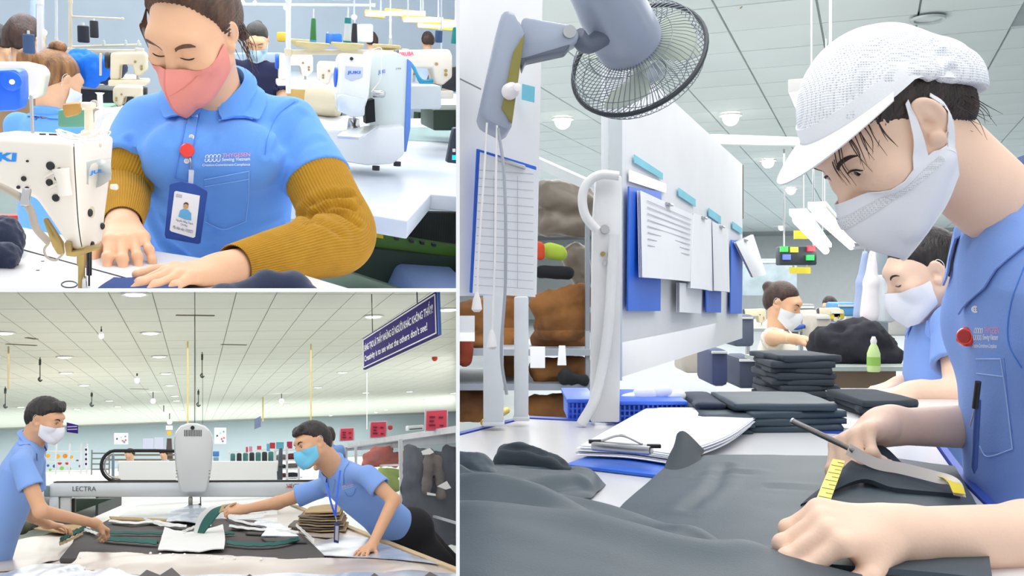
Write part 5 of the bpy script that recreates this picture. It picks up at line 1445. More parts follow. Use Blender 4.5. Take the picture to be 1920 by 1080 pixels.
text_quad("Creativity is to see what the others don't see!", [bq(.03, .17), bq(.9, .17), bq(.9, .42), bq(.03, .42)], WHT, bn, bold=.012)
for u in (.18, .8):
    b = MB(); p = bil(q4, u, 1); b.tube([p, A3(p[0], p[1], CZB)], .01, 6); b.build('hanger', HK, bn)
# small signs on the back
def small_sign(poly, d, label, m, lines=(), lm=None):
    t = thing('hanging_sign', label, 'sign', RM.P(*poly[0], d)); fprism(poly, d, .05, 'board', m, t)
    for k, (y0, y1) in enumerate(lines):
        xs = [p[0] for p in poly]; x0, x1 = min(xs)+3, max(xs)-3
        b = MB(); b.box(RM.P((x0+x1)/2, (y0+y1)/2, d-.03), ((x1-x0)*d*KB/F, .02, (y1-y0)*d*KB/F)); b.build('text_line', lm or WHT, t)
    return t
small_sign([(125, 810), (146, 813), (146, 797), (125, 792)], 20, 'small purple sign right behind the left man face', SIGN, ((799, 801), (804, 806)), mat('sign_line', (150, 140, 190), rough=.6))
small_sign([(477, 805), (489, 800), (489, 780), (477, 786)], 30, 'small blue sign hanging over the back of the hall', mat('sign_slate', (110, 122, 160), rough=.5))
b = None
for poly, l, m in ((rect(214, 812, 240, 833), 'white notice board with diagrams on the back wall', WHT), (rect(402, 802, 424, 832), 'white chart with coloured squares on the back wall', WHT), (rect(268, 822, 288, 842), 'grey curtained window on the back wall', mat('curtain_grey', (172, 172, 190), rough=.8, kind='wave', vscale=3)), (rect(290, 820, 306, 842), 'second grey curtained window on the back wall', MATS['curtain_grey'])):
    t = thing('wall_chart', l, 'notice board' if 'window' not in l else 'window', RM.P(*poly[0], 84)); fprism(poly, 84, .1, 'panel', m, t)
    if 'white' in l:
        rr = random.Random(5); cols = [mat('chart_red', (220, 80, 80), rough=.6), mat('chart_blue', (90, 130, 210), rough=.6), mat('chart_teal', (120, 190, 170), rough=.6), HK]
        for k in range(7):
            x = rr.uniform(poly[0][0]+3, poly[1][0]-5); y = rr.uniform(poly[2][1]+3, poly[0][1]-5); fprism(rect(x, y, x+3.5, y+3.5), 83.9, .05, 'chart_mark', cols[k % 4], t)
# ================================================================ ROOM B: tables, cutter, cloth
RM = RB
ZB = lambda x, y, dz=0.0: RM.PZ(x, y, TB)+A3(0, 0, dz)
GREYM = mat('gantry_grey', (214, 220, 226), rough=.35, metal=.2, var=.02); GANW = mat('gantry_white', (218, 220, 222), rough=.3, var=.01, coat=.3)
BLK = mat('black_rubber', (30, 30, 32), rough=.6)
FILM = mat('film_beige', (200, 189, 180), rough=.28, var=.05, vscale=2, rgb2=(182, 167, 154)); FILMW = mat('film_white', (198, 205, 216), rough=.2, var=.05, vscale=3, rgb2=(168, 181, 204))
PAPER = mat('paper_white', (228, 229, 228), rough=.6, var=.01)
ct = thing('cutting_table', 'long cutting table covered with film between the two men', 'table', ZB(430, 1060, -.1))
pslab([(310, 912), (140, 985), (-160, 1075), (-400, 1500), (1300, 1500), (900, 1080), (548, 943), (525, 912)], TB, .06, 'table_top', FILM, ct, .004)
pslab([(548, 943), (900, 1080), (892, 1084), (544, 946)], TB+.012, .05, 'wood_edge', mat('edge_plywood', (204, 180, 140), rough=.6, var=.1, vscale=8), ct)
p0, p1 = ZB(548, 943), ZB(900, 1080)
b = MB(); b.prism([p0-A3(0, 0, .06), p1-A3(0, 0, .06), p1-A3(0, 0, .85), p0-A3(0, 0, .85)], (.03, .03, 0)); b.build('side_panel', mat('panel_grey', (150, 154, 156), rough=.6, var=.1), ct)
# second table behind on the left
t = thing('cutting_table', 'second pale cutting table behind the left man', 'table', ZB(100, 900))
pslab([(20, 925), (180, 908), (225, 893), (222, 880), (20, 884)], TB+.03, .08, 'table_top', mat('table_cream', (234, 230, 220), rough=.35), t, .01)
b = MB(); a_, c_ = ZB(180, 908), ZB(225, 893); b.prism([a_, c_, c_-A3(0, 0, .8), a_-A3(0, 0, .8)], (.05, 0, 0)); b.build('side_panel', mat('panel_dark', (60, 66, 66), rough=.7), t)
# gantry cutter
dG = 7.5
gc = thing('gantry_cutter', 'white and grey gantry cutting machine spanning the table', 'cutting machine', ZB(350, 950))
g = lambda poly, d, th, name, m, par=gc, bev=.01: fprism(poly, d, th, name, m, par, bev)
g([(86, 932), (88, 910), (98, 905), (640, 903), (640, 932)], dG, .28, 'beam', GREYM, bev=.03)
g([(100, 906), (640, 904), (640, 900), (100, 903)], dG+.02, .2, 'rail', BLK, bev=.004)
g(rect(82, 911, 92, 932), dG-.02, .3, 'end_cap', mat('cap_teal_grey', (112, 132, 136), rough=.4))
g(rect(92, 930, 110, 962), dG+.02, .2, 'leg_block', GREYM); g(rect(112, 932, 132, 966), dG+.04, .2, 'leg_post', GANW)
g(rect(130, 935, 140, 965), dG+.1, .1, 'motor_box', BLK); g([(134, 935), (212, 935), (140, 962)], dG+.8, .1, 'under_frame', mat('frame_green_dark', (44, 62, 50), rough=.5))
g([(338, 925), (329, 880), (325, 830), (328, 808), (338, 798), (352, 793), (368, 793), (384, 798), (396, 808), (399, 830), (396, 880), (387, 925)], dG-.16, .34, 'cutter_head', GANW, bev=.05)
for k in range(11): g(rect(345.5+k*3.1, 806, 347+k*3.1, 818), dG-.163, .01, 'vent_slot', HK, bev=0)
b = MB(); b.lathe([(3.4*dG*KB/F, 0), (3.4*dG*KB/F, .006)], RM.P(361, 802, dG-.163), (0, -1, 0), 14); b.build('sensor', BLK, gc)
for x in (331, 393):
    for y in (882, 888, 894): g(rect(x-1.5, y, x+1.5, y+1), dG-.163, .005, 'side_mark', HK, bev=0)
g(rect(353, 932, 361, 950), dG-.05, .08, 'tool_bar', mat('tool_steel', (150, 146, 138), rough=.3, metal=.7)); g(rect(375, 932, 377, 948), dG-.05, .03, 'guide_rod', HK, bev=0)
b = MB(); b.lathe([(15*dG*KB/F, -.006), (13*dG*KB/F, .012), (10*dG*KB/F, .03)], RM.P(364, 952, dG), (0, 0, 1), 20); b.build('presser_foot', mat('foot_grey', (150, 152, 152), rough=.4, metal=.4), gc, True)
b = MB(); b.lathe([(.012, 0), (.012, .03)], RM.P(375, 950, dG-.05), (0, 0, 1), 10); b.build('foot_knob', BLK, gc)
text_quad('LECTRA', [RM.P(136, 921, dG-.004), RM.P(180, 921, dG-.004), RM.P(180, 912, dG-.004), RM.P(136, 912, dG-.004)], mat('letter_charcoal', (84, 84, 92), rough=.5, var=0), gc)
text_quad('VECTOR', [RM.P(537, 915, dG-.004), RM.P(580, 915, dG-.004), RM.P(580, 907, dG-.004), RM.P(537, 907, dG-.004)], MATS['letter_charcoal'], gc)
g([(535, 914), (546, 910), (548, 914)], dG-.006, .003, 'red_flash', mat('flash_red', (226, 60, 60), rough=.5, var=0), bev=0)
cp = [RM.P(x, y, dG+.1) for x, y in [(330, 846), (290, 845), (240, 845)]]
arc = [RM.P(218+26*math.cos(t)*-1 if False else 218-28*math.sin(t), 873.5-28.5*math.cos(t), dG+.1) for t in np.linspace(.15, math.pi-.1, 14)]
b = MB(); b.tube(cp+arc+[RM.P(230, 903, dG+.1), RM.P(330, 903, dG+.1)], 2.9*dG*KB/F, 8); b.build('cable_chain', BLK, gc, True)
arc2 = [RM.P(219-23*math.sin(t), 873.5-23*math.cos(t), dG+.12) for t in np.linspace(.3, math.pi-.1, 14)]
b = MB(); b.tube(arc2+[RM.P(226, 898, dG+.12)], 1.6*dG*KB/F, 8); b.build('chain_liner', mat('liner_silver', (200, 200, 204), rough=.3, metal=.5), gc, True)
g(rect(209, 850, 214, 900), dG+.5, .05, 'strut', mat('strut_blue_grey', (130, 150, 168), rough=.5))
pr = thing('paper_roll', 'wide roll of white paper behind the cutter beam', 'paper roll', RM.P(370, 900, 9))
for k, (x0, x1) in enumerate(((222, 521),)):
    a_, c_ = RM.P(x0, 874, 9.2), RM.P(x1, 874, 9.2); r = 9*9.2*KB/F
    b = MB(); b.tube([a_, c_], r, 24); b.build('roll', PAPER, pr, True)
    b = MB(); b.grid([[RM.P(x0+2, 866, 9.15), RM.P(x0, 884, 9.1), RM.P(x0, 905, 9.05)], [RM.P(x1, 866, 9.15), RM.P(x1-2, 884, 9.1), RM.P(x1-1, 905, 9.05)]], .004); b.build('hanging_sheet', PAPER, pr, True)
    b = MB(); b.tube([RM.P(x1-2, 874, 9.2), RM.P(x1+10, 874, 9.2)], r*.3, 12); b.build('spindle', HK, pr)
b = MB(); b.prism([RM.P(x, y, 9.3) for x, y in ((518, 900), (524, 840), (530, 840), (530, 900))], (0, .1, 0)); b.build('roll_stand', mat('stand_slate', (84, 92, 104), rough=.5), pr, bevel=.01)
# --- layers on the table
o = sheet([[ZB(215, 975, .005), ZB(300, 920, .005)], [ZB(360, 980, .006), ZB(420, 920, .006)], [ZB(520, 985, .006), ZB(520, 920, .006)]], 'paper_sheet', PAPER, None, (20, 10), .004, .004, 6); tag(o, 'broad white paper sheet on the table under the cutter', 'paper')
GREYF = mat('fabric_charcoal', (84, 80, 80), rough=.9, var=.06, vscale=5); TAN = mat('fabric_tan', (186, 160, 118), rough=.9, var=.06, vscale=12); TEAL = mat('fabric_teal', (20, 96, 88), rough=.7, var=.08, vscale=8)
o = pslab([(112, 1046), (150, 1000), (205, 973), (345, 977), (415, 972), (480, 975), (570, 1003), (608, 1040), (600, 1052), (300, 1052)], TB+.03, .028, 'fabric_stack', GREYF, None, .006); tag(o, 'wide charcoal fabric stack cut into pieces in the middle of the table', 'fabric')
lay = o
for k, (pts, nm, m, dz) in enumerate([
    ([(205, 968), (300, 972), (345, 974), (345, 977), (300, 976), (210, 973)], 'tan_edge', TAN, .04), ([(210, 980), (345, 982), (345, 984), (212, 983)], 'dark_edge', BLK, .036)]):
    pslab(pts, TB+dz, .012, nm, m, lay)
def strip(pts, w, m, name, label, dz=.032, th=.012, cat='fabric strip', amp=.002):
    q = [ZB(x, y, dz+th) for x, y in pts]; q = catmull(np.array(q), 30)
    ww = w*q[:, 1]/F*2.2
    G = np.stack([q+A3(0, 1, 0)*(-ww[:, None]/2), q+A3(0, 0, th)*1.0, q+A3(0, 1, 0)*(ww[:, None]/2)-A3(0, 0, th*.3)], 1)
    G = G+A3(0, 0, 1)*(np.sin(np.arange(30)*1.3)*amp)[:, None, None]
    b = MB(); b.grid(G, .005); o = b.build(name, m, None, True); tag(o, label, cat); return o
strip([(113, 1034), (130, 1022), (150, 1012), (160, 1005)], 14, TEAL, 'teal_strip', 'crumpled teal fabric edge at the left end of the charcoal stack', th=.025, amp=.006)
strip([(160, 1005), (185, 1012), (230, 1013), (290, 1014), (340, 1014)], 7, TEAL, 'teal_strip', 'long thin teal strip across the charcoal stack')
strip([(188, 1024), (205, 1028), (250, 1032), (295, 1036)], 14, TEAL, 'teal_strip', 'broad teal strip left of the white cut piece', th=.02)
strip([(425, 1035), (470, 1040), (520, 1038), (560, 1028)], 10, TEAL, 'teal_strip', 'teal strip right of the white cut piece', th=.015)
strip([(340, 1018), (400, 1016), (440, 1014)], 8, TEAL, 'teal_strip', 'short teal strip behind the white cut piece')
strip([(112, 1036), (132, 1026), (155, 1013)], 5, TAN, 'tan_strip', 'tan fabric edge under the teal strip at the left')
for k, (pts, w, l) in enumerate((([(150, 1005), (175, 1014), (185, 1019)], 6, 'white waste strip at the left end of the stack'), ([(205, 990), (250, 995), (290, 992), (320, 998), (350, 1002)], 10, 'white waste strip in front of the left man hand'), ([(270, 985), (285, 992), (305, 1000), (345, 1002)], 5, 'narrow white waste strip crossing the charcoal stack'),
                              ([(410, 965), (430, 985), (470, 998), (500, 1005)], 8, 'white waste strip below the right man hand'), ([(340, 1015), (370, 1002), (395, 997)], 6, 'curled white strip behind the white cut piece'), ([(430, 1002), (470, 1008), (520, 1012), (560, 1016)], 9, 'white waste strip on the right half of the stack'), ([(440, 978), (480, 975), (500, 972)], 6, 'white waste strip behind the right hand pieces'), ([(555, 1000), (575, 1020), (590, 1035)], 8, 'white waste strip at the right end of the stack'))):
    strip(pts, w, PAPER, 'waste_strip', l, dz=.04, th=.012, cat='paper strip', amp=.002)
o = sheet([[ZB(296, 1046, .04), ZB(302, 1030, .06), ZB(308, 1012, .075)], [ZB(360, 1050, .045), ZB(360, 1034, .06), ZB(360, 1016, .06)], [ZB(420, 1048, .05), ZB(422, 1030, .065), ZB(418, 1008, .085)]], 'white_cut_piece', PAPER, None, (24, 14), .006, .012, 22, 4); tag(o, 'crumpled white cut piece in the middle of the stack', 'paper')
o = sheet([[ZB(312, 990, .05), ZB(322, 972, .07)], [ZB(360, 996, .06), ZB(372, 966, .09)], [ZB(396, 1000, .05), ZB(400, 972, .06)]], 'white_cut_sheet', FILMW, None, (16, 12), .005, .02, 16, 7); tag(o, 'crumpled translucent sheet behind the lifted green flap', 'film')
o = sheet([[ZB(470, 1000, .05), ZB(490, 985, .05)], [ZB(500, 1008, .07), ZB(530, 1000, .05)], [ZB(490, 1022, .05), ZB(560, 1020, .045)]], 'white_cut_sheet', FILMW, None, (14, 12), .005, .015, 16, 9); tag(o, 'translucent waste sheet on the right half of the stack', 'film')
for pts, l in (([(433, 992), (445, 975), (478, 978), (478, 992)], 'charcoal piece right below the lifted hand'), ([(460, 1000), (500, 984), (528, 1000), (520, 1003)], 'charcoal piece with a pointed tip'), ([(490, 1008), (560, 1003), (575, 1016), (500, 1014)], 'flat charcoal piece at the right of the stack')):
    o = pslab(pts, TB+.045, .012, 'cut_piece', GREYF, None, .003); tag(o, l, 'fabric')
# lifted flap
def flap(pts, m, name, par=None):
    G = bez_patch(np.array([[RM.P(*p) for p in row] for row in pts]), 14, 8); b = MB(); b.grid(G, .008); return b.build(name, m, par, True)
fl = thing('fabric_flap', 'dark green fabric flap lifted by the right man', 'fabric', ZB(372, 1012, .05))
flap([[(367, 1008, 5.2), (372, 1012, 5.15)], [(378, 978, 5.15), (392, 985, 5.05)], [(396, 956, 5.1), (412, 960, 5.0)], [(418, 947, 5.05), (428, 948, 4.95)]], TEAL, 'green_face', fl)
flap([[(362, 1000, 5.25), (367, 1008, 5.22)], [(372, 968, 5.2), (380, 976, 5.18)], [(392, 951, 5.15), (398, 955, 5.12)], [(414, 945, 5.1), (420, 947, 5.06)]], PAPER, 'white_lining', fl)
flap([[(412, 962, 4.99), (418, 948, 5.03)], [(425, 957, 4.94), (432, 946, 4.98)], [(434, 948, 4.9), (444, 944, 4.92)]], TAN, 'tan_face', fl)
# tan folded stack on the right
fs = thing('folded_stack', 'stack of folded tan and grey cloth beside the right man', 'folded cloth', ZB(590, 998))
for k in range(8):
    z = .014+k*.017; r_ = random.Random(20+k); sx = r_.uniform(-7, 7); x0, x1 = 541+k*4+sx, 652-k*1.5+sx*.4
    sheet([[ZB(x0, 997, z-.004*(k > 4)), ZB(x0+12, 985, z)], [ZB((x0+x1)/2, 1003, z+.006), ZB((x0+x1)/2+8, 984, z+.01)], [ZB(x1-6, 1000, z), ZB(x1, 986, z+.006)]], 'cloth_layer', TAN if k % 2 == 0 or k == 7 else mat('cloth_grey', (120, 112, 106), rough=.9), fs, (18, 10), .009, .007, 16, k)
lf = thing('folded_stack', 'flat tan cloth pieces by the left man rear hand', 'folded cloth', ZB(110, 990))
for k in range(3): pslab([(58+k*3, 990), (120, 998), (162-k*4, 988), (150, 983), (90, 984)], TB+.015+k*.016, .013, 'cloth_layer', [TAN, mat('cloth_olive', (70, 74, 52), rough=.9), TAN][k], lf, .004)
o = cloth([[(ZB(40, 1000, .03), .04), (ZB(62, 992, .04), .04)]], 'olive_bundle', MATS['cloth_olive'], None, .014, .01, 16, 3); tag(o, 'dark olive cloth bundle next to the left man', 'cloth')
# film roll over the near edge and the loose film below
def film(rows, name, m, label, n=(40, 14), th=.004, amp=.006, sc=9, seed=1):
    G = bez_patch(np.array([[ZB(x, y, dz) for x, y, dz in r] for r in rows]), *n); sh = G.shape
    q = G.reshape(-1, 3); q = q+A3(0, 0, 1)*(fbm(q, sc, seed)*amp)[:, None]; b = MB(); b.grid(q.reshape(sh), th); o = b.build(name, m, None, True); tag(o, label, 'plastic film'); return o
film([[(150, 1042, .02), (150, 1047, .035), (140, 1060, .03), (120, 1068, .01)], [(260, 1047, .025), (260, 1054, .045), (255, 1070, .04), (250, 1080, .01)], [(420, 1052, .025), (420, 1060, .045), (420, 1074, .04), (420, 1084, .01)], [(600, 1054, .02), (610, 1060, .035), (620, 1072, .03), (630, 1082, .01)], [(740, 1056, .01), (760, 1062, .02), (790, 1070, .02), (820, 1078, .005)]], 'film_roll', FILM, 'beige rolled film along the near edge of the charcoal stack', n=(70, 24), amp=.018, sc=13)
film([[(-30, 1080, .01), (-40, 1160, .02)], [(120, 1062, .015), (60, 1160, .03)], [(300, 1082, .015), (280, 1180, .03)], [(520, 1084, .015), (520, 1180, .03)], [(760, 1078, .015), (800, 1180, .03)], [(900, 1085, .01), (1000, 1180, .02)]], 'loose_film', FILMW, 'bluish white loose film along the bottom of the cutting hall', n=(60, 24), amp=.028, sc=10, seed=4)
film([[(-60, 1035, .01), (-60, 1075, .008)], [(60, 1010, .012), (40, 1070, .01)], [(150, 995, .012), (120, 1048, .01)]], 'film_sheet', FILM, 'wrinkled beige film sheet in front of the left man', amp=.014, sc=12, seed=8)
film([[(560, 1030, .012), (600, 1046, .012)], [(650, 1012, .02), (700, 1048, .012)], [(700, 1020, .02), (800, 1058, .012)], [(720, 1030, .01), (860, 1070, .01)]], 'film_sheet', FILMW, 'wrinkled white film under the right man supporting hand', amp=.012, sc=13, seed=9)
film([[(500, 965, .01), (480, 985, .01)], [(560, 965, .012), (600, 1010, .012)], [(600, 985, .01), (660, 1010, .01)]], 'film_sheet', FILM, 'beige film beside the tan folded stack', amp=.008, sc=10, seed=12)
for pts, l in (([(255, 1085), (275, 1068), (300, 1078), (322, 1064), (345, 1085)], 'dark pointed fabric scraps at the bottom centre left'), ([(455, 1085), (468, 1076), (480, 1085)], 'dark pointed scrap at the bottom centre'), ([(690, 1084), (702, 1074), (716, 1084)], 'dark scrap at the bottom right'), ([(790, 1084), (806, 1072), (830, 1084)], 'dark scrap at the lower right corner')):
    o = pslab(pts, TB+.06, .01, 'fabric_scrap', GREYF, None); tag(o, l, 'fabric')
for k, (x, y) in enumerate(((282, 1051), (300, 1053), (324, 1054), (346, 1054), (370, 1058), (392, 1060), (416, 1062), (440, 1062), (490, 1064))):
    b = MB(); b.ball(ZB(x, y+4, .05), .008, 8, 6); o = b.build('film_pin', WHT, None, True); tag(o, 'small white pin in the beige rolled film, %s from the left' % 'first second third fourth fifth sixth seventh eighth ninth'.split()[k], 'pin', 'white pins in the rolled film')
# ================================================================ ROOM B: racks, bags, far things
RM = RB
RACKW = mat('rack_white', (226, 228, 232), rough=.4)
BAGP = mat('plastic_bag', (206, 212, 220), rough=.06, alpha=.2, var=0, spec=.8)
def post(x, y0, y1, d, w, par, m=None, name='post'):
    b = MB(); k = d*KB/F; b.box((RM.P(x, y0, d)+RM.P(x, y1, d))/2, (w*k, w*k, (y1-y0)*k)); return b.build(name, m or RACKW, par)
def beam(x0, y0, d0, x1, y1, d1, w, par, name='shelf_beam', m=None):
    b = MB(); b.bar(RM.P(x0, y0, d0), RM.P(x1, y1, d1), w*(d0+d1)/2*KB/F, w*(d0+d1)/2*KB/F); return b.build(name, m or RACKW, par)
rk = thing('storage_rack', 'white metal storage rack with bagged garments behind the right man', 'rack', RM.P(800, 1010, 6))
post(753, 826, 1000, 6.6, 7, rk); post(862, 800, 1010, 5.4, 8, rk); post(668, 838, 960, 9.0, 4.5, rk); post(650, 840, 950, 9.8, 4, rk)
beam(640, 837, 10.2, 870, 803, 5.3, 9, rk, 'top_beam'); beam(665, 874, 9.0, 753, 872, 6.7, 3.5, rk); beam(753, 950, 6.6, 870, 985, 5.3, 4, rk)
b = MB(); b.prism([RM.P(640, 842, 10.3), RM.P(870, 810, 5.4), RM.P(870, 830, 5.4), RM.P(640, 846, 10.3)], (.3, .25, 0)); b.build('top_shelf', mat('shelf_grey', (170, 176, 182), rough=.5), rk)
def bagged(strokes, m, label, d, bagpoly=None, h=.018, amp=.02, seed=1, lm=None):
    t = thing('garment_bag', label, 'garment bag', RM.P(*strokes[0][0][:2], d))
    st = [[(RM.P(x, y, d), r*d*KB/F) for x, y, r in s_] for s_ in strokes]
    cloth(st, 'garment', m, t, h*.85, amp, 42, seed)
    if bagpoly:
        G = bez_patch(np.array([[RM.P(x, y, d-r*d*KB/F) for x, y, r in row] for row in bagpoly]), 34, 24); sh = G.shape
        q = G.reshape(-1, 3); q = q+A3(0, -1, 0)*(fbm(q, 22, seed+3)*.02+np.abs(fbm(q*A3(3, 1, .6), 14, seed+5))*.02)[:, None]
        b = MB(); b.grid(q.reshape(sh)); b.build('clear_bag', BAGP, t, True)
    return t
DENIM = mat('denim_dark', (40, 52, 74), rough=.9, var=.2, vscale=9, rgb2=(22, 28, 42)); ORG = mat('garment_orange', (214, 76, 46), rough=.8, var=.15, vscale=8); LIME = mat('garment_lime', (176, 204, 70), rough=.8, var=.15, vscale=8)
GRYG = mat('garment_grey', (124, 118, 116), rough=.9, var=.15, vscale=9)
bagged([[(766+k*12, 842+(k*37 % 17), 9), (764+k*12+(k*13 % 7), 920, 11), (768+k*12, 1010, 11)] for k in range(9)], DENIM, 'dark denim trousers in a clear bag at the right edge', 5.9, [[(756, 815, 20), (752, 900, 24), (760, 1000, 22)], [(790, 812, 26), (790, 900, 28), (795, 1010, 26)], [(830, 808, 26), (830, 900, 28), (835, 1020, 26)], [(870, 803, 22), (870, 900, 24), (874, 1030, 22)]], seed=2, amp=.03)
bagged([[(806, 850, 9), (800, 920, 9)], [(820, 860, 9), (828, 930, 9)]], GRYG, 'grey garments hanging between the bagged denim', 5.75, seed=5)
bagged([[(690, 860, 11), (705, 852, 11), (722, 856, 12), (742, 858, 9)], [(686, 868, 7), (740, 869, 7)], [(700, 845, 5), (730, 842, 6)]], ORG, 'orange red garments in a clear bag on the upper shelf', 7.6, [[(678, 836, 12), (676, 872, 14)], [(712, 833, 20), (712, 874, 20)], [(748, 830, 12), (750, 874, 14)]], seed=7, amp=.03)
bagged([[(724, 895, 14), (738, 910, 14)], [(715, 885, 9), (745, 888, 8)]], LIME, 'lime green garments in a clear bag on the lower shelf', 7.4, [[(700, 878, 12), (704, 935, 12)], [(728, 876, 20), (730, 938, 20)], [(750, 876, 12), (750, 935, 14)]], seed=9)
bagged([[(758, 850, 5), (758, 880, 6)]], ORG, 'narrow orange garment behind the rack post', 6.9, seed=3)
for pts, d, l in (([(790, 846), (806, 840), (814, 848), (806, 852), (793, 853)], 5.55, 'white paper label on the bagged denim, upper'), ([(801, 923), (817, 926), (817, 930), (801, 928)], 5.5, 'white paper label on the bagged denim, lower'), ([(820, 912), (838, 902), (846, 915), (836, 918)], 5.5, 'crumpled white label on the bagged denim at right')):
    o = fprism(pts, d, .01, 'paper_label', PAPER); tag(o, l, 'label')
PRED = mat('poster_red', (226, 72, 96), rough=.6, var=.03)
def poster(poly, d, label, m=PRED, marks=True):
    t = thing('rack_poster', label, 'poster', RM.P(*poly[0], d)); xs = [p[0] for p in poly]; ys = [p[1] for p in poly]
    fprism([(min(xs)-2, max(ys)+2), (max(xs)+2, max(ys)), (max(xs)+2, min(ys)-2), (min(xs)-2, min(ys)-1)], d+.03, .02, 'frame', RACKW, t)
    fprism(poly, d, .01, 'sheet', m, t)
    if marks:
        w = max(xs)-min(xs); hh = max(ys)-min(ys)
        for u, v, ww in ((.3, .3, .26), (.72, .32, .2), (.28, .5, .2), (.3, .7, .3), (.75, .72, .16)):
            fprism(rect(min(xs)+w*(u-ww/2), min(ys)+hh*v, min(xs)+w*(u+ww/2), min(ys)+hh*(v+.08)), d-.012, .01, 'printed_word', mat('ink_maroon', (110, 30, 60), rough=.6), t)
poster([(799, 807), (837, 804), (838, 769), (800, 771)], 5.9, 'largest red poster with printed words on the rack at the right'); poster([(695, 820), (723, 818), (724, 791), (696, 792)], 8.0, 'middle sized red poster on the rack'); poster([(638, 826), (662, 825), (663, 803), (639, 804)], 9.8, 'small red poster on the rack right of the right man')
b = MB(); b.lathe([(.012, 0), (.025, .01), (.025, .04), (.012, .05)], RM.P(732, 806, 8), (0, 0, 1), 12); o = b.build('warning_lamp', MATS['alarm_red'], None, True); tag(o, 'small red warning lamp beside the middle red poster', 'lamp')
t = thing('wall_unit', 'grey air conditioning unit on the wall behind the red posters', 'air conditioner', RM.P(785, 800, 20)); fprism([(765, 808), (795, 806), (795, 796), (765, 798)], 20, .4, 'unit_case', mat('ac_grey', (200, 206, 210), rough=.5), t, .03); fprism([(768, 806), (792, 804), (792, 802), (768, 804)], 19.95, .05, 'air_slot', HK, t)
# racks further back, left of the right man
far = [(500, 836, 905, 14, 'first'), (548, 833, 900, 12, 'second')]
rk2 = thing('storage_rack', 'white rack with bagged goods behind the blue masked man', 'rack', RM.P(530, 900, 14))
for x, y0, y1 in ((516, 846, 897), (538, 840, 900), (560, 838, 905)): post(x, y0, y1, 13.5, 4, rk2)
for y in (845, 864, 880, 897): beam(514, y, 13.5, 566, y-2, 13.2, 2.6, rk2)
rr = random.Random(4); gm = [DENIM, GRYG, mat('goods_teal', (70, 130, 130), rough=.8, var=.2), mat('goods_maroon', (120, 50, 60), rough=.8, var=.2), LIME, mat('goods_dark', (50, 54, 60), rough=.9)]
lbl = ['charcoal', 'grey', 'teal', 'maroon', 'lime', 'black']
for k, (x, y) in enumerate(((527, 858), (549, 856), (527, 875), (549, 874), (527, 892), (549, 892))):
    o = cloth([[(RM.P(x-6, y, 13.6), .05), (RM.P(x+6, y, 13.6), .05)]], 'bagged_goods', gm[(k*2+1) % 6], None, .03, .02, 14, k); tag(o, '%s goods on the %s shelf of the rack behind the blue masked man, %s' % (lbl[(k*2+1) % 6], ['top', 'middle', 'bottom'][k//2], ['left', 'right'][k % 2]), 'goods')
rk3 = thing('storage_rack', 'long far rack of bagged goods behind the paper roll', 'rack', RM.P(460, 868, 30))
for k in range(8): post(430+k*12, 846-k*.7, 870, 28, 2, rk3)
beam(428, 848, 28, 518, 842, 27, 2, rk3); beam(428, 869, 28, 518, 869, 27, 2, rk3)
for k in range(7):
    fprism(rect(432+k*12, 850-k*.6, 441+k*12, 867), 28.3, .5, 'goods_block', gm[(k*3+2) % 6], rk3, .05)
for k, (x0, y0, x1, y1, c, l) in enumerate(((461, 838, 465, 848, (214, 70, 90), 'tiny red card on the far rack, leftmost'), (467, 837, 473, 847, (220, 150, 180), 'tiny pink card on the far rack'), (482, 836, 490, 843, (216, 70, 84), 'small red card on the far rack'), (500, 832, 506, 846, (120, 190, 220), 'narrow light blue card on the far rack'), (506, 830, 516, 841, (214, 60, 70), 'red card on the rack left of the blue masked man'), (518, 829, 532, 842, (110, 190, 214), 'light blue card on the rack left of the blue masked man'), (538, 828, 548, 841, (190, 50, 90), 'dark pink card close to the blue masked man hair'))):
    o = fprism(rect(x0, y0, x1, y1), 14.5 if x0 > 498 else 27, .03, 'rack_card', mat('card_%d' % k, c, rough=.6)); tag(o, l, 'card')
t = thing('computer', 'blue screened computer on a stand right of the cutter head', 'computer', RM.P(405, 866, 30)); fprism(rect(399, 846, 411, 856), 30, .1, 'screen', mat('screen_blue', (70, 120, 190), rough=.3), t, .02); fprism(rect(400, 857, 410, 864), 30, .3, 'case', mat('case_blue_grey', (120, 150, 180), rough=.5), t, .02)
# far left goods
rk4 = thing('storage_rack', 'far open rack with bright rolls behind the left man mask', 'rack', RM.P(115, 886, 17))
for x in (80, 105, 130, 152, 163): post(x, 835, 886, 17, 2.5, rk4)
for y in (846, 866, 884): beam(78, y, 17, 165, y, 17, 2, rk4)
cols = [(244, 184, 40), (236, 150, 40), (224, 60, 50), (150, 205, 80), (60, 100, 180), (120, 90, 130)]
nm = ['yellow', 'orange', 'red', 'green', 'blue', 'violet']
for k, (x, y, w, c) in enumerate(((90, 855, 6, 0), (108, 856, 7, 0), (122, 855, 7, 1), (134, 857, 5, 0), (112, 868, 6, 2), (126, 868, 6, 2), (90, 873, 4, 4), (102, 874, 5, 4), (116, 878, 6, 3), (130, 879, 5, 3), (94, 881, 4, 3), (145, 864, 4, 5), (150, 874, 4, 5))):
    b = MB(); b.tube([RM.P(x, y, 17), RM.P(x, y, 17.6)], w*.55*17*KB/F, 14); o = b.build('fabric_roll', mat('roll_'+nm[c], cols[c], rough=.7, var=.05), None, True); tag(o, '%s fabric roll end on the far left rack, %s' % (nm[c], ['highest left', 'top row centre left', 'top row centre', 'top row right', 'second row left', 'second row right', 'lower far left', 'lower left', 'bottom centre', 'bottom right', 'bottom left', 'right side upper', 'right side lower'][k]), 'fabric roll')
t = thing('shelf_unit', 'grey metal shelf unit between the far rack and the cable chain', 'shelf', RM.P(185, 888, 18))
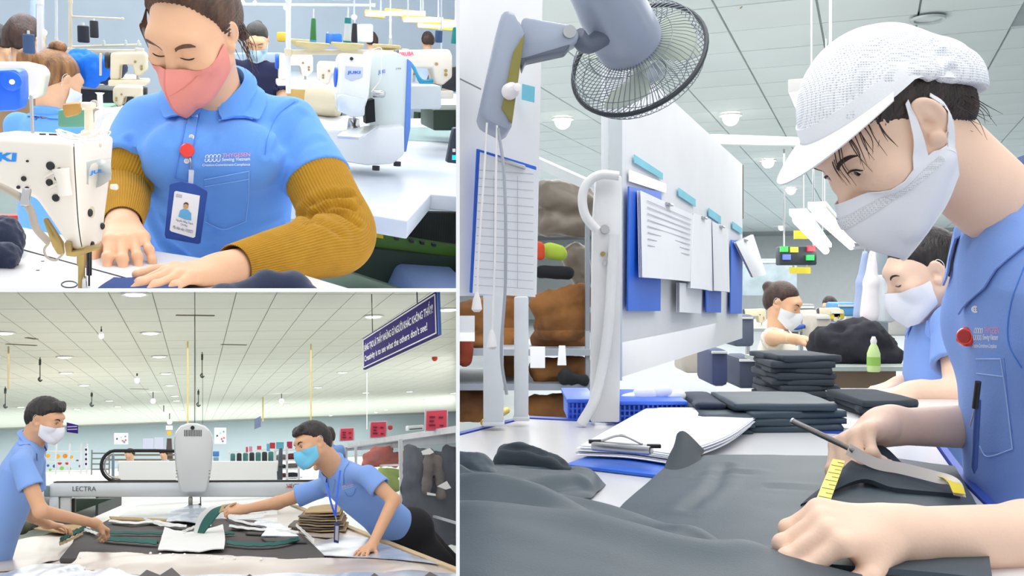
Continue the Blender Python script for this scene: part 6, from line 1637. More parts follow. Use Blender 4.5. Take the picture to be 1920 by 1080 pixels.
for x in (172, 205): post(x, 846, 888, 18, 2, t, mat('steel_grey', (120, 126, 126), rough=.5))
for y in (850, 860, 870, 880): beam(171, y, 18, 206, y, 18, 2.4, t, 'shelf_board', MATS['steel_grey'])
o = fprism(rect(158, 838, 164, 876), 16, .1, 'post_notice', WHT); tag(o, 'white post with dark marks right of the far rack', 'post')
for k in range(4): 
    q = fprism(rect(159.5, 841+k*9, 162.5, 845+k*9), 15.9, .05, 'dark_mark', SIGN, o)
t = thing('machine_column', 'dark machine column with a yellow warning label by the back wall', 'machine', RM.P(317, 865, 40)); fprism([(310, 868), (324, 868), (321, 822), (313, 822)], 40, .6, 'column', mat('column_brown', (76, 58, 58), rough=.6), t); fprism(rect(313, 808, 321, 816), 39.8, .1, 'warning_label', mat('label_yellow', (216, 170, 50), rough=.6), t); fprism(rect(311, 798, 323, 806), 40, .3, 'lamp_box', RACKW, t)
for x, y0, l in ((238, 848, 'long dark shelf edge behind the cable chain'),):
    t = thing('back_shelf', l, 'shelf', RM.P(x, y0, 30)); beam(200, 853, 30, 330, 853, 30, 3, t, 'board', mat('board_brown', (120, 106, 90), rough=.7)); beam(200, 862, 30, 330, 862, 30, 3, t, 'board', MATS['board_brown'])
for x, l in ((247, 'far worker in a blue shirt left of the paper roll'), (311, 'far worker in a blue shirt beside the cutter head')):
    simple_person(l, RM.P(x-4, 852, 18 if x < 300 else 22), (-.8, -.4, -.4), (-.8, -.4, 0), POLO_B, HAIR_K, 'short', None, 1.0, h=.04, collar_on=False)
simple_person('worker half hidden behind the blue masked man, only hair and collar seen', RM.P(617, 816, 9.5), (.2, 1, 0), (.2, 1, 0), POLO_B, HAIR_DB, 'long', None, .85, h=.025, collar_on=False)
# ================================================================ ROOM B: the two men
RM = RB
poseL = fit_pose(RB, [(.08, -.014, 0), (.032, .088, .002), (-.032, .088, .002), (0, .125, -.02), (0, .1, -.125), (0, -.02, .135), (0, -.118, .03)],
                 [(70.3, 791), (107.4, 797), (121, 796.5), (118, 804), (99, 829), (91, 736), (55, 771)], RB.P(88, 785, 4.3), look((.8, -.4, -.35)))
dL = poseL[0][1]
k = dL/4.3/KB
PL = lambda x, y, d: RB.P(x, y, d*k)
jn = (PL(60, 826, 4.34), PL(-30, 1075, 4.45), PL(40, 868, 4.14), PL(66, 868, 4.52))
BTROU = mat('trouser_dark', (28, 28, 32), rough=.9, var=.1)
sk = dict(h=.009, skin=SKIN_TAN, male=True, eyes='open', hair_h=.006, browm=LASH)
tL, HL, sL = simple_person('man in blue polo and white mask reaching over the table from the left', poseL[0], (1, 0, 0), (1, -.2, -.2), POLO_B, HAIR_K, 'short', MASK_W, 1.0, pose=poseL, joints=jn,
    arms=((PL(76, 958, 4.1), PL(180, 982, 4.35), PL(210, 998, 4.42)-PL(180, 982, 4.35)), (PL(62, 968, 4.6), PL(90, 984, 4.75), A3(1, .1, -.15))), girth=1.08,
    hands={1: dict(palm=(-.2, .3, -1), curl=[(50, 45, 25), (52, 48, 25), (55, 48, 25), (55, 50, 25)], thumb=[(.7, .5, .5), (.9, .0, .5), (.95, -.2, .4)])}, fr=(.50, .52), trousers=BTROU, front=(1, -.3, -.4), **sk)
poseR = fit_pose(RB, [(-.08, -.014, 0), (-.032, .088, .002), (.032, .088, .002), (0, .122, -.01), (0, .1, -.125), (0, -.02, .135), (0, -.118, .02)],
                 [(596.3, 828), (561.4, 839), (551, 842), (556, 851), (574.6, 878), (579, 783), (615.6, 822)], RB.P(585, 830, 4.5), look((-.7, -.6, -.3)))
k = poseR[0][1]/4.5/KB
PR = lambda x, y, d: RB.P(x, y, d*k)
jn = (PR(624, 876, 4.58), PR(752, 1000, 4.75), PR(600, 916, 4.78), PR(690, 892, 4.42))
tR, HR_, sR = simple_person('man in blue polo and bright blue mask leaning in from the right', poseR[0], (-1, 0, 0), (-.8, -.5, -.2), POLO_B, HAIR_K, 'short', MASK_B, 1.0, pose=poseR, joints=jn,
    arms=((PR(520, 943, 4.85), PR(456, 955, 4.95), PR(432, 954, 4.97)-PR(456, 955, 4.95)), (PR(738, 938, 4.35), PR(697, 1024, 4.18), PR(664, 1042, 4.05)-PR(697, 1024, 4.18))), girth=1.1,
    hands={1: dict(palm=(0, .6, -.6), curl=[(40, 45, 25)]*4), -1: dict(palm=(0, .1, -1), curl=[(12, 16, 10)]*4, spread=(14, 5, -5, -14))}, fr=(.5, .52), trousers=None, front=(-.55, -.75, -.55), **sk)
b = SDF(); pel = jn[1]
b.add(s_cone(pel+A3(-.0, 0, 0), PR(860, 1120, 4.7), .15, .13), .03); b.add(s_cone(pel+A3(.03, .1, 0), PR(900, 1140, 4.9), .15, .12), .03)
b.add(s_ell(PR(772, 990, 4.72), A3(.14, .15, .13)), .05)
lo, hi = bounds([pel, PR(860, 1120, 4.7), PR(900, 1140, 4.9)], .3)
build_sdf(b, lo, hi, .015, 'trousers', BTROU, tR, noise=(.006, 10, 2))
for (so, quad, pk) in ((sR, [(641, 919), (663, 912), (661, 905), (640, 911)], True),):
    c_ = caster(so); RM = RB
    logo(c_, quad, so, 4.5*k*KB, off=.003)
    surf_line(c_, [(647, 922), (652, 930), (662, 928), (667, 916)], .0018, STITCH, so, 'pocket_seam', 4.5*k*KB, off=.002)
    G = drape(c_, [(616, 925), (624, 925), (628, 900), (622, 898)], 3, 8, .004, 4.5*k*KB); b = MB(); b.grid(G, .003, flip=True); b.build('placket', POLO_B, so, True)
lan = thing('lanyard_badge', 'navy badge on a blue lanyard hanging from the leaning man neck', 'badge', PR(630, 1016, 4.38))
LAN = mat('lanyard_blue', (48, 100, 226), rough=.6)
for side in ((612, 905, 4.5), (638, 882, 4.47)):
    pts = [PR(side[0], side[1], 4.36), PR(620 if side[0] < 620 else 631, 940, 4.3), PR(629, 968, 4.3)]
    b = MB(); b.tube(pts, .006, 6, 14, flat=.3); b.build('strap', LAN, lan, True)
b = MB(); b.tube([PR(629, 968, 4.3), PR(631, 978, 4.3)], .003, 6); b.build('clip', CHR, lan)
fprism([(626, 1017), (635, 1019), (637, 984), (632, 978), (627, 982)], 4.3*k, .008, 'holder', mat('holder_navy', (28, 40, 104), rough=.4), lan, .002)
fprism([(628, 1012), (634, 1014), (635, 986), (629, 986)], 4.298*k, .003, 'card', mat('card_grey', (176, 176, 186), rough=.4), lan)
# ================================================================ ROOM C: the finishing room
RM = RC
P = RC.P
TC = -0.29; CZC = 1.75
vd = nrm(A3((1629-960)/F, 1, 0)); vp = A3(vd[1], -vd[0], 0)          # run of the aisle and across it
WALLC = mat('wall_grey_white', (214, 220, 222), rough=.7, var=.02)
b = MB(); b.box(vd*34+A3(0, 0, .3), (40, .2, 4), rotm('Z', -math.degrees(math.atan2(vd[0], vd[1])))); o = b.build('wall_back', WALLC); tag(o, kind='structure')
b = MB(); b.box(A3(7, 18, -CAMZ-.05), (30, 36, .1)); o = b.build('floor', mat('floor_grey', (150, 156, 158), rough=.35, var=.06, vscale=1)); tag(o, kind='structure')
GRIDC = mat('ceiling_grid_grey', (176, 184, 186), rough=.8); TILEC = mat('ceiling_tile_grey', (222, 230, 230), rough=.8, var=.02, vscale=1.5)
b = MB(); b.box(A3(8, 19, CZC+.06), (34, 36, .06)); ceilC = b.build('ceiling', GRIDC); tag(ceilC, kind='structure')
tb_ = MB(); tb_.box((0, 0, 0), (.585, .585, .02)); proto = None; rest = MB(); cnt = 0
rz = -math.atan2(vd[0], vd[1])
for i in range(0, 44):
    for j in range(-24, 24):
        c = vd*(4.6+i*.6)+vp*(j*.6)
        u = c[0]/c[1]*F+960
        if u < 790 or u > 2000 or c[1] < 4.4: continue
        if c[1] < 11.5 and cnt < 300:
            cnt += 1
            if proto is None: proto = tb_.build('ceiling_tile', TILEC, ceilC); q = proto
            else: q = bpy.data.objects.new('ceiling_tile', proto.data); reg(q, ceilC)
            q.matrix_basis = Matrix.Translation((c[0], c[1], CZC+.02+.003*random.random())) @ Matrix.Rotation(rz, 4, 'Z')
        else: rest.box((c[0], c[1], CZC+.02), (.585, .585, .02), rotm('Z', math.degrees(rz)))
o = rest.build('far_ceiling_tiles', TILEC, ceilC); o['kind'] = 'stuff'
for x, y, l, on in ((1055, 222, 'glowing round ceiling light below the fan', 1), (1370, 215, 'glowing round ceiling light left of the white cap', 1), (1440, 300, 'round ceiling light left of the cap visor', 1), (1483, 353, 'smaller round ceiling light below the visor tip', 1), (1590, 402, 'round ceiling light between visor and mask', 1), (1465, 425, 'small far ceiling light above the signal board', 1), (1408, 456, 'small far ceiling light right of the white board', 1), (1427, 466, 'small far ceiling light second right of the white board', 1), (1500, 455, 'small far ceiling light above the traffic light board', 1),
                    (1698, 444, 'ceiling light just under the mask', 1), (1613, 357, 'large glowing ceiling light in front of the face', 1), (1596, 455, 'small far ceiling light right of the tube lamps', 1), (1801, 455, 'small ceiling light by the collar', 1), (1820, 427, 'round ceiling light left of the collar', 1), (1740, 35, 'unlit round metal downlight at the top right', 0), (1580, 343, 'round ceiling light at the visor edge', 1)):
    c = RM.PZ(x, y, CZC-.004); t = thing('ceiling_downlight', l, 'ceiling light', c); r = .09 if y > 100 else .085
    b = MB(); b.lathe([(r*1.3, .0), (r*1.25, -.015), (r*1.02, -.012), (r, .0)], c, (0, 0, 1), 22); b.build('trim_ring', TRIM if on else mat('trim_chrome', (190, 196, 196), rough=.3, metal=.5), t, True)
    b = MB(); b.ball(c-A3(0, 0, .03), r*.92, 16, 10) if on else b.lathe([(r, -.004), (r*.9, 0), (r*.3, 0)], c, (0, 0, 1), 18); b.build('glass', DLAMP if on else MATS['trim_chrome'], t, True)
# globe lamps on short stems
for x, y, d, r, l in ((1557, 152, 5.5, 16, 'square glowing pendant lamp above the white cap'),):
    t = thing('pendant_lamp', l, 'lamp', RM.P(x, y, d)); k = d/F
    b = MB(); b.lathe([(r*.75*k, r*k), (r*k, r*.8*k), (r*k, -r*.8*k), (r*.7*k, -r*k)], RM.P(x, y, d), (0, 0, 1), 22); b.build('shade', DLAMP, t, True)
    b = MB(); c = RM.P(x, y-r, d); b.tube([c, A3(c[0], c[1], CZC)], .008, 8); b.build('stem', TRIM, t); b = MB(); b.lathe([(.08, 0), (.08, .02)], A3(c[0], c[1], CZC-.02), (0, 0, 1), 18); b.build('canopy', MATS['trim_chrome'], t, True)
def tube3(a, b_, d0, d1, wpx, label, tray=True):
    t = thing('fluorescent_lamp', label, 'lamp', RM.P(*a, d0)); p, q = RM.P(*a, d0), RM.P(*b_, d1); r = wpx/2*(d0+d1)/2/F
    b = MB(); b.tube([p, q], r, 12); b.build('tube', DLAMP, t, True)
    b = MB(); b.bar(p+A3(0, 0, r*1.5), q+A3(0, 0, r*1.5), r*3.2, r*1.2); b.build('tray', TRIM, t, bevel=.004)
    for u in (.15, .85):
        c = lerp(p, q, u); b = MB(); b.tube([c, A3(c[0], c[1], CZC)], .004, 6); b.build('hanger', TRIM, t)
tube3((1512, 190), (1552, 305), 4.0, 7.0, 30, 'broad white tube lamp behind the cap visor')
tube3((1496, 412), (1548, 470), 8.0, 12.0, 16, 'left tube lamp of the hanging pair below the visor'); tube3((1532, 400), (1596, 462), 8.0, 13.0, 16, 'right tube lamp of the hanging pair below the visor')
b = MB(); b.bar(RM.P(1330, 262, 6.5), RM.P(1545, 268, 8.0), .09, .07); o = b.build('cable_duct', mat('duct_white', (232, 236, 236), rough=.5), None, bevel=.01); tag(o, 'long white cable duct under the ceiling left of the cap', 'cable duct')
o = fprism([(1380, 0), (1560, -10), (1560, 0), (1390, 12)], 6.0, .05, 'ceiling_beam', mat('beam_tan', (160, 150, 110), rough=.7)); tag(o, 'tan strip along the ceiling above the white cap', 'ceiling strip')
# --- left panel with its posts
PANEL = mat('panel_white', (250, 250, 250), rough=.5, var=.02)
b = MB(); b.prism([RM.P(x, y, d) for x, y, d in ((820, 556, 1.52), (1006, 552, 1.72), (1018, -40, 1.72), (820, -60, 1.52))], (0, .03, 0)); o = b.build('partition_panel', PANEL, None); tag(o, 'white partition panel carrying the grey wall fan', 'panel')
q = fprism([(850, 140), (902, 166), (902, 168.5), (850, 143)], 1.55, .002, 'panel_joint', mat('joint_grey', (150, 152, 156), rough=.7), o)
q = fprism([(979, 157), (1003, 163), (1002, 192), (978, 186)], 1.66, .003, 'cyan_note', mat('note_cyan', (130, 212, 232), rough=.6), o)
for x0, x1, y0, y1, d, l in ((906, 944, 540, 800, 1.95, 'wide white leg post below the fan panel'), (964, 991, 556, 790, 2.0, 'slim white leg post right of the wide one')):
    t = thing('leg_post', l, 'post', RM.P(x0, y1, d)); fprism(rect(x0, y0, x1, y1), d, .035, 'post_tube', mat('post_pale', (220, 224, 228), rough=.4), t, .004); fprism(rect(x0-2, y1-8, x1+2, y1), d-.004, .045, 'foot_sleeve', MATS['post_pale'], t, .003)
# --- white board along the aisle
BA, BB = RM.P(1150, 712, 2.3), RM.P(1392, 634, 4.2); BA[2] = BB[2] = -.22
bt = thing('notice_wall', 'long white board with hanging clipboards receding along the aisle', 'board', (BA+BB)/2)
bd_ = nrm((BB-BA)*A3(1, 1, 0)); bnn = A3(bd_[1], -bd_[0], 0); bnn = bnn if np.dot(bnn, BA) < 0 else -bnn
b = MB(); b.prism([BA, BB, BB+A3(0, 0, .76), BA+A3(0, 0, .80)], -bnn*.03); b.build('board', mat('board_white', (228, 230, 234), rough=.45, var=.02), bt)
b = MB(); b.bar(BA+A3(0, 0, 0)+bnn*.004, BA+A3(0, 0, .8)+bnn*.004, .03, .04); b.build('edge_post', mat('alu', (206, 212, 216), rough=.35, metal=.3), bt)
def onb(px, py, off=.006):
    v = RM.ray(px, py); return v*(np.dot(BA, bnn)/np.dot(v, bnn))+bnn*off
def bpatch(poly, m, name, par, off, th=.002):
    b = MB(); b.prism([onb(x, y, off) for x, y in poly], bnn*th); return b.build(name, m, par)
CYAN = MATS['note_cyan']
for poly in ([(1184, 290), (1238, 325), (1238, 337), (1184, 305)], [(1268, 352), (1300, 374), (1300, 388), (1268, 367)], [(1325, 390), (1348, 406), (1348, 420), (1325, 405)], [(1370, 415), (1388, 428), (1388, 440), (1370, 428)]): bpatch(poly, CYAN, 'cyan_label', bt, .006)
bpatch([(1174, 318), (1244, 345), (1244, 362), (1174, 340)], mat('strip_white', (250, 250, 250), rough=.25), 'white_strip', bt, .006)
t = thing('rack_sign', 'dark sign with yellow lettering at the far end of the white board', 'sign', RM.P(1378, 400, 4.25))
fprism([(1362, 395), (1394, 410), (1394, 310), (1362, 288)], 4.28, .02, 'board', mat('sign_brown', (120, 112, 84), rough=.5), t)
YEL = mat('sign_yellow', (236, 220, 50), rough=.5, var=0)
for y in (318, 352): fprism([(1366, y+20), (1391, y+30), (1391, y+6), (1366, y-4)], 4.27, .005, 'yellow_word', YEL, t)
BLUEB = mat('clipboard_blue', (44, 110, 226), rough=.4); SHEETW = mat('sheet_white', (240, 242, 246), rough=.7, var=.02)
def clipboard(poly, blue, label, curl=0.02, extra=None, lines=0):
    """sheets on a blue board hanging on the white board; poly: bl, br, tr, tl pixels of the sheet, blue: of the board."""
    t = thing('clipboard', label, 'clipboard', onb(*poly[0]))
    if blue: bpatch(blue, BLUEB, 'board', t, .012, .004)
    N_ = 8; G = np.zeros((N_, N_, 3))
    for i in range(N_):
        for j in range(N_):
            w = bil([A3(*p) for p in poly], i/(N_-1), j/(N_-1)); G[i, j] = onb(w[0], w[1], .02+curl*(1-j/(N_-1))*(.5+.5*math.sin(3*i/(N_-1))))
    for k in range(3):
        b = MB(); b.grid(G+bnn*.004*k, .0012); s_ = b.build('sheet', SHEETW if k != 1 else mat('sheet_lilac', (216, 216, 234), rough=.7), t, True)
    c = onb((poly[2][0]+poly[3][0])/2, (poly[2][1]+poly[3][1])/2+3, .035); b = MB(); b.bar(c-bd_*.03, c+bd_*.03, .012, .008); b.build('clip', STEEL, t, bevel=.002)
    for k in range(lines):
        v = .9-k*.075; b = MB(); b.prism([bil([G[0, 0], G[-1, 0], G[-1, -1], G[0, -1]], u, vv)+bnn*.0125 for u, vv in ((.08, v), (.92, v), (.92, v+.012), (.08, v+.012))], bnn*.0005); b.build('ruled_line', mat('line_grey', (188, 190, 202), rough=.8), t)
    return t
clipboard([(1176, 520), (1270, 528), (1284, 404), (1180, 358)], [(1166, 583), (1228, 583), (1230, 360), (1168, 350)], 'largest clipboard with grey shaded sheets on the white board', lines=8)
clipboard([(1268, 540), (1310, 546), (1318, 412), (1284, 400)], None, 'narrow white sheet bundle right of the largest clipboard', .03)
clipboard([(1318, 545), (1348, 548), (1352, 430), (1320, 415)], [(1316, 585), (1344, 586), (1346, 425), (1316, 415)], 'third clipboard on the white board with a blue lower edge')
clipboard([(1256, 585), (1298, 588), (1300, 534), (1256, 530)], None, 'small framed notice low on the white board', .0)
clipboard([(1388, 520), (1412, 512), (1400, 440), (1366, 455)], [(1362, 588), (1384, 588), (1386, 452), (1364, 450)], 'last clipboard on the white board with curled sheets', .05)
# clipboard on the near panel
t = thing('clipboard', 'large clipboard with ruled forms hanging under the wall fan', 'clipboard', RM.P(945, 556, 1.5))
fprism([(880, 549), (1002, 556), (1006, 312), (893, 278)], 1.56, .006, 'board', BLUEB, t, .002)
for k in range(3): fprism([(886, 548+k), (1004, 557), (1008, 320), (900, 285+k)], 1.55-.004*k, .0015, 'sheet', SHEETW, t)
for k in range(15):
    y = 318+k*15.4; fprism([(898-k*.6, y+1.2), (1000, y+8+1.2), (1000, y+8), (898-k*.6, y)], 1.538, .0006, 'ruled_line', MATS['line_grey'], t)
for x in (925, 945, 970): fprism(rect(x, 330, x+1, 540), 1.538, .0006, 'column_line', MATS['line_grey'], t)
fprism([(930, 300), (985, 318), (985, 310), (930, 292)], 1.53, .01, 'clip', STEEL, t, .002)
# cords of the fan
CORD = mat('cord_grey', (170, 176, 186), rough=.5)
for pts, m, l in (([(913, 230), (908, 320), (898, 470), (894, 580)], LOOP, 'white pull cord with a tassel hanging left of the clipboard'), ([(932, 235), (930, 330), (928, 480), (922, 650)], LOOP, 'second white pull cord hanging over the clipboard'), ([(934, 240), (946, 340), (948, 520), (940, 660), (950, 740)], CORD, 'grey power cable running down from the wall fan')):
    t = thing('cord', l, 'cord', RM.P(*pts[-1], 1.42)); b = MB(); b.tube([RM.P(x, y, 1.44) for x, y in pts], .0024 if m is CORD else .0016, 8, 30); b.build('strand', m, t, True)
    if m is LOOP: b = MB(); b.lathe([(.002, .026), (.006, .014), (.008, 0), (.004, -.004)], RM.P(*pts[-1], 1.44), (0, 0, 1), 14); b.build('tassel', LOOP, t, True)
# --- wall fan
fn = thing('wall_fan', 'grey wall fan with wire cage tilted downwards on the white panel', 'fan', RM.P(930, 240, 1.5))
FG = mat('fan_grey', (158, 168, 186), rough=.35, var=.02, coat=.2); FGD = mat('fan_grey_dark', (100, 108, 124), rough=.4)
b = MB(); b.prism([RM.P(x, y, 1.44) for x, y in ((900, 205), (905, 222), (952, 246), (960, 236), (985, 60), (966, 20), (944, 16), (936, 40))], (-.01, .11, 0)); b.build('mount_box', FG, fn, bevel=.008)
fprism([(940, 203), (960, 232), (984, 62), (962, 98)], 1.433, .008, 'control_plate', mat('plate_olive', (140, 132, 62), rough=.4), fn, .002)
b = MB(); b.lathe([(.0125, 0), (.012, .012), (.009, .016), (.007, .02), (.006, .036), (.003, .037)], RM.P(955, 172, 1.43), (.35, -1, 0), 18); b.build('speed_knob', LOOP, fn, True)
b = MB(); b.prism([RM.P(x, y, 1.46) for x, y in ((966, 85), (980, 30), (1075, 46), (1086, 58), (1084, 76), (1070, 84), (990, 108), (972, 112))], (0, .045, 0)); b.build('arm', FG, fn, bevel=.006)
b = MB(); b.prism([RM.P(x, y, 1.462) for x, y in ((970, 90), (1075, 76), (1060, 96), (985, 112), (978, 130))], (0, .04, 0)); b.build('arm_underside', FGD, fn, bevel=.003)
b = MB(); b.lathe([(.010, 0), (.010, .004), (.005, .005)], RM.P(1068, 60, 1.458), (0, -1, 0), 16); b.build('arm_screw', STEEL, fn, True)
dF = 1.62; C0 = RM.P(1196, 110, dF); Rf = 132*dF/F
view = nrm(C0); img = nrm(A3(-.46, 0, .88)); nm_ = nrm(-view*math.cos(math.radians(44))+img*math.sin(math.radians(44)))
b = MB(); b.tube([RM.P(1082, 66, 1.48), RM.P(1105, 84, 1.5), C0+nm_*.085], [.014, .014, .018], 12, 14); b.build('tilt_joint', FGD, fn, True)
b = MB(); b.lathe([(Rf*.16, .03), (Rf*.47, .035), (Rf*.48, .06), (Rf*.46, .13), (Rf*.40, .2), (Rf*.2, .215)], C0, nm_, 30); b.build('motor_housing', FG, fn, True)
Fr = frame_z(nm_)
ringpt = lambda a, r, h: C0+Fr@A3(r*math.cos(a), r*math.sin(a), h)
b = MB(); b.tube([ringpt(a, Rf, 0) for a in np.linspace(0, 2*math.pi, 48, endpoint=False)], .0042, 8, closed=True); b.build('rim_ring', mat('rim_black', (52, 58, 66), rough=.4), fn, True)
WIRE = mat('wire_grey', (126, 134, 142), rough=.3, metal=.6)
for side, nmn in ((1, 'rear_cage'), (-1, 'front_cage')):
    b = MB()
    for k in range(72):
        a = 2*math.pi*k/72; b.tube([ringpt(a, Rf, 0), ringpt(a+.06, Rf*.93, side*.022), ringpt(a+.14, Rf*.62, side*.038), ringpt(a+.2, Rf*.22, side*.042)], .0007, 4, 7)
    for rr_, hh in ((.93, .022), (.62, .038), (.3, .042)): b.tube([ringpt(a, Rf*rr_, side*hh) for a in np.linspace(0, 2*math.pi, 40, endpoint=False)], .0009, 4, closed=True)
    o = b.build(nmn, WIRE, fn, True); o['kind'] = 'stuff'
b = MB(); b.lathe([(Rf*.2, -.046), (Rf*.22, -.042), (Rf*.1, -.05)], C0, nm_, 20); b.build('cage_badge', FG, fn, True)
BLADE = mat('blade_pale', (208, 218, 204), rough=.25, alpha=.92)
for k in range(3):
    a0 = k*2*math.pi/3+.5; G = np.zeros((8, 6, 3))
    for i in range(8):
        r = Rf*(.12+.74*i/7); wdt = .35+.55*math.sin(math.pi*(i/7)*.75)
        for j in range(6): G[i, j] = ringpt(a0+(j/5-.5)*wdt*1.25, r, (j/5-.5)*.026)
    b = MB(); b.grid(bez_patch(G, 14, 10), .0018); b.build('blade', BLADE, fn, True)
b = MB(); b.lathe([(Rf*.15, -.02), (Rf*.16, .02), (Rf*.1, .03)], C0, nm_, 20); b.build('hub', BLADE, fn, True)
# ================================================================ ROOM C: tables and goods
RM = RC
ZC = lambda x, y, dz=0.0: RM.PZ(x, y, TC)+A3(0, 0, dz)
TTOP = mat('table_top_white', (230, 230, 232), rough=.25, var=.015); EDGEB = mat('edge_blue', (52, 84, 190), rough=.4)
t = thing('work_table', 'white topped work table with blue edge under the dark garments', 'table', ZC(1300, 1000, -.04))
pslab([(500, 908), (985, 785), (1745, 822), (1800, 900), (2200, 1300), (2200, 1700), (300, 1700), (300, 960)], TC, .03, 'table_top', TTOP, t, .002)
pslab([(495, 906), (984, 782.5), (1750, 820), (1806, 900), (2210, 1300), (2230, 1300), (1822, 900), (1758, 816), (984, 779), (480, 904)], TC+.002, .035, 'edge_band', EDGEB, t)
for x, y in ((1000, 800), (1720, 835)):
    p = ZC(x, y, -.03); b = MB(); b.box(p-A3(0, 0, .42), (.04, .04, .84)); b.build('leg', MATS['post_pale'], t)
b = MB(); b.tube([ZC(905, 800, .008), ZC(925, 793, .014), ZC(950, 783, .016)], [.006, .011, .008], 10, 10); o = b.build('cutter_handle', mat('handle_yellow', (244, 208, 60), rough=.4), None, True); tag(o, 'yellow handle at the far left corner of the table', 'handle')
# white slotted post
wp = thing('stand_post', 'white steel stand with a curved slot beside the white board', 'stand', RM.P(1135, 790, 2.2))
fprism([(1108, 792), (1162, 792), (1166, 330), (1140, 326), (1118, 330), (1112, 420)], 2.02, .04, 'column', mat('stand_white', (226, 226, 226), rough=.4), wp, .004)
b = MB(); b.tube([RM.P(x, y, 2.0) for x, y in ((1160, 330), (1125, 328), (1100, 345), (1092, 372), (1098, 405), (1120, 432))], .010, 10, 30); b.build('curved_slot', MATS['stand_white'], wp, True)
b = MB(); b.tube([RM.P(x, y, 2.0) for x, y in ((1152, 440), (1140, 620), (1118, 740), (1090, 795))], .011, 10, 24); b.build('brace', MATS['stand_white'], wp, True)
for x, y, m in ((1134, 430, STEEL), (1130, 476, BRASS), (1144, 476, BRASS), (1134, 494, STEEL)):
    b = MB(); b.lathe([(.010 if y == 430 else .005, 0), (.009 if y == 430 else .005, .006)], RM.P(x, y, 2.018), (0, -1, 0), 14); b.build('bolt', m, wp, True)
b = MB(); b.bar(RM.P(1000, 300, 3.2), RM.P(1100, 345, 3.0), .03, .03); o = b.build('rack_bar', MATS['alu'], None); tag(o, 'slanted grey bar above the bagged brown goods', 'bar')
# brown bagged goods on shelves
BROWN = mat('cloth_brown', (156, 104, 52), rough=.8, var=.18, vscale=7, rgb2=(96, 58, 28), bump=.7, bscale=14); GBROWN = mat('bag_grey_brown', (128, 118, 106), rough=.35, var=.15, vscale=6)
gs = thing('goods_shelf', 'grey shelf frame behind the left posts', 'shelf', RM.P(960, 790, 3.0))
for y in (655, 720): fprism(rect(840, y, 1112, y+12), 3.0, .6, 'shelf_board', mat('shelf_steel', (150, 158, 168), rough=.5), gs)
for x in (850, 1098): fprism(rect(x, 400, x+8, 800), 3.02, .03, 'upright', MATS['shelf_steel'], gs)
def bundle(strokes, d, m, label, amp=.018, seed=1, name='fabric_bundle', h=.012):
    o = cloth([[(RM.P(x, y, d), r*d/F) for x, y, r in s_] for s_ in strokes], name, m, None, h*.8, amp*.8, 75, seed); tag(o, label, 'fabric bundle'); return o
bundle([[(1030, 610, 30), (1080, 605, 32)], [(1020, 570, 26), (1085, 560, 28)]], 3.1, BROWN, 'upper brown bagged bundle between posts and stand', seed=2)
bundle([[(1020, 640, 24), (1080, 640, 24)]], 3.2, BROWN, 'middle brown bundle with white tags', seed=8)
bundle([[(1015, 695, 22), (1085, 690, 24)]], 3.1, BROWN, 'brown bundle on the middle shelf', seed=3)
bundle([[(1010, 765, 26), (1085, 760, 26)]], 3.1, BROWN, 'brown bundle on the lowest shelf', seed=4)
bundle([[(860, 600, 36), (905, 590, 34)], [(860, 640, 20), (900, 640, 22)]], 3.1, BROWN, 'brown bundle left of the wide white post', seed=5)
bundle([[(860, 755, 32), (900, 760, 30)]], 3.1, BROWN, 'brown bundle at the lower left corner', seed=6)
bundle([[(950, 700, 30), (955, 640, 30), (950, 580, 30)]], 3.3, BROWN, 'brown bundle between the two leg posts', seed=7)
bundle([[(1060, 708, 14), (1090, 712, 12)]], 3.0, mat('cloth_black', (34, 36, 42), rough=.9, var=.1), 'small black cloth on the middle shelf', seed=4)
bundle([[(870, 630, 16), (872, 670, 16)]], 3.0, mat('cloth_rust', (130, 50, 30), rough=.9), 'rust red cloth at the left edge', seed=9)
bundle([[(1030, 370, 34), (1085, 380, 34)], [(1030, 420, 26), (1090, 420, 26)]], 3.4, GBROWN, 'grey brown plastic wrapped goods on the top shelf', seed=3)
bundle([[(1030, 470, 16), (1050, 475, 14)]], 3.1, LIME, 'lime green cloth on the upper shelf', seed=2, amp=.008); bundle([[(1012, 462, 9), (1014, 480, 9)]], 3.05, ORG, 'orange cloth beside the lime green cloth', seed=2, amp=.006)
bundle([[(1015, 510, 12), (1065, 512, 12)]], 3.1, MATS['cloth_black'], 'black rolled cloth under the lime green cloth', seed=6, amp=.006)
bundle([[(1080, 480, 26), (1090, 520, 20)]], 3.4, GBROWN, 'grey brown wrapped goods beside the white stand', seed=11)
for poly, l in ((rect(994, 650, 1022, 690), 'white paper tag on the brown bundle, left'), ([(1045, 685), (1062, 685), (1060, 648), (1048, 648)], 'white paper tag on the brown bundle, right'), (rect(862, 592, 890, 640), 'white wrapped label at the left edge')):
    o = fprism(poly, 2.9, .003, 'paper_tag', SHEETW); tag(o, l, 'tag')
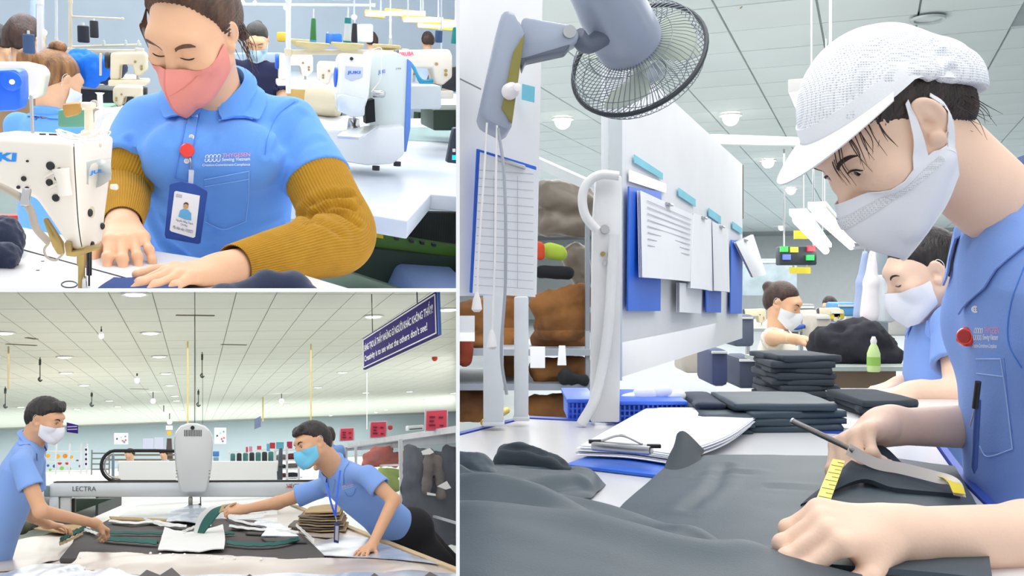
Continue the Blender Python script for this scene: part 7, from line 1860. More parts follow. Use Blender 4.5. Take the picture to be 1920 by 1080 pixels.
# blue baskets
BASK = mat('basket_blue', (62, 110, 232), rough=.4, var=.03)
def basket(x0, x1, y0, y1, d, label, lattice=True):
    t = thing('basket', label, 'basket', RM.P((x0+x1)/2, y1, d)); k = d/F
    fprism([(x0, y0), (x1, y0), (x1, y0+8), (x0, y0+8)], d, .24, 'rim', BASK, t, .003)
    n = int((x1-x0)/9)
    for i in range(n+1):
        x = x0+4+(x1-x0-8)*i/n; fprism(rect(x-1.6, y0+8, x+1.6, y1), d+.005, .006, 'slat', BASK, t)
    for y in (y0+18, y0+28, y1-3):
        if y < y1: fprism(rect(x0+3, y-1.5, x1-3, y+1.5), d+.006, .006, 'cross_band', BASK, t)
    fprism([(x0+3, y0+8), (x1-3, y0+8), (x1-4, y1), (x0+4, y1)], d+.02, .2, 'inner_wall', mat('basket_deep', (84, 130, 236), rough=.5), t)
    return t
basket(1150, 1290, 752, 798, 2.04, 'blue lattice basket heaped with white pieces behind the clipboard'); basket(1062, 1118, 748, 790, 2.12, 'blue basket half hidden by the white stand')
for k, (x, y, r, l) in enumerate(((1180, 745, 12, 'left'), (1210, 738, 14, 'middle'), (1240, 733, 15, 'tallest'), (1265, 742, 12, 'right'))):
    o = cloth([[(RM.P(x-8, y+4, 2.14), r*2.1/F), (RM.P(x+8, y, 2.14), r*2.1/F)]], 'white_piece', SHEETW, None, .008, .008, 40, k); tag(o, 'crumpled white piece in the blue basket, %s one' % l, 'cloth')
# clipboard lying on the table
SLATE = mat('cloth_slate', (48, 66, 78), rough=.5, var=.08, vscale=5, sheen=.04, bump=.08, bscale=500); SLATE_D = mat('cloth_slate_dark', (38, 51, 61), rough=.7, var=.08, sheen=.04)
BLKC = mat('cloth_coal', (52, 60, 70), rough=.85, var=.12, vscale=6, sheen=.04)
t = thing('clipboard', 'blue clipboard with a thick sheaf of papers lying on the table', 'clipboard', ZC(1230, 880))
pslab([(1058, 870), (1255, 893), (1330, 868), (1130, 845)], TC+.006, .005, 'board', BLUEB, t, .001)
rr = random.Random(9)
for k in range(8):
    a_ = rr.uniform(-6, 6); b_ = rr.uniform(-3, 3); dz = .008+k*.002
    G = bez_patch(np.array([[ZC(1085+a_, 863+b_, dz), ZC(1205+a_*.5, 800+b_, dz+.01), ZC(1215+a_, 797+b_, dz+.012)], [ZC(1180+a_, 868+b_, dz), ZC(1300+a_, 828+b_, dz+.008), ZC(1320+a_, 801+b_, dz+.015)], [ZC(1262+a_, 880+b_, dz), ZC(1360+a_, 850+b_, dz+.006), ZC(1422+a_*1.5, 806+b_, dz+.01)]]), 14, 12)
    b = MB(); b.grid(G, .0012); b.build('sheet', SHEETW if k != 2 else MATS['sheet_lilac'], t, True)
c0, c1 = ZC(1112, 872, .032), ZC(1222, 882, .032)
b = MB(); b.bar(c0, c1, .022, .014); b.build('clip_bar', STEEL, t, bevel=.003)
b = MB(); b.tube([lerp(c0, c1, .15)+A3(0, .005, .008), lerp(c0, c1, .5)+A3(0, .012, .018), lerp(c0, c1, .85)+A3(0, .005, .008)], .0022, 8, 16); b.build('clip_lever', CHR, t, True)
for c in (c0, c1): b = MB(); b.box(c+A3(.004, .004, .006), (.022, .008, .006)); b.build('clip_end', BLKS, t, bevel=.001)
# --- garments on the table
def garment(rows, name, m, label, n=(44, 36), th=.006, amp=.004, sc=14, seed=1, crease=()):
    G = bez_patch(np.array([[ZC(x, y, dz) for x, y, dz in r] for r in rows]), *n); sh = G.shape; q = G.reshape(-1, 3)
    q = q+A3(0, 0, 1)*(fbm(q, sc, seed)*amp+fbm(q, sc*2.6, seed+1)*amp*.35)[:, None]
    for pts, r, dep in crease:
        pp = [ZC(*p) for p in pts]; best = np.full(len(q), 9.)
        for a_, b_ in zip(pp[:-1], pp[1:]): best = np.minimum(best, s_cone(a_*A3(1, 1, 0), b_*A3(1, 1, 0), 0, 0)[0]((q*A3(1, 1, 0)).astype(np.float32)))
        q = q+A3(0, 0, 1)*(-dep*np.exp(-(best/r)**2)+.6*dep*np.exp(-((best-2*r)/r)**2))[:, None]
    b = MB(); b.grid(q.reshape(sh), th); o = b.build(name, m, None, True); tag(o, label, 'garment'); return o
tr = garment([[(1150, 985, .006), (1180, 958, .010), (1270, 880, .014)], [(1300, 1040, .012), (1360, 950, .016), (1380, 878, .016)], [(1480, 1090, .016), (1520, 960, .018), (1520, 880, .016)], [(1680, 1110, .016), (1700, 980, .018), (1660, 884, .016)], [(1860, 1120, .012), (1840, 1000, .014), (1790, 893, .010)]], 'dark_trousers', SLATE, 'slate grey garment laid flat and being measured with the tape', crease=[([(1440, 945), (1520, 950), (1600, 955)], .006, .003), ([(1290, 985), (1340, 945), (1360, 900)], .008, .003), ([(1300, 920), (1420, 915)], .006, .003)])
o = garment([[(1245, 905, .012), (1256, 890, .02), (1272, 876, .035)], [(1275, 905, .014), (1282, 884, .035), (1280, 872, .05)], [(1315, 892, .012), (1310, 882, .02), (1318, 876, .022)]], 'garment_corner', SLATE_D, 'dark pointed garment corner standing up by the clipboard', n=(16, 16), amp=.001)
cG = caster(tr)
b = MB(); b.grid([[cG(1231, 984, .003, .95), cG(1233, 986, .003, .95)], [cG(1250, 983, .003, .95), cG(1250, 986, .003, .95)]], .0008, flip=True); o = b.build('thread_tag', SHEETW); tag(o, 'tiny white thread tag on the slate garment', 'tag')
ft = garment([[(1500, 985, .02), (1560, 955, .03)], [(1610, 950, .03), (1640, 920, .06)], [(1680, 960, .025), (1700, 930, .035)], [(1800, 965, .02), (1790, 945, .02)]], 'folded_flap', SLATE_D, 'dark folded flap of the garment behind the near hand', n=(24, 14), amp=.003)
# near cloth along the bottom, left heap
garment([[(760, 965, .02), (760, 1010, .055), (760, 1100, .07), (760, 1300, .05)], [(900, 960, .025), (900, 1000, .06), (900, 1090, .08), (900, 1300, .05)], [(1060, 962, .012), (1060, 1000, .04), (1060, 1080, .065), (1060, 1300, .05)], [(1200, 995, .008), (1230, 1040, .03), (1240, 1100, .05), (1240, 1300, .04)], [(1380, 1060, .006), (1420, 1085, .02), (1440, 1120, .04), (1440, 1300, .04)], [(1560, 1100, .004), (1600, 1110, .01), (1620, 1140, .03), (1640, 1300, .03)]], 'near_garment', SLATE, 'large slate grey garment filling the lower left foreground', n=(70, 50), amp=.012, sc=11, seed=5, crease=[([(900, 1000), (1050, 1010), (1200, 1040)], .03, .012), ([(880, 1060), (1100, 1050), (1300, 1075)], .03, .012)])
garment([[(840, 915, .03), (840, 950, .045), (840, 995, .02)], [(930, 902, .026), (950, 935, .036), (940, 982, .014)], [(1030, 900, .022), (1050, 925, .028), (1040, 962, .01)], [(1100, 900, .02), (1105, 915, .022), (1090, 945, .006)], [(1136, 910, .002), (1128, 920, .004), (1110, 938, .002)]], 'folded_garment', SLATE, 'folded slate grey garment heap left of the clipboard', n=(40, 30), amp=.005, sc=22, seed=4, crease=[([(900, 960), (1000, 950), (1090, 930)], .012, .006), ([(980, 915), (1060, 912)], .01, .004)])
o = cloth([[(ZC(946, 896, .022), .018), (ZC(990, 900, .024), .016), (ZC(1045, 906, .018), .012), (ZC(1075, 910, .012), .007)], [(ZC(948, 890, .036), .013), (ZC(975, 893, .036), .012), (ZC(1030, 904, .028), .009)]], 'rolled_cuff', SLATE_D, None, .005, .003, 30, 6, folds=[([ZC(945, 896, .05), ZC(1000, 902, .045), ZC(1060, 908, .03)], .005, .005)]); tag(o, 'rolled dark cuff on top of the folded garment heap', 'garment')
o = cloth([[(ZC(845, 925, .03), .03), (ZC(890, 928, .03), .024), (ZC(918, 934, .024), .016)], [(ZC(850, 950, .03), .028), (ZC(912, 954, .024), .016)]], 'crumpled_sleeve', SLATE, None, .0035, .006, 110, 8); tag(o, 'crumpled slate sleeve at the left edge of the table', 'garment')
# --- tables and piles further back
t = thing('work_table', 'second work table with garment piles behind the front table', 'table', ZC(1550, 740)); pslab([(1300, 799), (1345, 728), (1900, 728), (2000, 806)], TC+.004, .03, 'table_top', TTOP, t, .002)
for x in (1340, 1880): p = ZC(x, 728, -.03); b = MB(); b.box(p-A3(0, 0, .42), (.04, .04, .84)); b.build('leg', MATS['post_pale'], t)
def pile(x, y, w, n, hpx, d, label, m=BLKC, seed=1, jit=8):
    t = thing('garment_pile', label, 'garment pile', RM.P(x, y, d)); r = random.Random(seed); k = d/F
    for i in range(n):
        c = RM.P(x+r.uniform(-jit, jit), y-hpx*(i+.5)/n, d); S_ = SDF(); S_.add(s_box(c, (w/2*k, .12, hpx/n*.56*k), hpx/n*.5*k, rotm('Z', r.uniform(-8, 8))), .004)
        build_sdf(S_, c-A3(w*.7*k, .2, hpx/n*1.2*k), c+A3(w*.7*k, .2, hpx/n*1.2*k), max(.012, hpx/n*k*.2), 'folded_garment', m, t, newton=0, noise=(.004, 22, seed+i))
    return t
pile(1485, 746, 118, 8, 84, 2.53, 'tall pile of folded black garments in front of the cream shirted woman', seed=2)
pile(1350, 800, 110, 3, 36, 2.02, 'low pile of slate garments right of the blue basket', SLATE, 4); pile(1452, 797, 190, 4, 52, 2.04, 'wide low pile of slate garments in the middle of the table', SLATE, 5)
pile(1640, 776, 110, 3, 36, 2.21, 'pile of folded black garments under the second woman hands', seed=6); pile(1318, 790, 60, 3, 46, 2.10, 'navy garment pile beside the blue basket', NAVYC, 7)
o = cloth([[(RM.P(1560, 655, 5.0), .13), (RM.P(1610, 650, 5.0), .14), (RM.P(1650, 665, 5.0), .11)]], 'dark_heap', mat('cloth_ink', (38, 38, 48), rough=.9, var=.15, vscale=6), None, .018, .045, 48, 3); tag(o, 'loose heap of dark garments on the far table', 'garment heap')
t = thing('far_table', 'grey far table under the dark heap', 'table', RM.P(1600, 700, 4.8)); fprism(rect(1480, 688, 1720, 696), 4.7, .9, 'table_top', mat('table_grey_green', (170, 180, 176), rough=.4), t); fprism(rect(1540, 696, 1680, 735), 4.9, .4, 'wooden_base', mat('base_brown', (140, 118, 96), rough=.7), t)
bo = thing('spray_bottle', 'pale green bottle standing on the far table', 'bottle', RM.P(1638, 697, 4.5)); k = 4.5/F
b = MB(); b.lathe([(11*k, 0), (12*k, 3*k), (12*k, 34*k), (8*k, 46*k), (5*k, 52*k)], RM.P(1638, 697, 4.5), (0, 0, 1), 18); b.build('bottle_body', mat('bottle_green', (206, 232, 160), rough=.3), bo, True)
b = MB(); b.lathe([(5*k, 52*k), (6*k, 58*k), (3*k, 66*k)], RM.P(1638, 697, 4.5), (0, 0, 1), 14); b.build('bottle_cap', LOOP, bo, True)
b = MB(); b.lathe([(12.3*k, 12*k), (12.3*k, 28*k)], RM.P(1638, 697, 4.5), (0, 0, 1), 18); b.build('bottle_label', mat('label_lime', (150, 200, 90), rough=.5), bo, True)
# far background
rr = random.Random(12)
for k, (x, y, w, hh, d, c, l) in enumerate(((1440, 520, 110, 70, 22, (176, 190, 196), 'grey back partition behind the cream shirted woman'), (1500, 600, 60, 60, 9, (150, 150, 150), 'grey sewing station behind the cream shirted woman'), (1590, 580, 40, 26, 10, (90, 160, 220), 'blue cloth bale on the far station'), (1570, 590, 30, 20, 9.5, (228, 200, 50), 'yellow cloth bale on the far station'), (1545, 620, 30, 60, 8, (206, 196, 184), 'cream machine column in the far line'), (1690, 600, 44, 60, 8, (190, 190, 186), 'pale machine behind the second woman mask'), (1395, 620, 40, 60, 7, (90, 100, 120), 'dark rack beside the white board end'), (1405, 700, 40, 60, 6, (60, 66, 90), 'navy bundle rack low beside the white board end'), (1350, 690, 34, 70, 5, (60, 70, 110), 'navy garments under the white board'), (1300, 670, 36, 60, 6.5, (196, 186, 176), 'pale crate under the white board'), (1670, 560, 24, 90, 6.5, (200, 206, 214), 'grey upright cabinet left of the second woman'))):
    t = thing('work_station' if 'machine' in l or 'station' in l else 'storage_block', l, 'furniture', RM.P(x, y, d)); m = mat('far_%d' % k, c, rough=.6, var=.12, vscale=4)
    fprism(rect(x-w/2, y-hh/2, x+w/2, y+hh/2), d, .4, 'body', m, t, .03); fprism(rect(x-w/2+3, y-hh/2+4, x+w/2-3, y-hh/2+8), d-.02, .03, 'top_band', mat('far_band', (210, 214, 216), rough=.5), t)
t = thing('signal_board', 'dark display board with green, yellow and red lights under the ceiling', 'display', RM.P(1495, 478, 12)); fprism(rect(1462, 462, 1532, 497), 12, .2, 'case', mat('case_dark', (46, 54, 66), rough=.5), t, .02)
for x, y, c in ((1471, 467, (60, 220, 80)), (1490, 468, (200, 190, 60)), (1522, 466, (230, 50, 70)), (1520, 483, (50, 190, 90)), (1476, 482, (90, 110, 200))): fprism(rect(x-7, y-5, x+7, y+5), 11.95, .05, 'light_block', mat('led_%d' % x, c, rough=.4, emit=.8), t)
for x in (1470, 1525): b = MB(); c = RM.P(x, 462, 12.1); b.tube([c, A3(c[0], c[1], CZC)], .012, 6); b.build('hanger', STEEL, t)
t = thing('hanging_sign', 'yellow sign under the signal board', 'sign', RM.P(1500, 508, 12)); fprism(rect(1482, 501, 1520, 513), 11.9, .05, 'board', mat('sign_gold', (222, 206, 60), rough=.5), t); fprism(rect(1488, 497, 1490, 502), 11.95, .05, 'bracket', STEEL, t); fprism(rect(1512, 497, 1514, 502), 11.95, .05, 'bracket', STEEL, t)
t = thing('hanging_sign', 'yellow sign above the signal board', 'sign', RM.P(1500, 440, 12)); fprism(rect(1490, 432, 1516, 448), 12.2, .05, 'board', MATS['sign_gold'], t)
o = fprism(rect(1664, 432, 1676, 448), 9, .05, 'red_notice', MATS['alarm_red']); tag(o, 'small red notice on the steel column', 'notice')
b = MB(); b.box((RM.P(1652, 380, 7)+RM.P(1652, 660, 7))/2, (.08, .08, 1.1)); o = b.build('steel_column', mat('column_steel', (150, 164, 172), rough=.4, metal=.3), None, bevel=.01); tag(o, 'grey steel column left of the second woman', 'column')
for x, d, c, l in ((1622, 6.0, (160, 176, 214), 'pale blue garment hanging on the rail'), (1636, 5.8, (232, 226, 232), 'white garment hanging on the rail')):
    t = thing('hanging_garment', l, 'garment', RM.P(x, 600, d)); cloth([[(RM.P(x, 475, d), .02), (RM.P(x-3, 530, d), .045), (RM.P(x-6, 590, d), .05)]], 'garment', mat('hang_%d' % x, c, rough=.8), t, .018, .008, 14, 2)
    b = MB(); b.tube([RM.P(x, 475, d), RM.P(x, 462, d), RM.P(x+4, 458, d)], .005, 6); b.build('hanger', STEEL, t)
b = MB(); b.bar(RM.P(1600, 465, 5.9), RM.P(1665, 460, 5.9), .02, .02); o = b.build('garment_rail', STEEL, None); tag(o, 'short steel rail with hanging garments', 'rail')
for x, y, d, sc_, l, m in ((1515, 612, 8.5, .5, 'first cream machine in the far line behind the cream shirted woman', MACH), (1560, 608, 9.5, .5, 'second cream machine in the far line', MACH_D), (1610, 606, 10.5, .5, 'third cream machine in the far line near the hanging garments', MACH), (1420, 610, 9.0, .5, 'cream machine left of the cream shirted woman', MACH_D)): back_machine(x, y, d, sc_, l, m)
t = thing('sewing_table', 'long far table carrying the line of cream machines', 'table', RM.P(1530, 620, 9)); fprism(rect(1390, 616, 1660, 622), 8.4, 2.5, 'table_top', MATS['table_grey_green'], t)
for x in (1400, 1500, 1600): fprism(rect(x, 622, x+6, 760), 8.6, .05, 'leg', STEEL, t)
for k, (x, y, w, c) in enumerate(((1500, 600, 18, 'blue'), (1590, 598, 16, 'yellow'), (1640, 596, 16, 'red'), (1450, 600, 14, 'green'))): 
    o = cloth([[(RM.P(x-w*.4, 615, 8.3), w*.4*8.3/F), (RM.P(x+w*.4, 612, 8.3), w*.4*8.3/F)]], 'cloth_bundle', MATS['roll_'+c], None, .03, .03, 18, k); tag(o, '%s cloth bundle on the far machine table' % c, 'cloth')
for x, d, l, m_ in ((1555, 11.5, 'far worker in blue between the cream machines', POLO_B), (1630, 12.5, 'far worker in blue near the steel column', POLO_B)): simple_person(l, RM.P(x, 575, d), (-.5, -.7, -.4), (-.5, -.8, 0), m_, HAIR_K, 'long', MASK_W, 1.0, h=.035, collar_on=False)
# ================================================================ ROOM C: the women
RM = RC
POLO_C = mat('polo_periwinkle', (134, 168, 236), rough=0.85, var=0.03, vscale=3, bump=0.12, bscale=420, sheen=0.1, spec=0.2)
CAPW = None
def dots_mat(name, base, hole, scale):
    m = bpy.data.materials.new(name); m.use_nodes = True; N = m.node_tree.nodes; L = m.node_tree.links; b = N['Principled BSDF']
    tc = N.new('ShaderNodeTexCoord'); v = N.new('ShaderNodeTexVoronoi'); v.inputs['Scale'].default_value = scale; v.inputs['Randomness'].default_value = .15
    L.new(tc.outputs['Object'], v.inputs['Vector']); r = N.new('ShaderNodeValToRGB'); r.color_ramp.elements[0].position = .22; r.color_ramp.elements[0].color = lin(hole); r.color_ramp.elements[1].position = .36; r.color_ramp.elements[1].color = lin(base)
    L.new(v.outputs['Distance'], r.inputs[0]); L.new(r.outputs[0], b.inputs['Base Color']); b.inputs['Roughness'].default_value = .9; MATS[name] = m
    bp = N.new('ShaderNodeBump'); bp.inputs['Strength'].default_value = .5; bp.inputs['Distance'].default_value = .004; L.new(v.outputs['Distance'], bp.inputs['Height']); L.new(bp.outputs[0], b.inputs['Normal'])
    return m
wc = thing('person', 'woman in white mesh cap, white mask and blue polo measuring a dark garment', 'person', P(1950, 1100, 1.4))
fwd = nrm(A3(-.70, -.14, -.70)); RH = look(fwd)
HC = Head(np.zeros(3), RH, 1.0)
HC.pos = P(1744, 219, 1.225)-RH@A3(-.081, -.014, 0)
neckC = P(1914, 380, 1.34)
pelC = P(1982, 1010, 1.45); slC = P(2036, 540, 1.20); srC = P(1906, 515, 1.53)
SC = SDF(); HC.prims(SC, neck_to=neckC+A3(.03, 0, -.06), neck_r=.043, eyes='open')
SC.add(s_cone(HC.L(0, -.06, -.04), neckC+A3(.02, 0, -.05), .043, .053), .03)
lo, hi = bounds([HC.pos, neckC], .14); Vh = SC.mesh(lo, hi, .0022)
# near arm (her left)
elL, wrL = P(2090, 1015, 1.08), P(1668, 1002, .965)
S3 = SDF(); S3.add(s_cone(slC, elL, .048, .040), .02); S3.add(s_cone(elL, lerp(elL, wrL, .4), .040, .0375), .02); S3.add(s_cone(lerp(elL, wrL, .4), wrL, .0375, .0265), .02)
tL = hand(S3, wrL, P(1520, 985, .925)-wrL, (.12, .45, -.85), 1, [(52, 58, 30), (48, 62, 30), (50, 62, 30), (52, 60, 30)], (6, 2, -3, -8), 1.0, thumb=[(.75, .6, .35), (.95, .15, .35), (.9, -.1, .5)])
lo, hi = bounds([slC, elL, wrL, P(1480, 1040, .9)], .07); Va = S3.mesh(lo, hi, .003)
# far arm (her right)
elR, wrR = P(1900, 800, 1.50), P(1655, 800, 1.40)
S2 = SDF(); S2.add(s_cone(srC, elR, .045, .038), .02); S2.add(s_cone(elR, wrR, .038, .025), .02)
tR = hand(S2, wrR, P(1568, 834, 1.33)-wrR, (.25, -.35, -.85), -1, [(45, 62, 35), (52, 66, 35), (56, 66, 35), (60, 66, 35)], (4, 1, -2, -6), .98, thumb=[(.85, .45, .3), (.97, .1, .25), (.9, -.15, .45)])
lo, hi = bounds([srC, elR, wrR, P(1530, 860, 1.3)], .07); Vb = S2.mesh(lo, hi, .003)
join_sdf([Vh, Va, Vb], 'body', SKIN_PALE, wc)
HC.eyes(wc, SC, 'open', gaze=(0, 0, -.25)); HC.brows(wc, SC, LASH, thick=1.1)
# mask with fabric ear straps
net = [[(.071, -.006, -.040), (.072, -.010, -.052), (.069, -.012, -.070), (.062, -.006, -.088)],
       [(.066, .034, -.034), (.069, .034, -.054), (.065, .032, -.08), (.052, .03, -.108)],
       [(.046, .078, -.028), (.050, .083, -.05), (.047, .082, -.082), (.036, .066, -.122)],
       [(.018, .110, -.020), (.023, .118, -.048), (.022, .115, -.088), (.016, .09, -.134)], [(0, .122, -.016), (0, .136, -.046), (0, .13, -.09), (0, .1, -.140)]]
MESHW = dots_mat('mask_band_dots', (238, 240, 244), (196, 200, 210), 420)
mk, Gm = HC.mask(net, MASK_W, wc, n=(41, 21), over=SC)
for k in (-1, 1):
    G = [[HC.L(k*.068, .046, -.034), HC.L(k*.078, .026, -.01), HC.L(k*.082, .012, .016), HC.L(k*.083, .002, .036)], [HC.L(k*.072, .02, -.04), HC.L(k*.080, .012, -.014), HC.L(k*.084, .004, .012), HC.L(k*.0845, -.004, .038)]]
    b = MB(); b.grid(push_out(SC, bez_patch(np.array(G), 6, 14), .002), .0014, flip=(k > 0)); b.build('ear_strap', MASK_W, mk, True)
    G = [[HC.L(k*.073, .000, -.045), HC.L(k*.084, -.022, -.022), HC.L(k*.086, -.032, .0), HC.L(k*.083, -.03, .02)], [HC.L(k*.071, -.012, -.062), HC.L(k*.082, -.03, -.03), HC.L(k*.085, -.038, .0), HC.L(k*.082, -.034, .022)]]
    b = MB(); b.grid(push_out(SC, bez_patch(np.array(G), 6, 14), .002), .0014, flip=(k > 0)); b.build('ear_strap', MASK_W, mk, True)
b = MB(); b.grid(Gm[2:-2, 4:8]+(Gm[2:-2, 4:8]-HC.L(0, .02, -.05))*.018, .0006); b.build('pleat_band', MESHW, mk, True)
b = MB(); b.tube(Gm[:, -1]+HC.R[:, 1]*.001, .0013, 6); b.build('hem_stitch', MASK_W, mk, True)
# hair under the cap
HAIRC = hairmat('hair_black_brown', (58, 44, 40), (26, 18, 17), 60)
Sh = SDF(); Sh.add(s_ell(HC.L(0, -.022, .034), A3(.0815, .1, .09), HC.R), .01); Sh.add(s_ell(HC.L(0, -.085, -.02), A3(.06, .045, .055), HC.R), .03)
def cutC(Pw):
    q = HC.loc(Pw); x, y, z = q[:, 0], q[:, 1], q[:, 2]
    lim = .080-.05*np.abs(x)-4.0*x*x+(z-.06)*.55
    lim = np.where(z < .028, np.minimum(lim, .022+(z-.028)*1.0), lim); lim = np.where(z < .0, np.minimum(lim, -.03), lim)
    return (y-lim)*.6
Sh.cut(s_fn(cutC), .006); lo, hi = bounds([HC.pos], .18)
build_sdf(Sh, lo, hi, .0026, 'hair', HAIRC, wc, post=lambda V, Fs: strands(V, Fs, HC))
rr = random.Random(8); k = -1
for i in range(34):
    if i < 16: p0 = HC.L(k*rr.uniform(.05, .078), rr.uniform(.03, .075), .055); p1 = p0+HC.R@A3(k*.003, rr.uniform(.004, .012), -.025); p2 = p1+HC.R@A3(k*.0, rr.uniform(-.004, .016), -rr.uniform(.012, .035))
    elif i < 24: p0 = HC.L(k*rr.uniform(.02, .05), .088, .048); p1 = p0+HC.R@A3(0, .012, -.02); p2 = p1+HC.R@A3(rr.uniform(-.006, .006), .004, -rr.uniform(.015, .04))
    else: p0 = HC.L(k*rr.uniform(.04, .07), rr.uniform(-.09, -.05), -.02); p1 = p0+HC.R@A3(k*.004, -.008, -.03); p2 = p1+HC.R@A3(k*.002, rr.uniform(-.02, .01), -rr.uniform(.015, .04))
    b = MB(); b.tube([p0, p1, p2], [.0008, .0006, .0002], 4, 8); b.build('hair_strand', HAIRC, wc, True)
# cap: mesh crown, band, visor
cap = thing('mesh_cap', 'white mesh work cap with visor on the measuring woman head', 'cap', HC.L(0, 0, .1))
CAPM = dots_mat('cap_mesh', (240, 242, 246), (188, 194, 206), 300); CAPP = mat('cap_cloth', (240, 241, 245), rough=.85, var=.02, bump=.08, bscale=300)
Sc = SDF(); Sc.add(s_ell(HC.L(0, -.018, .048), A3(.089, .110, .094), HC.R), .01); Sc.add(s_ell(HC.L(0, -.105, -.005), A3(.074, .05, .062), HC.R), .035)
def cutcap(Pw):
    q = HC.loc(Pw); y, z = q[:, 1], q[:, 2]
    zm = np.where(y > -.03, .056+.10*(y+.03), .056+(y+.03)*1.05); zm = np.maximum(zm, -.065)
    return (zm-z)*.7
Sc.cut(s_fn(cutcap), .004); lo, hi = bounds([HC.pos], .2)
cr = [([HC.L(-.075, -.05+.02*j, .03+.02*j), HC.L(-.07, -.10+.01*j, .06-.02*j)], .006, .005) for j in range(3)]+[([HC.L(-.06, .06, .09), HC.L(-.05, .0, .13)], .010, .003), ([HC.L(-.07, .04, .08), HC.L(-.07, -.03, .11)], .010, .003), ([HC.L(-.05, -.12, .03), HC.L(-.03, -.15, -.02)], .008, .005)]
build_sdf(Sc, lo, hi, .0032, 'crown', CAPM, cap, noise=(.002, 40, 4), crease=[(np.array(a), r, d) for a, r, d in cr])
G = np.zeros((49, 4, 3))
for i, th in enumerate(np.linspace(-math.radians(125), math.radians(125), 49)):
    for j in range(4):
        z = .052+.028*j/3+.006*math.cos(th); sz = math.sqrt(max(.02, 1-((z-.048)/.094)**2))
        y = -.018+.1125*sz*math.cos(th); x = .0915*sz*math.sin(th)
        G[i, j] = HC.L(x, y, z+(.010*(y+.03) if y > -.03 else (y+.03)*.8))
b = MB(); b.grid(G, .0022); b.build('band', CAPP, cap, True)
G = np.zeros((33, 9, 3))
for i, th in enumerate(np.linspace(-math.radians(78), math.radians(78), 33)):
    ln = .064*math.cos(th*.98)**.6
    for j in range(9):
        t_ = j/8; y = -.018+.112*math.cos(th)+ln*t_*(.35+.65*math.cos(th)); x = (.090+.004*t_)*math.sin(th)*(1+.04*t_)
        G[i, j] = HC.L(x, y, .058+.010*math.cos(th)-.008*t_*t_*math.cos(th)-.004*t_+.10*(max(y, 0))*0)
b = MB(); b.grid(G, .0024, flip=True); b.build('visor', CAPP, cap, True)
# polo
SPC = polo_sdf(pelC, neckC, slC, srC, lerp(slC, elL, .8), elR, [0, .25, .5, .7, .84, .94, 1.0], [.165, .150, .155, .172, .165, .11, .066], [.118, .115, .108, .098, .092, .078, .062], [0, 0, 0, 0, .0, 0, 0],
               fr=(.62, .55), sr0=.058, sr1=.07, shoulder_r=.05, bust=[(lerp(pelC, neckC, .66)+A3(-.045, -.05, 0), (.05, .05, .06)), (lerp(pelC, neckC, .66)+A3(-.04, .075, 0), (.05, .05, .06))], neck_axis=HC.pos-neckC, neck_r=.056)
lo, hi = bounds([pelC, neckC, slC, srC, lerp(slC, elL, .6), lerp(srC, elR, .6)], .12); hi[2] = min(hi[2], neckC[2]+.07)
shirtC = build_sdf(SPC, lo, hi, .0045, 'polo_shirt', POLO_C, wc, noise=(.0025, 15, 9))
cC = caster(shirtC)
frontC = nrm(np.cross(nrm(neckC-pelC), srC-slC))
collar(SPC, neckC, lerp(nrm(HC.pos-neckC), nrm(neckC-pelC), .5), frontC+A3(-.05, 0, -.25), POLO_C, wc, r=(.060, .064), stand=.04, leaf=(.06, .105), gapdeg=12, n=49)
DC = 1.25
logo(cC, [(1822, 654), (1868, 655), (1874, 613), (1826, 612)], shirtC, DC)
G = drape(cC, [(1834, 850), (1898, 846), (1882, 672), (1830, 672)], 10, 14, .0016, DC); b = MB(); b.grid(G, .001, flip=True); b.build('chest_pocket', POLO_C, shirtC, True)
PIPC = mat('pocket_piping_pale', (176, 204, 250), rough=.9, var=0)
for l in ([(1830, 673), (1876, 673)], [(1831, 700), (1880, 706)], [(1876, 673), (1886, 740), (1898, 842)], [(1898, 842), (1852, 856), (1836, 836)]): surf_line(cC, l, .0009, PIPC, shirtC, 'pocket_stitch', DC, off=.003)
surf_line(cC, [(1920, 500), (1895, 570), (1890, 640), (1915, 690)], .0009, STITCH, shirtC, 'sleeve_seam', DC, off=.001)
button(cC, 1829, 580, .0052, shirtC, DC)
# red reel clip and pen
cl = thing('badge_reel', 'red badge reel clipped on the measuring woman placket', 'badge reel', cC(1812, 632, .004, DC)); p = cC(1814, 632, .004, DC)
b = MB(); b.lathe([(.011, -.003), (.0135, 0), (.0135, .006), (.011, .009)], p, nrm(A3(-.75, -.6, .1)), 26); b.build('reel', RED, cl, True); b = MB(); b.lathe([(.009, .009), (.009, .0105)], p, nrm(A3(-.75, -.6, .1)), 20); b.build('face', mat('reel_dark_red', (170, 20, 24), rough=.2), cl, True)
pn = thing('ballpoint_pen', 'dark blue pen hanging with a black clip at the shirt pocket edge', 'pen', cC(1816, 880, .006, DC))
pA, pB = cC(1852, 715, .012, DC)-A3(.012, 0, 0), cC(1856, 888, .016, DC)-A3(.022, 0, 0)
b = MB(); b.tube([lerp(pA, pB, .2), lerp(pA, pB, .93), pB], [.0042, .0042, .001], 10); b.build('barrel', mat('pen_blue', (70, 96, 170), rough=.25), pn, True)
b = MB(); b.tube([pA-A3(.003, .004, 0), lerp(pA, pB, .28)-A3(.006, .005, 0)], .0042, 10); b.build('clip_cap', BLKS, pn, True); b = MB(); b.tube([lerp(pA, pB, .27)-A3(.006, .005, 0), lerp(pA, pB, .48)-A3(.012, .006, 0)], .001, 6); b.build('clip_wire', STEEL, pn, True)
# trousers and a strap of the lower body
b = SDF(); b.add(s_ell(pelC+A3(0, 0, -.08), (.16, .13, .14)), .02); build_sdf(b, pelC-A3(.22, .2, .25), pelC+A3(.22, .2, .1), .012, 'trousers', mat('trouser_royal', (40, 50, 150), rough=.9), wc)
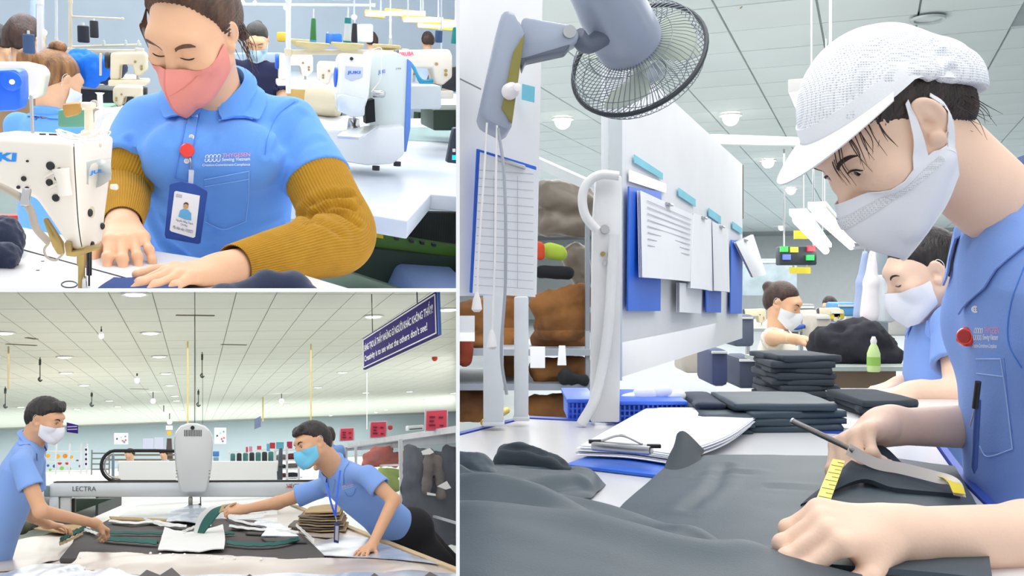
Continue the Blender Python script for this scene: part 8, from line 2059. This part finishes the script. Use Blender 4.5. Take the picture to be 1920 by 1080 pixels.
# measuring tape
YT = mat('tape_yellow', (244, 222, 70), rough=.4, var=.05, vscale=30); tp = thing('measuring_tape', 'yellow measuring tape stretched between the two hands', 'measuring tape', ZC(1545, 920))
mid = [P(1573, 862, 1.27), P(1556, 905, 1.18), P(1536, 955, 1.08), P(1512, 1000, .98)]
def ribbon(pts, w, up, m, name, par, n=20):
    c = catmull(np.array(pts), n); T = np.gradient(c, axis=0); s_ = np.cross(T, up); s_ /= np.linalg.norm(s_, axis=1, keepdims=True); b = MB(); b.grid(np.stack([c-s_*w/2, c+s_*w/2], 1), .0008); return b.build(name, m, par, True), c, s_
rb, cc_, ss = ribbon(mid, .0155, A3(0, -.3, 1), YT, 'stretched_part', tp)
INK = mat('ink_black', (50, 50, 46), rough=.6)
for i in range(1, 19):
    b = MB(); L_ = .0155*(.5 if i % 2 else .9); a_ = cc_[i]-ss[i]*.0077; b.tube([a_+A3(0, -.0004, .0012), a_+ss[i]*L_+A3(0, -.0004, .0012)], .0004, 4); b.build('graduation', INK, tp)
TWB = mat('tape_back', (214, 208, 204), rough=.45); ribbon([P(1590, 842, 1.30), P(1640, 868, 1.30), P(1690, 878, 1.29), P(1750, 893, 1.26), P(1790, 905, 1.22), P(1800, 930, 1.20)], .0155, A3(0, -1, .2), TWB, 'loose_part', tp, 30)
ribbon([P(1768, 897, 1.249), P(1788, 904, 1.215), P(1799, 925, 1.195)], .0158, A3(0, -1, .2), YT, 'yellow_end', tp, 10)
rd = thing('marking_pen', 'slim grey metal marking pen held in the far hand', 'pen', P(1490, 790, 1.33)); b = MB(); b.tube([P(1486, 790, 1.36), P(1575, 832, 1.31), P(1600, 846, 1.30)], [.0042, .0042, .003], 12); b.build('barrel', mat('pen_metal', (128, 124, 122), rough=.25, metal=.7), rd, True); b = MB(); b.tube([P(1484.5, 789.3, 1.361), P(1487.5, 790.7, 1.359)], .0048, 12); b.build('end_ring', STEEL, rd, True)
# second and third woman
w2, H2, _s = simple_person('dark haired woman with ponytail and white mask folding garments', P(1728, 512, 2.75), (-.95, .02, -.42), (-.9, -.35, 0), POLO_C, HAIR_K, 'pony', MASK_W, 1.0, pose=None, h=.009, head_h=.005, eyes='closed',
    joints=(P(1770, 572, 2.78), P(1775, 900, 2.85), P(1740, 600, 2.95), P(1790, 610, 2.62)), arms=((P(1760, 740, 3.0), P(1690, 722, 2.85), A3(-1, -.3, -.2)), (P(1800, 735, 2.5), P(1712, 735, 2.5), A3(-1, .0, -.15))), front=(-.9, -.35, -.3), skin=SKIN_PALE)
b = MB(); b.ball(H2.L(-.02, -.135, .055), (.022, .022, .022), 14, 8); b.build('hair_tie', mat('tie_pink', (240, 170, 176), rough=.7), w2, True)
simple_person('woman in a cream shirt and white mask sorting garments far behind', P(1469, 570, 5.6), (.75, -.5, -.35), (.9, -.4, 0), mat('shirt_cream', (238, 232, 220), rough=.9, var=.03), HAIR_DB, 'bun', MASK_W, 1.0, h=.014, head_h=.01, arms=((P(1450, 632, 5.4), P(1490, 636, 5.2), A3(1, -.1, -.1)), (P(1470, 640, 5.9), P(1505, 638, 5.7), A3(1, 0, -.1))), collar_on=False)
# ================================================================ partitions and assembly
def finish(room):
    Mw = room.M()
    tops = [o for o in room.objs if o.parent is None]
    for o in tops: o.matrix_basis = Mw @ o.matrix_basis
    bpy.context.view_layer.update()
    camp = Vector((0, 0, CAMZ)); dead = set()
    for o in list(room.objs):
        if o.type != 'MESH' or not len(o.data.vertices): continue
        W = o.matrix_world
        bb = [W @ Vector(c) for c in o.bound_box]
        for n in room.planes:                       # keep the side where n.(p - camera) > 0
            dd = [n.dot(p-camp) for p in bb]
            if min(dd) >= 0: continue
            if max(dd) <= 0: dead.add(o); break
            bm = bmesh.new(); bm.from_mesh(o.data)
            Wi = W.inverted()
            bmesh.ops.bisect_plane(bm, geom=bm.verts[:]+bm.edges[:]+bm.faces[:], dist=1e-6, plane_co=Wi @ camp,
                                   plane_no=(W.to_3x3().transposed() @ n), clear_inner=True)
            if len(bm.faces) == 0: bm.free(); dead.add(o); break
            me = o.data.copy() if o.data.users > 1 else o.data
            bm.to_mesh(me); bm.free(); o.data = me
            bb = [W @ v.co for v in me.vertices]
    names = {o: [q for q in room.objs if q.parent == o] for o in room.objs}
    def kill(o):
        for q in names[o]:
            if q not in gone: kill(q)
        gone.add(o)
    gone = set()
    for o in dead:
        if o.parent is not None or not names[o]: kill(o)
    for o in room.objs:                              # empties left without any part
        if o.type == 'EMPTY' and all(q in gone for q in names[o]): gone.add(o)
    for o in gone: bpy.data.objects.remove(o)
    room.objs = [o for o in room.objs if o not in gone]
ex = (DIV_X-960)/F; ez = -(DIV_Y-540)/F
n_left = Vector((-1, ex, 0)).normalized()            # keeps what lies left of the upright partition
n_up = Vector((0, -ez, 1)).normalized()
RA.planes = [n_left, n_up]; RB.planes = [n_left, -n_up]; RC.planes = [-n_left]
for r_ in (RA, RB, RC): finish(r_)
PART = mat('partition_white', (255, 255, 255), rough=0.8, var=0.0)
def wedge(name, a0, a1, quadfn, near):
    V = []; n, fdist = near, 130.0
    for d in (n, fdist): V += quadfn(d)
    me = bpy.data.meshes.new(name)
    me.from_pydata(V, [], [(0, 1, 2, 3), (4, 7, 6, 5), (0, 4, 5, 1), (1, 5, 6, 2), (2, 6, 7, 3), (3, 7, 4, 0)]); me.materials.append(PART)
    bm = bmesh.new(); bm.from_mesh(me); bmesh.ops.recalc_face_normals(bm, faces=bm.faces[:]); bm.to_mesh(me); bm.free()
    o = bpy.data.objects.new(name, me); COL.objects.link(o); o['kind'] = 'structure'
    o['label'] = a1; o['category'] = a0
    return o
wx0, wx1 = (855.0-960)/F, (862.0-960)/F
wy0, wy1 = -(540.5-540)/F, -(547.5-540)/F
wedge('wall_middle', 'wall', 'thin white upright partition between the two left rooms and the right room',
      lambda d: [(wx0*d, d, CAMZ-.45*d), (wx1*d, d, CAMZ-.45*d), (wx1*d, d, CAMZ+.45*d), (wx0*d, d, CAMZ+.45*d)], .55)
wedge('floor_upper', 'floor', 'thin white level partition between the upper left and lower left rooms',
      lambda d: [(-.75*d, d, CAMZ+wy1*d), (wx0*d, d, CAMZ+wy1*d), (wx0*d, d, CAMZ+wy0*d), (-.75*d, d, CAMZ+wy0*d)], 1.3)
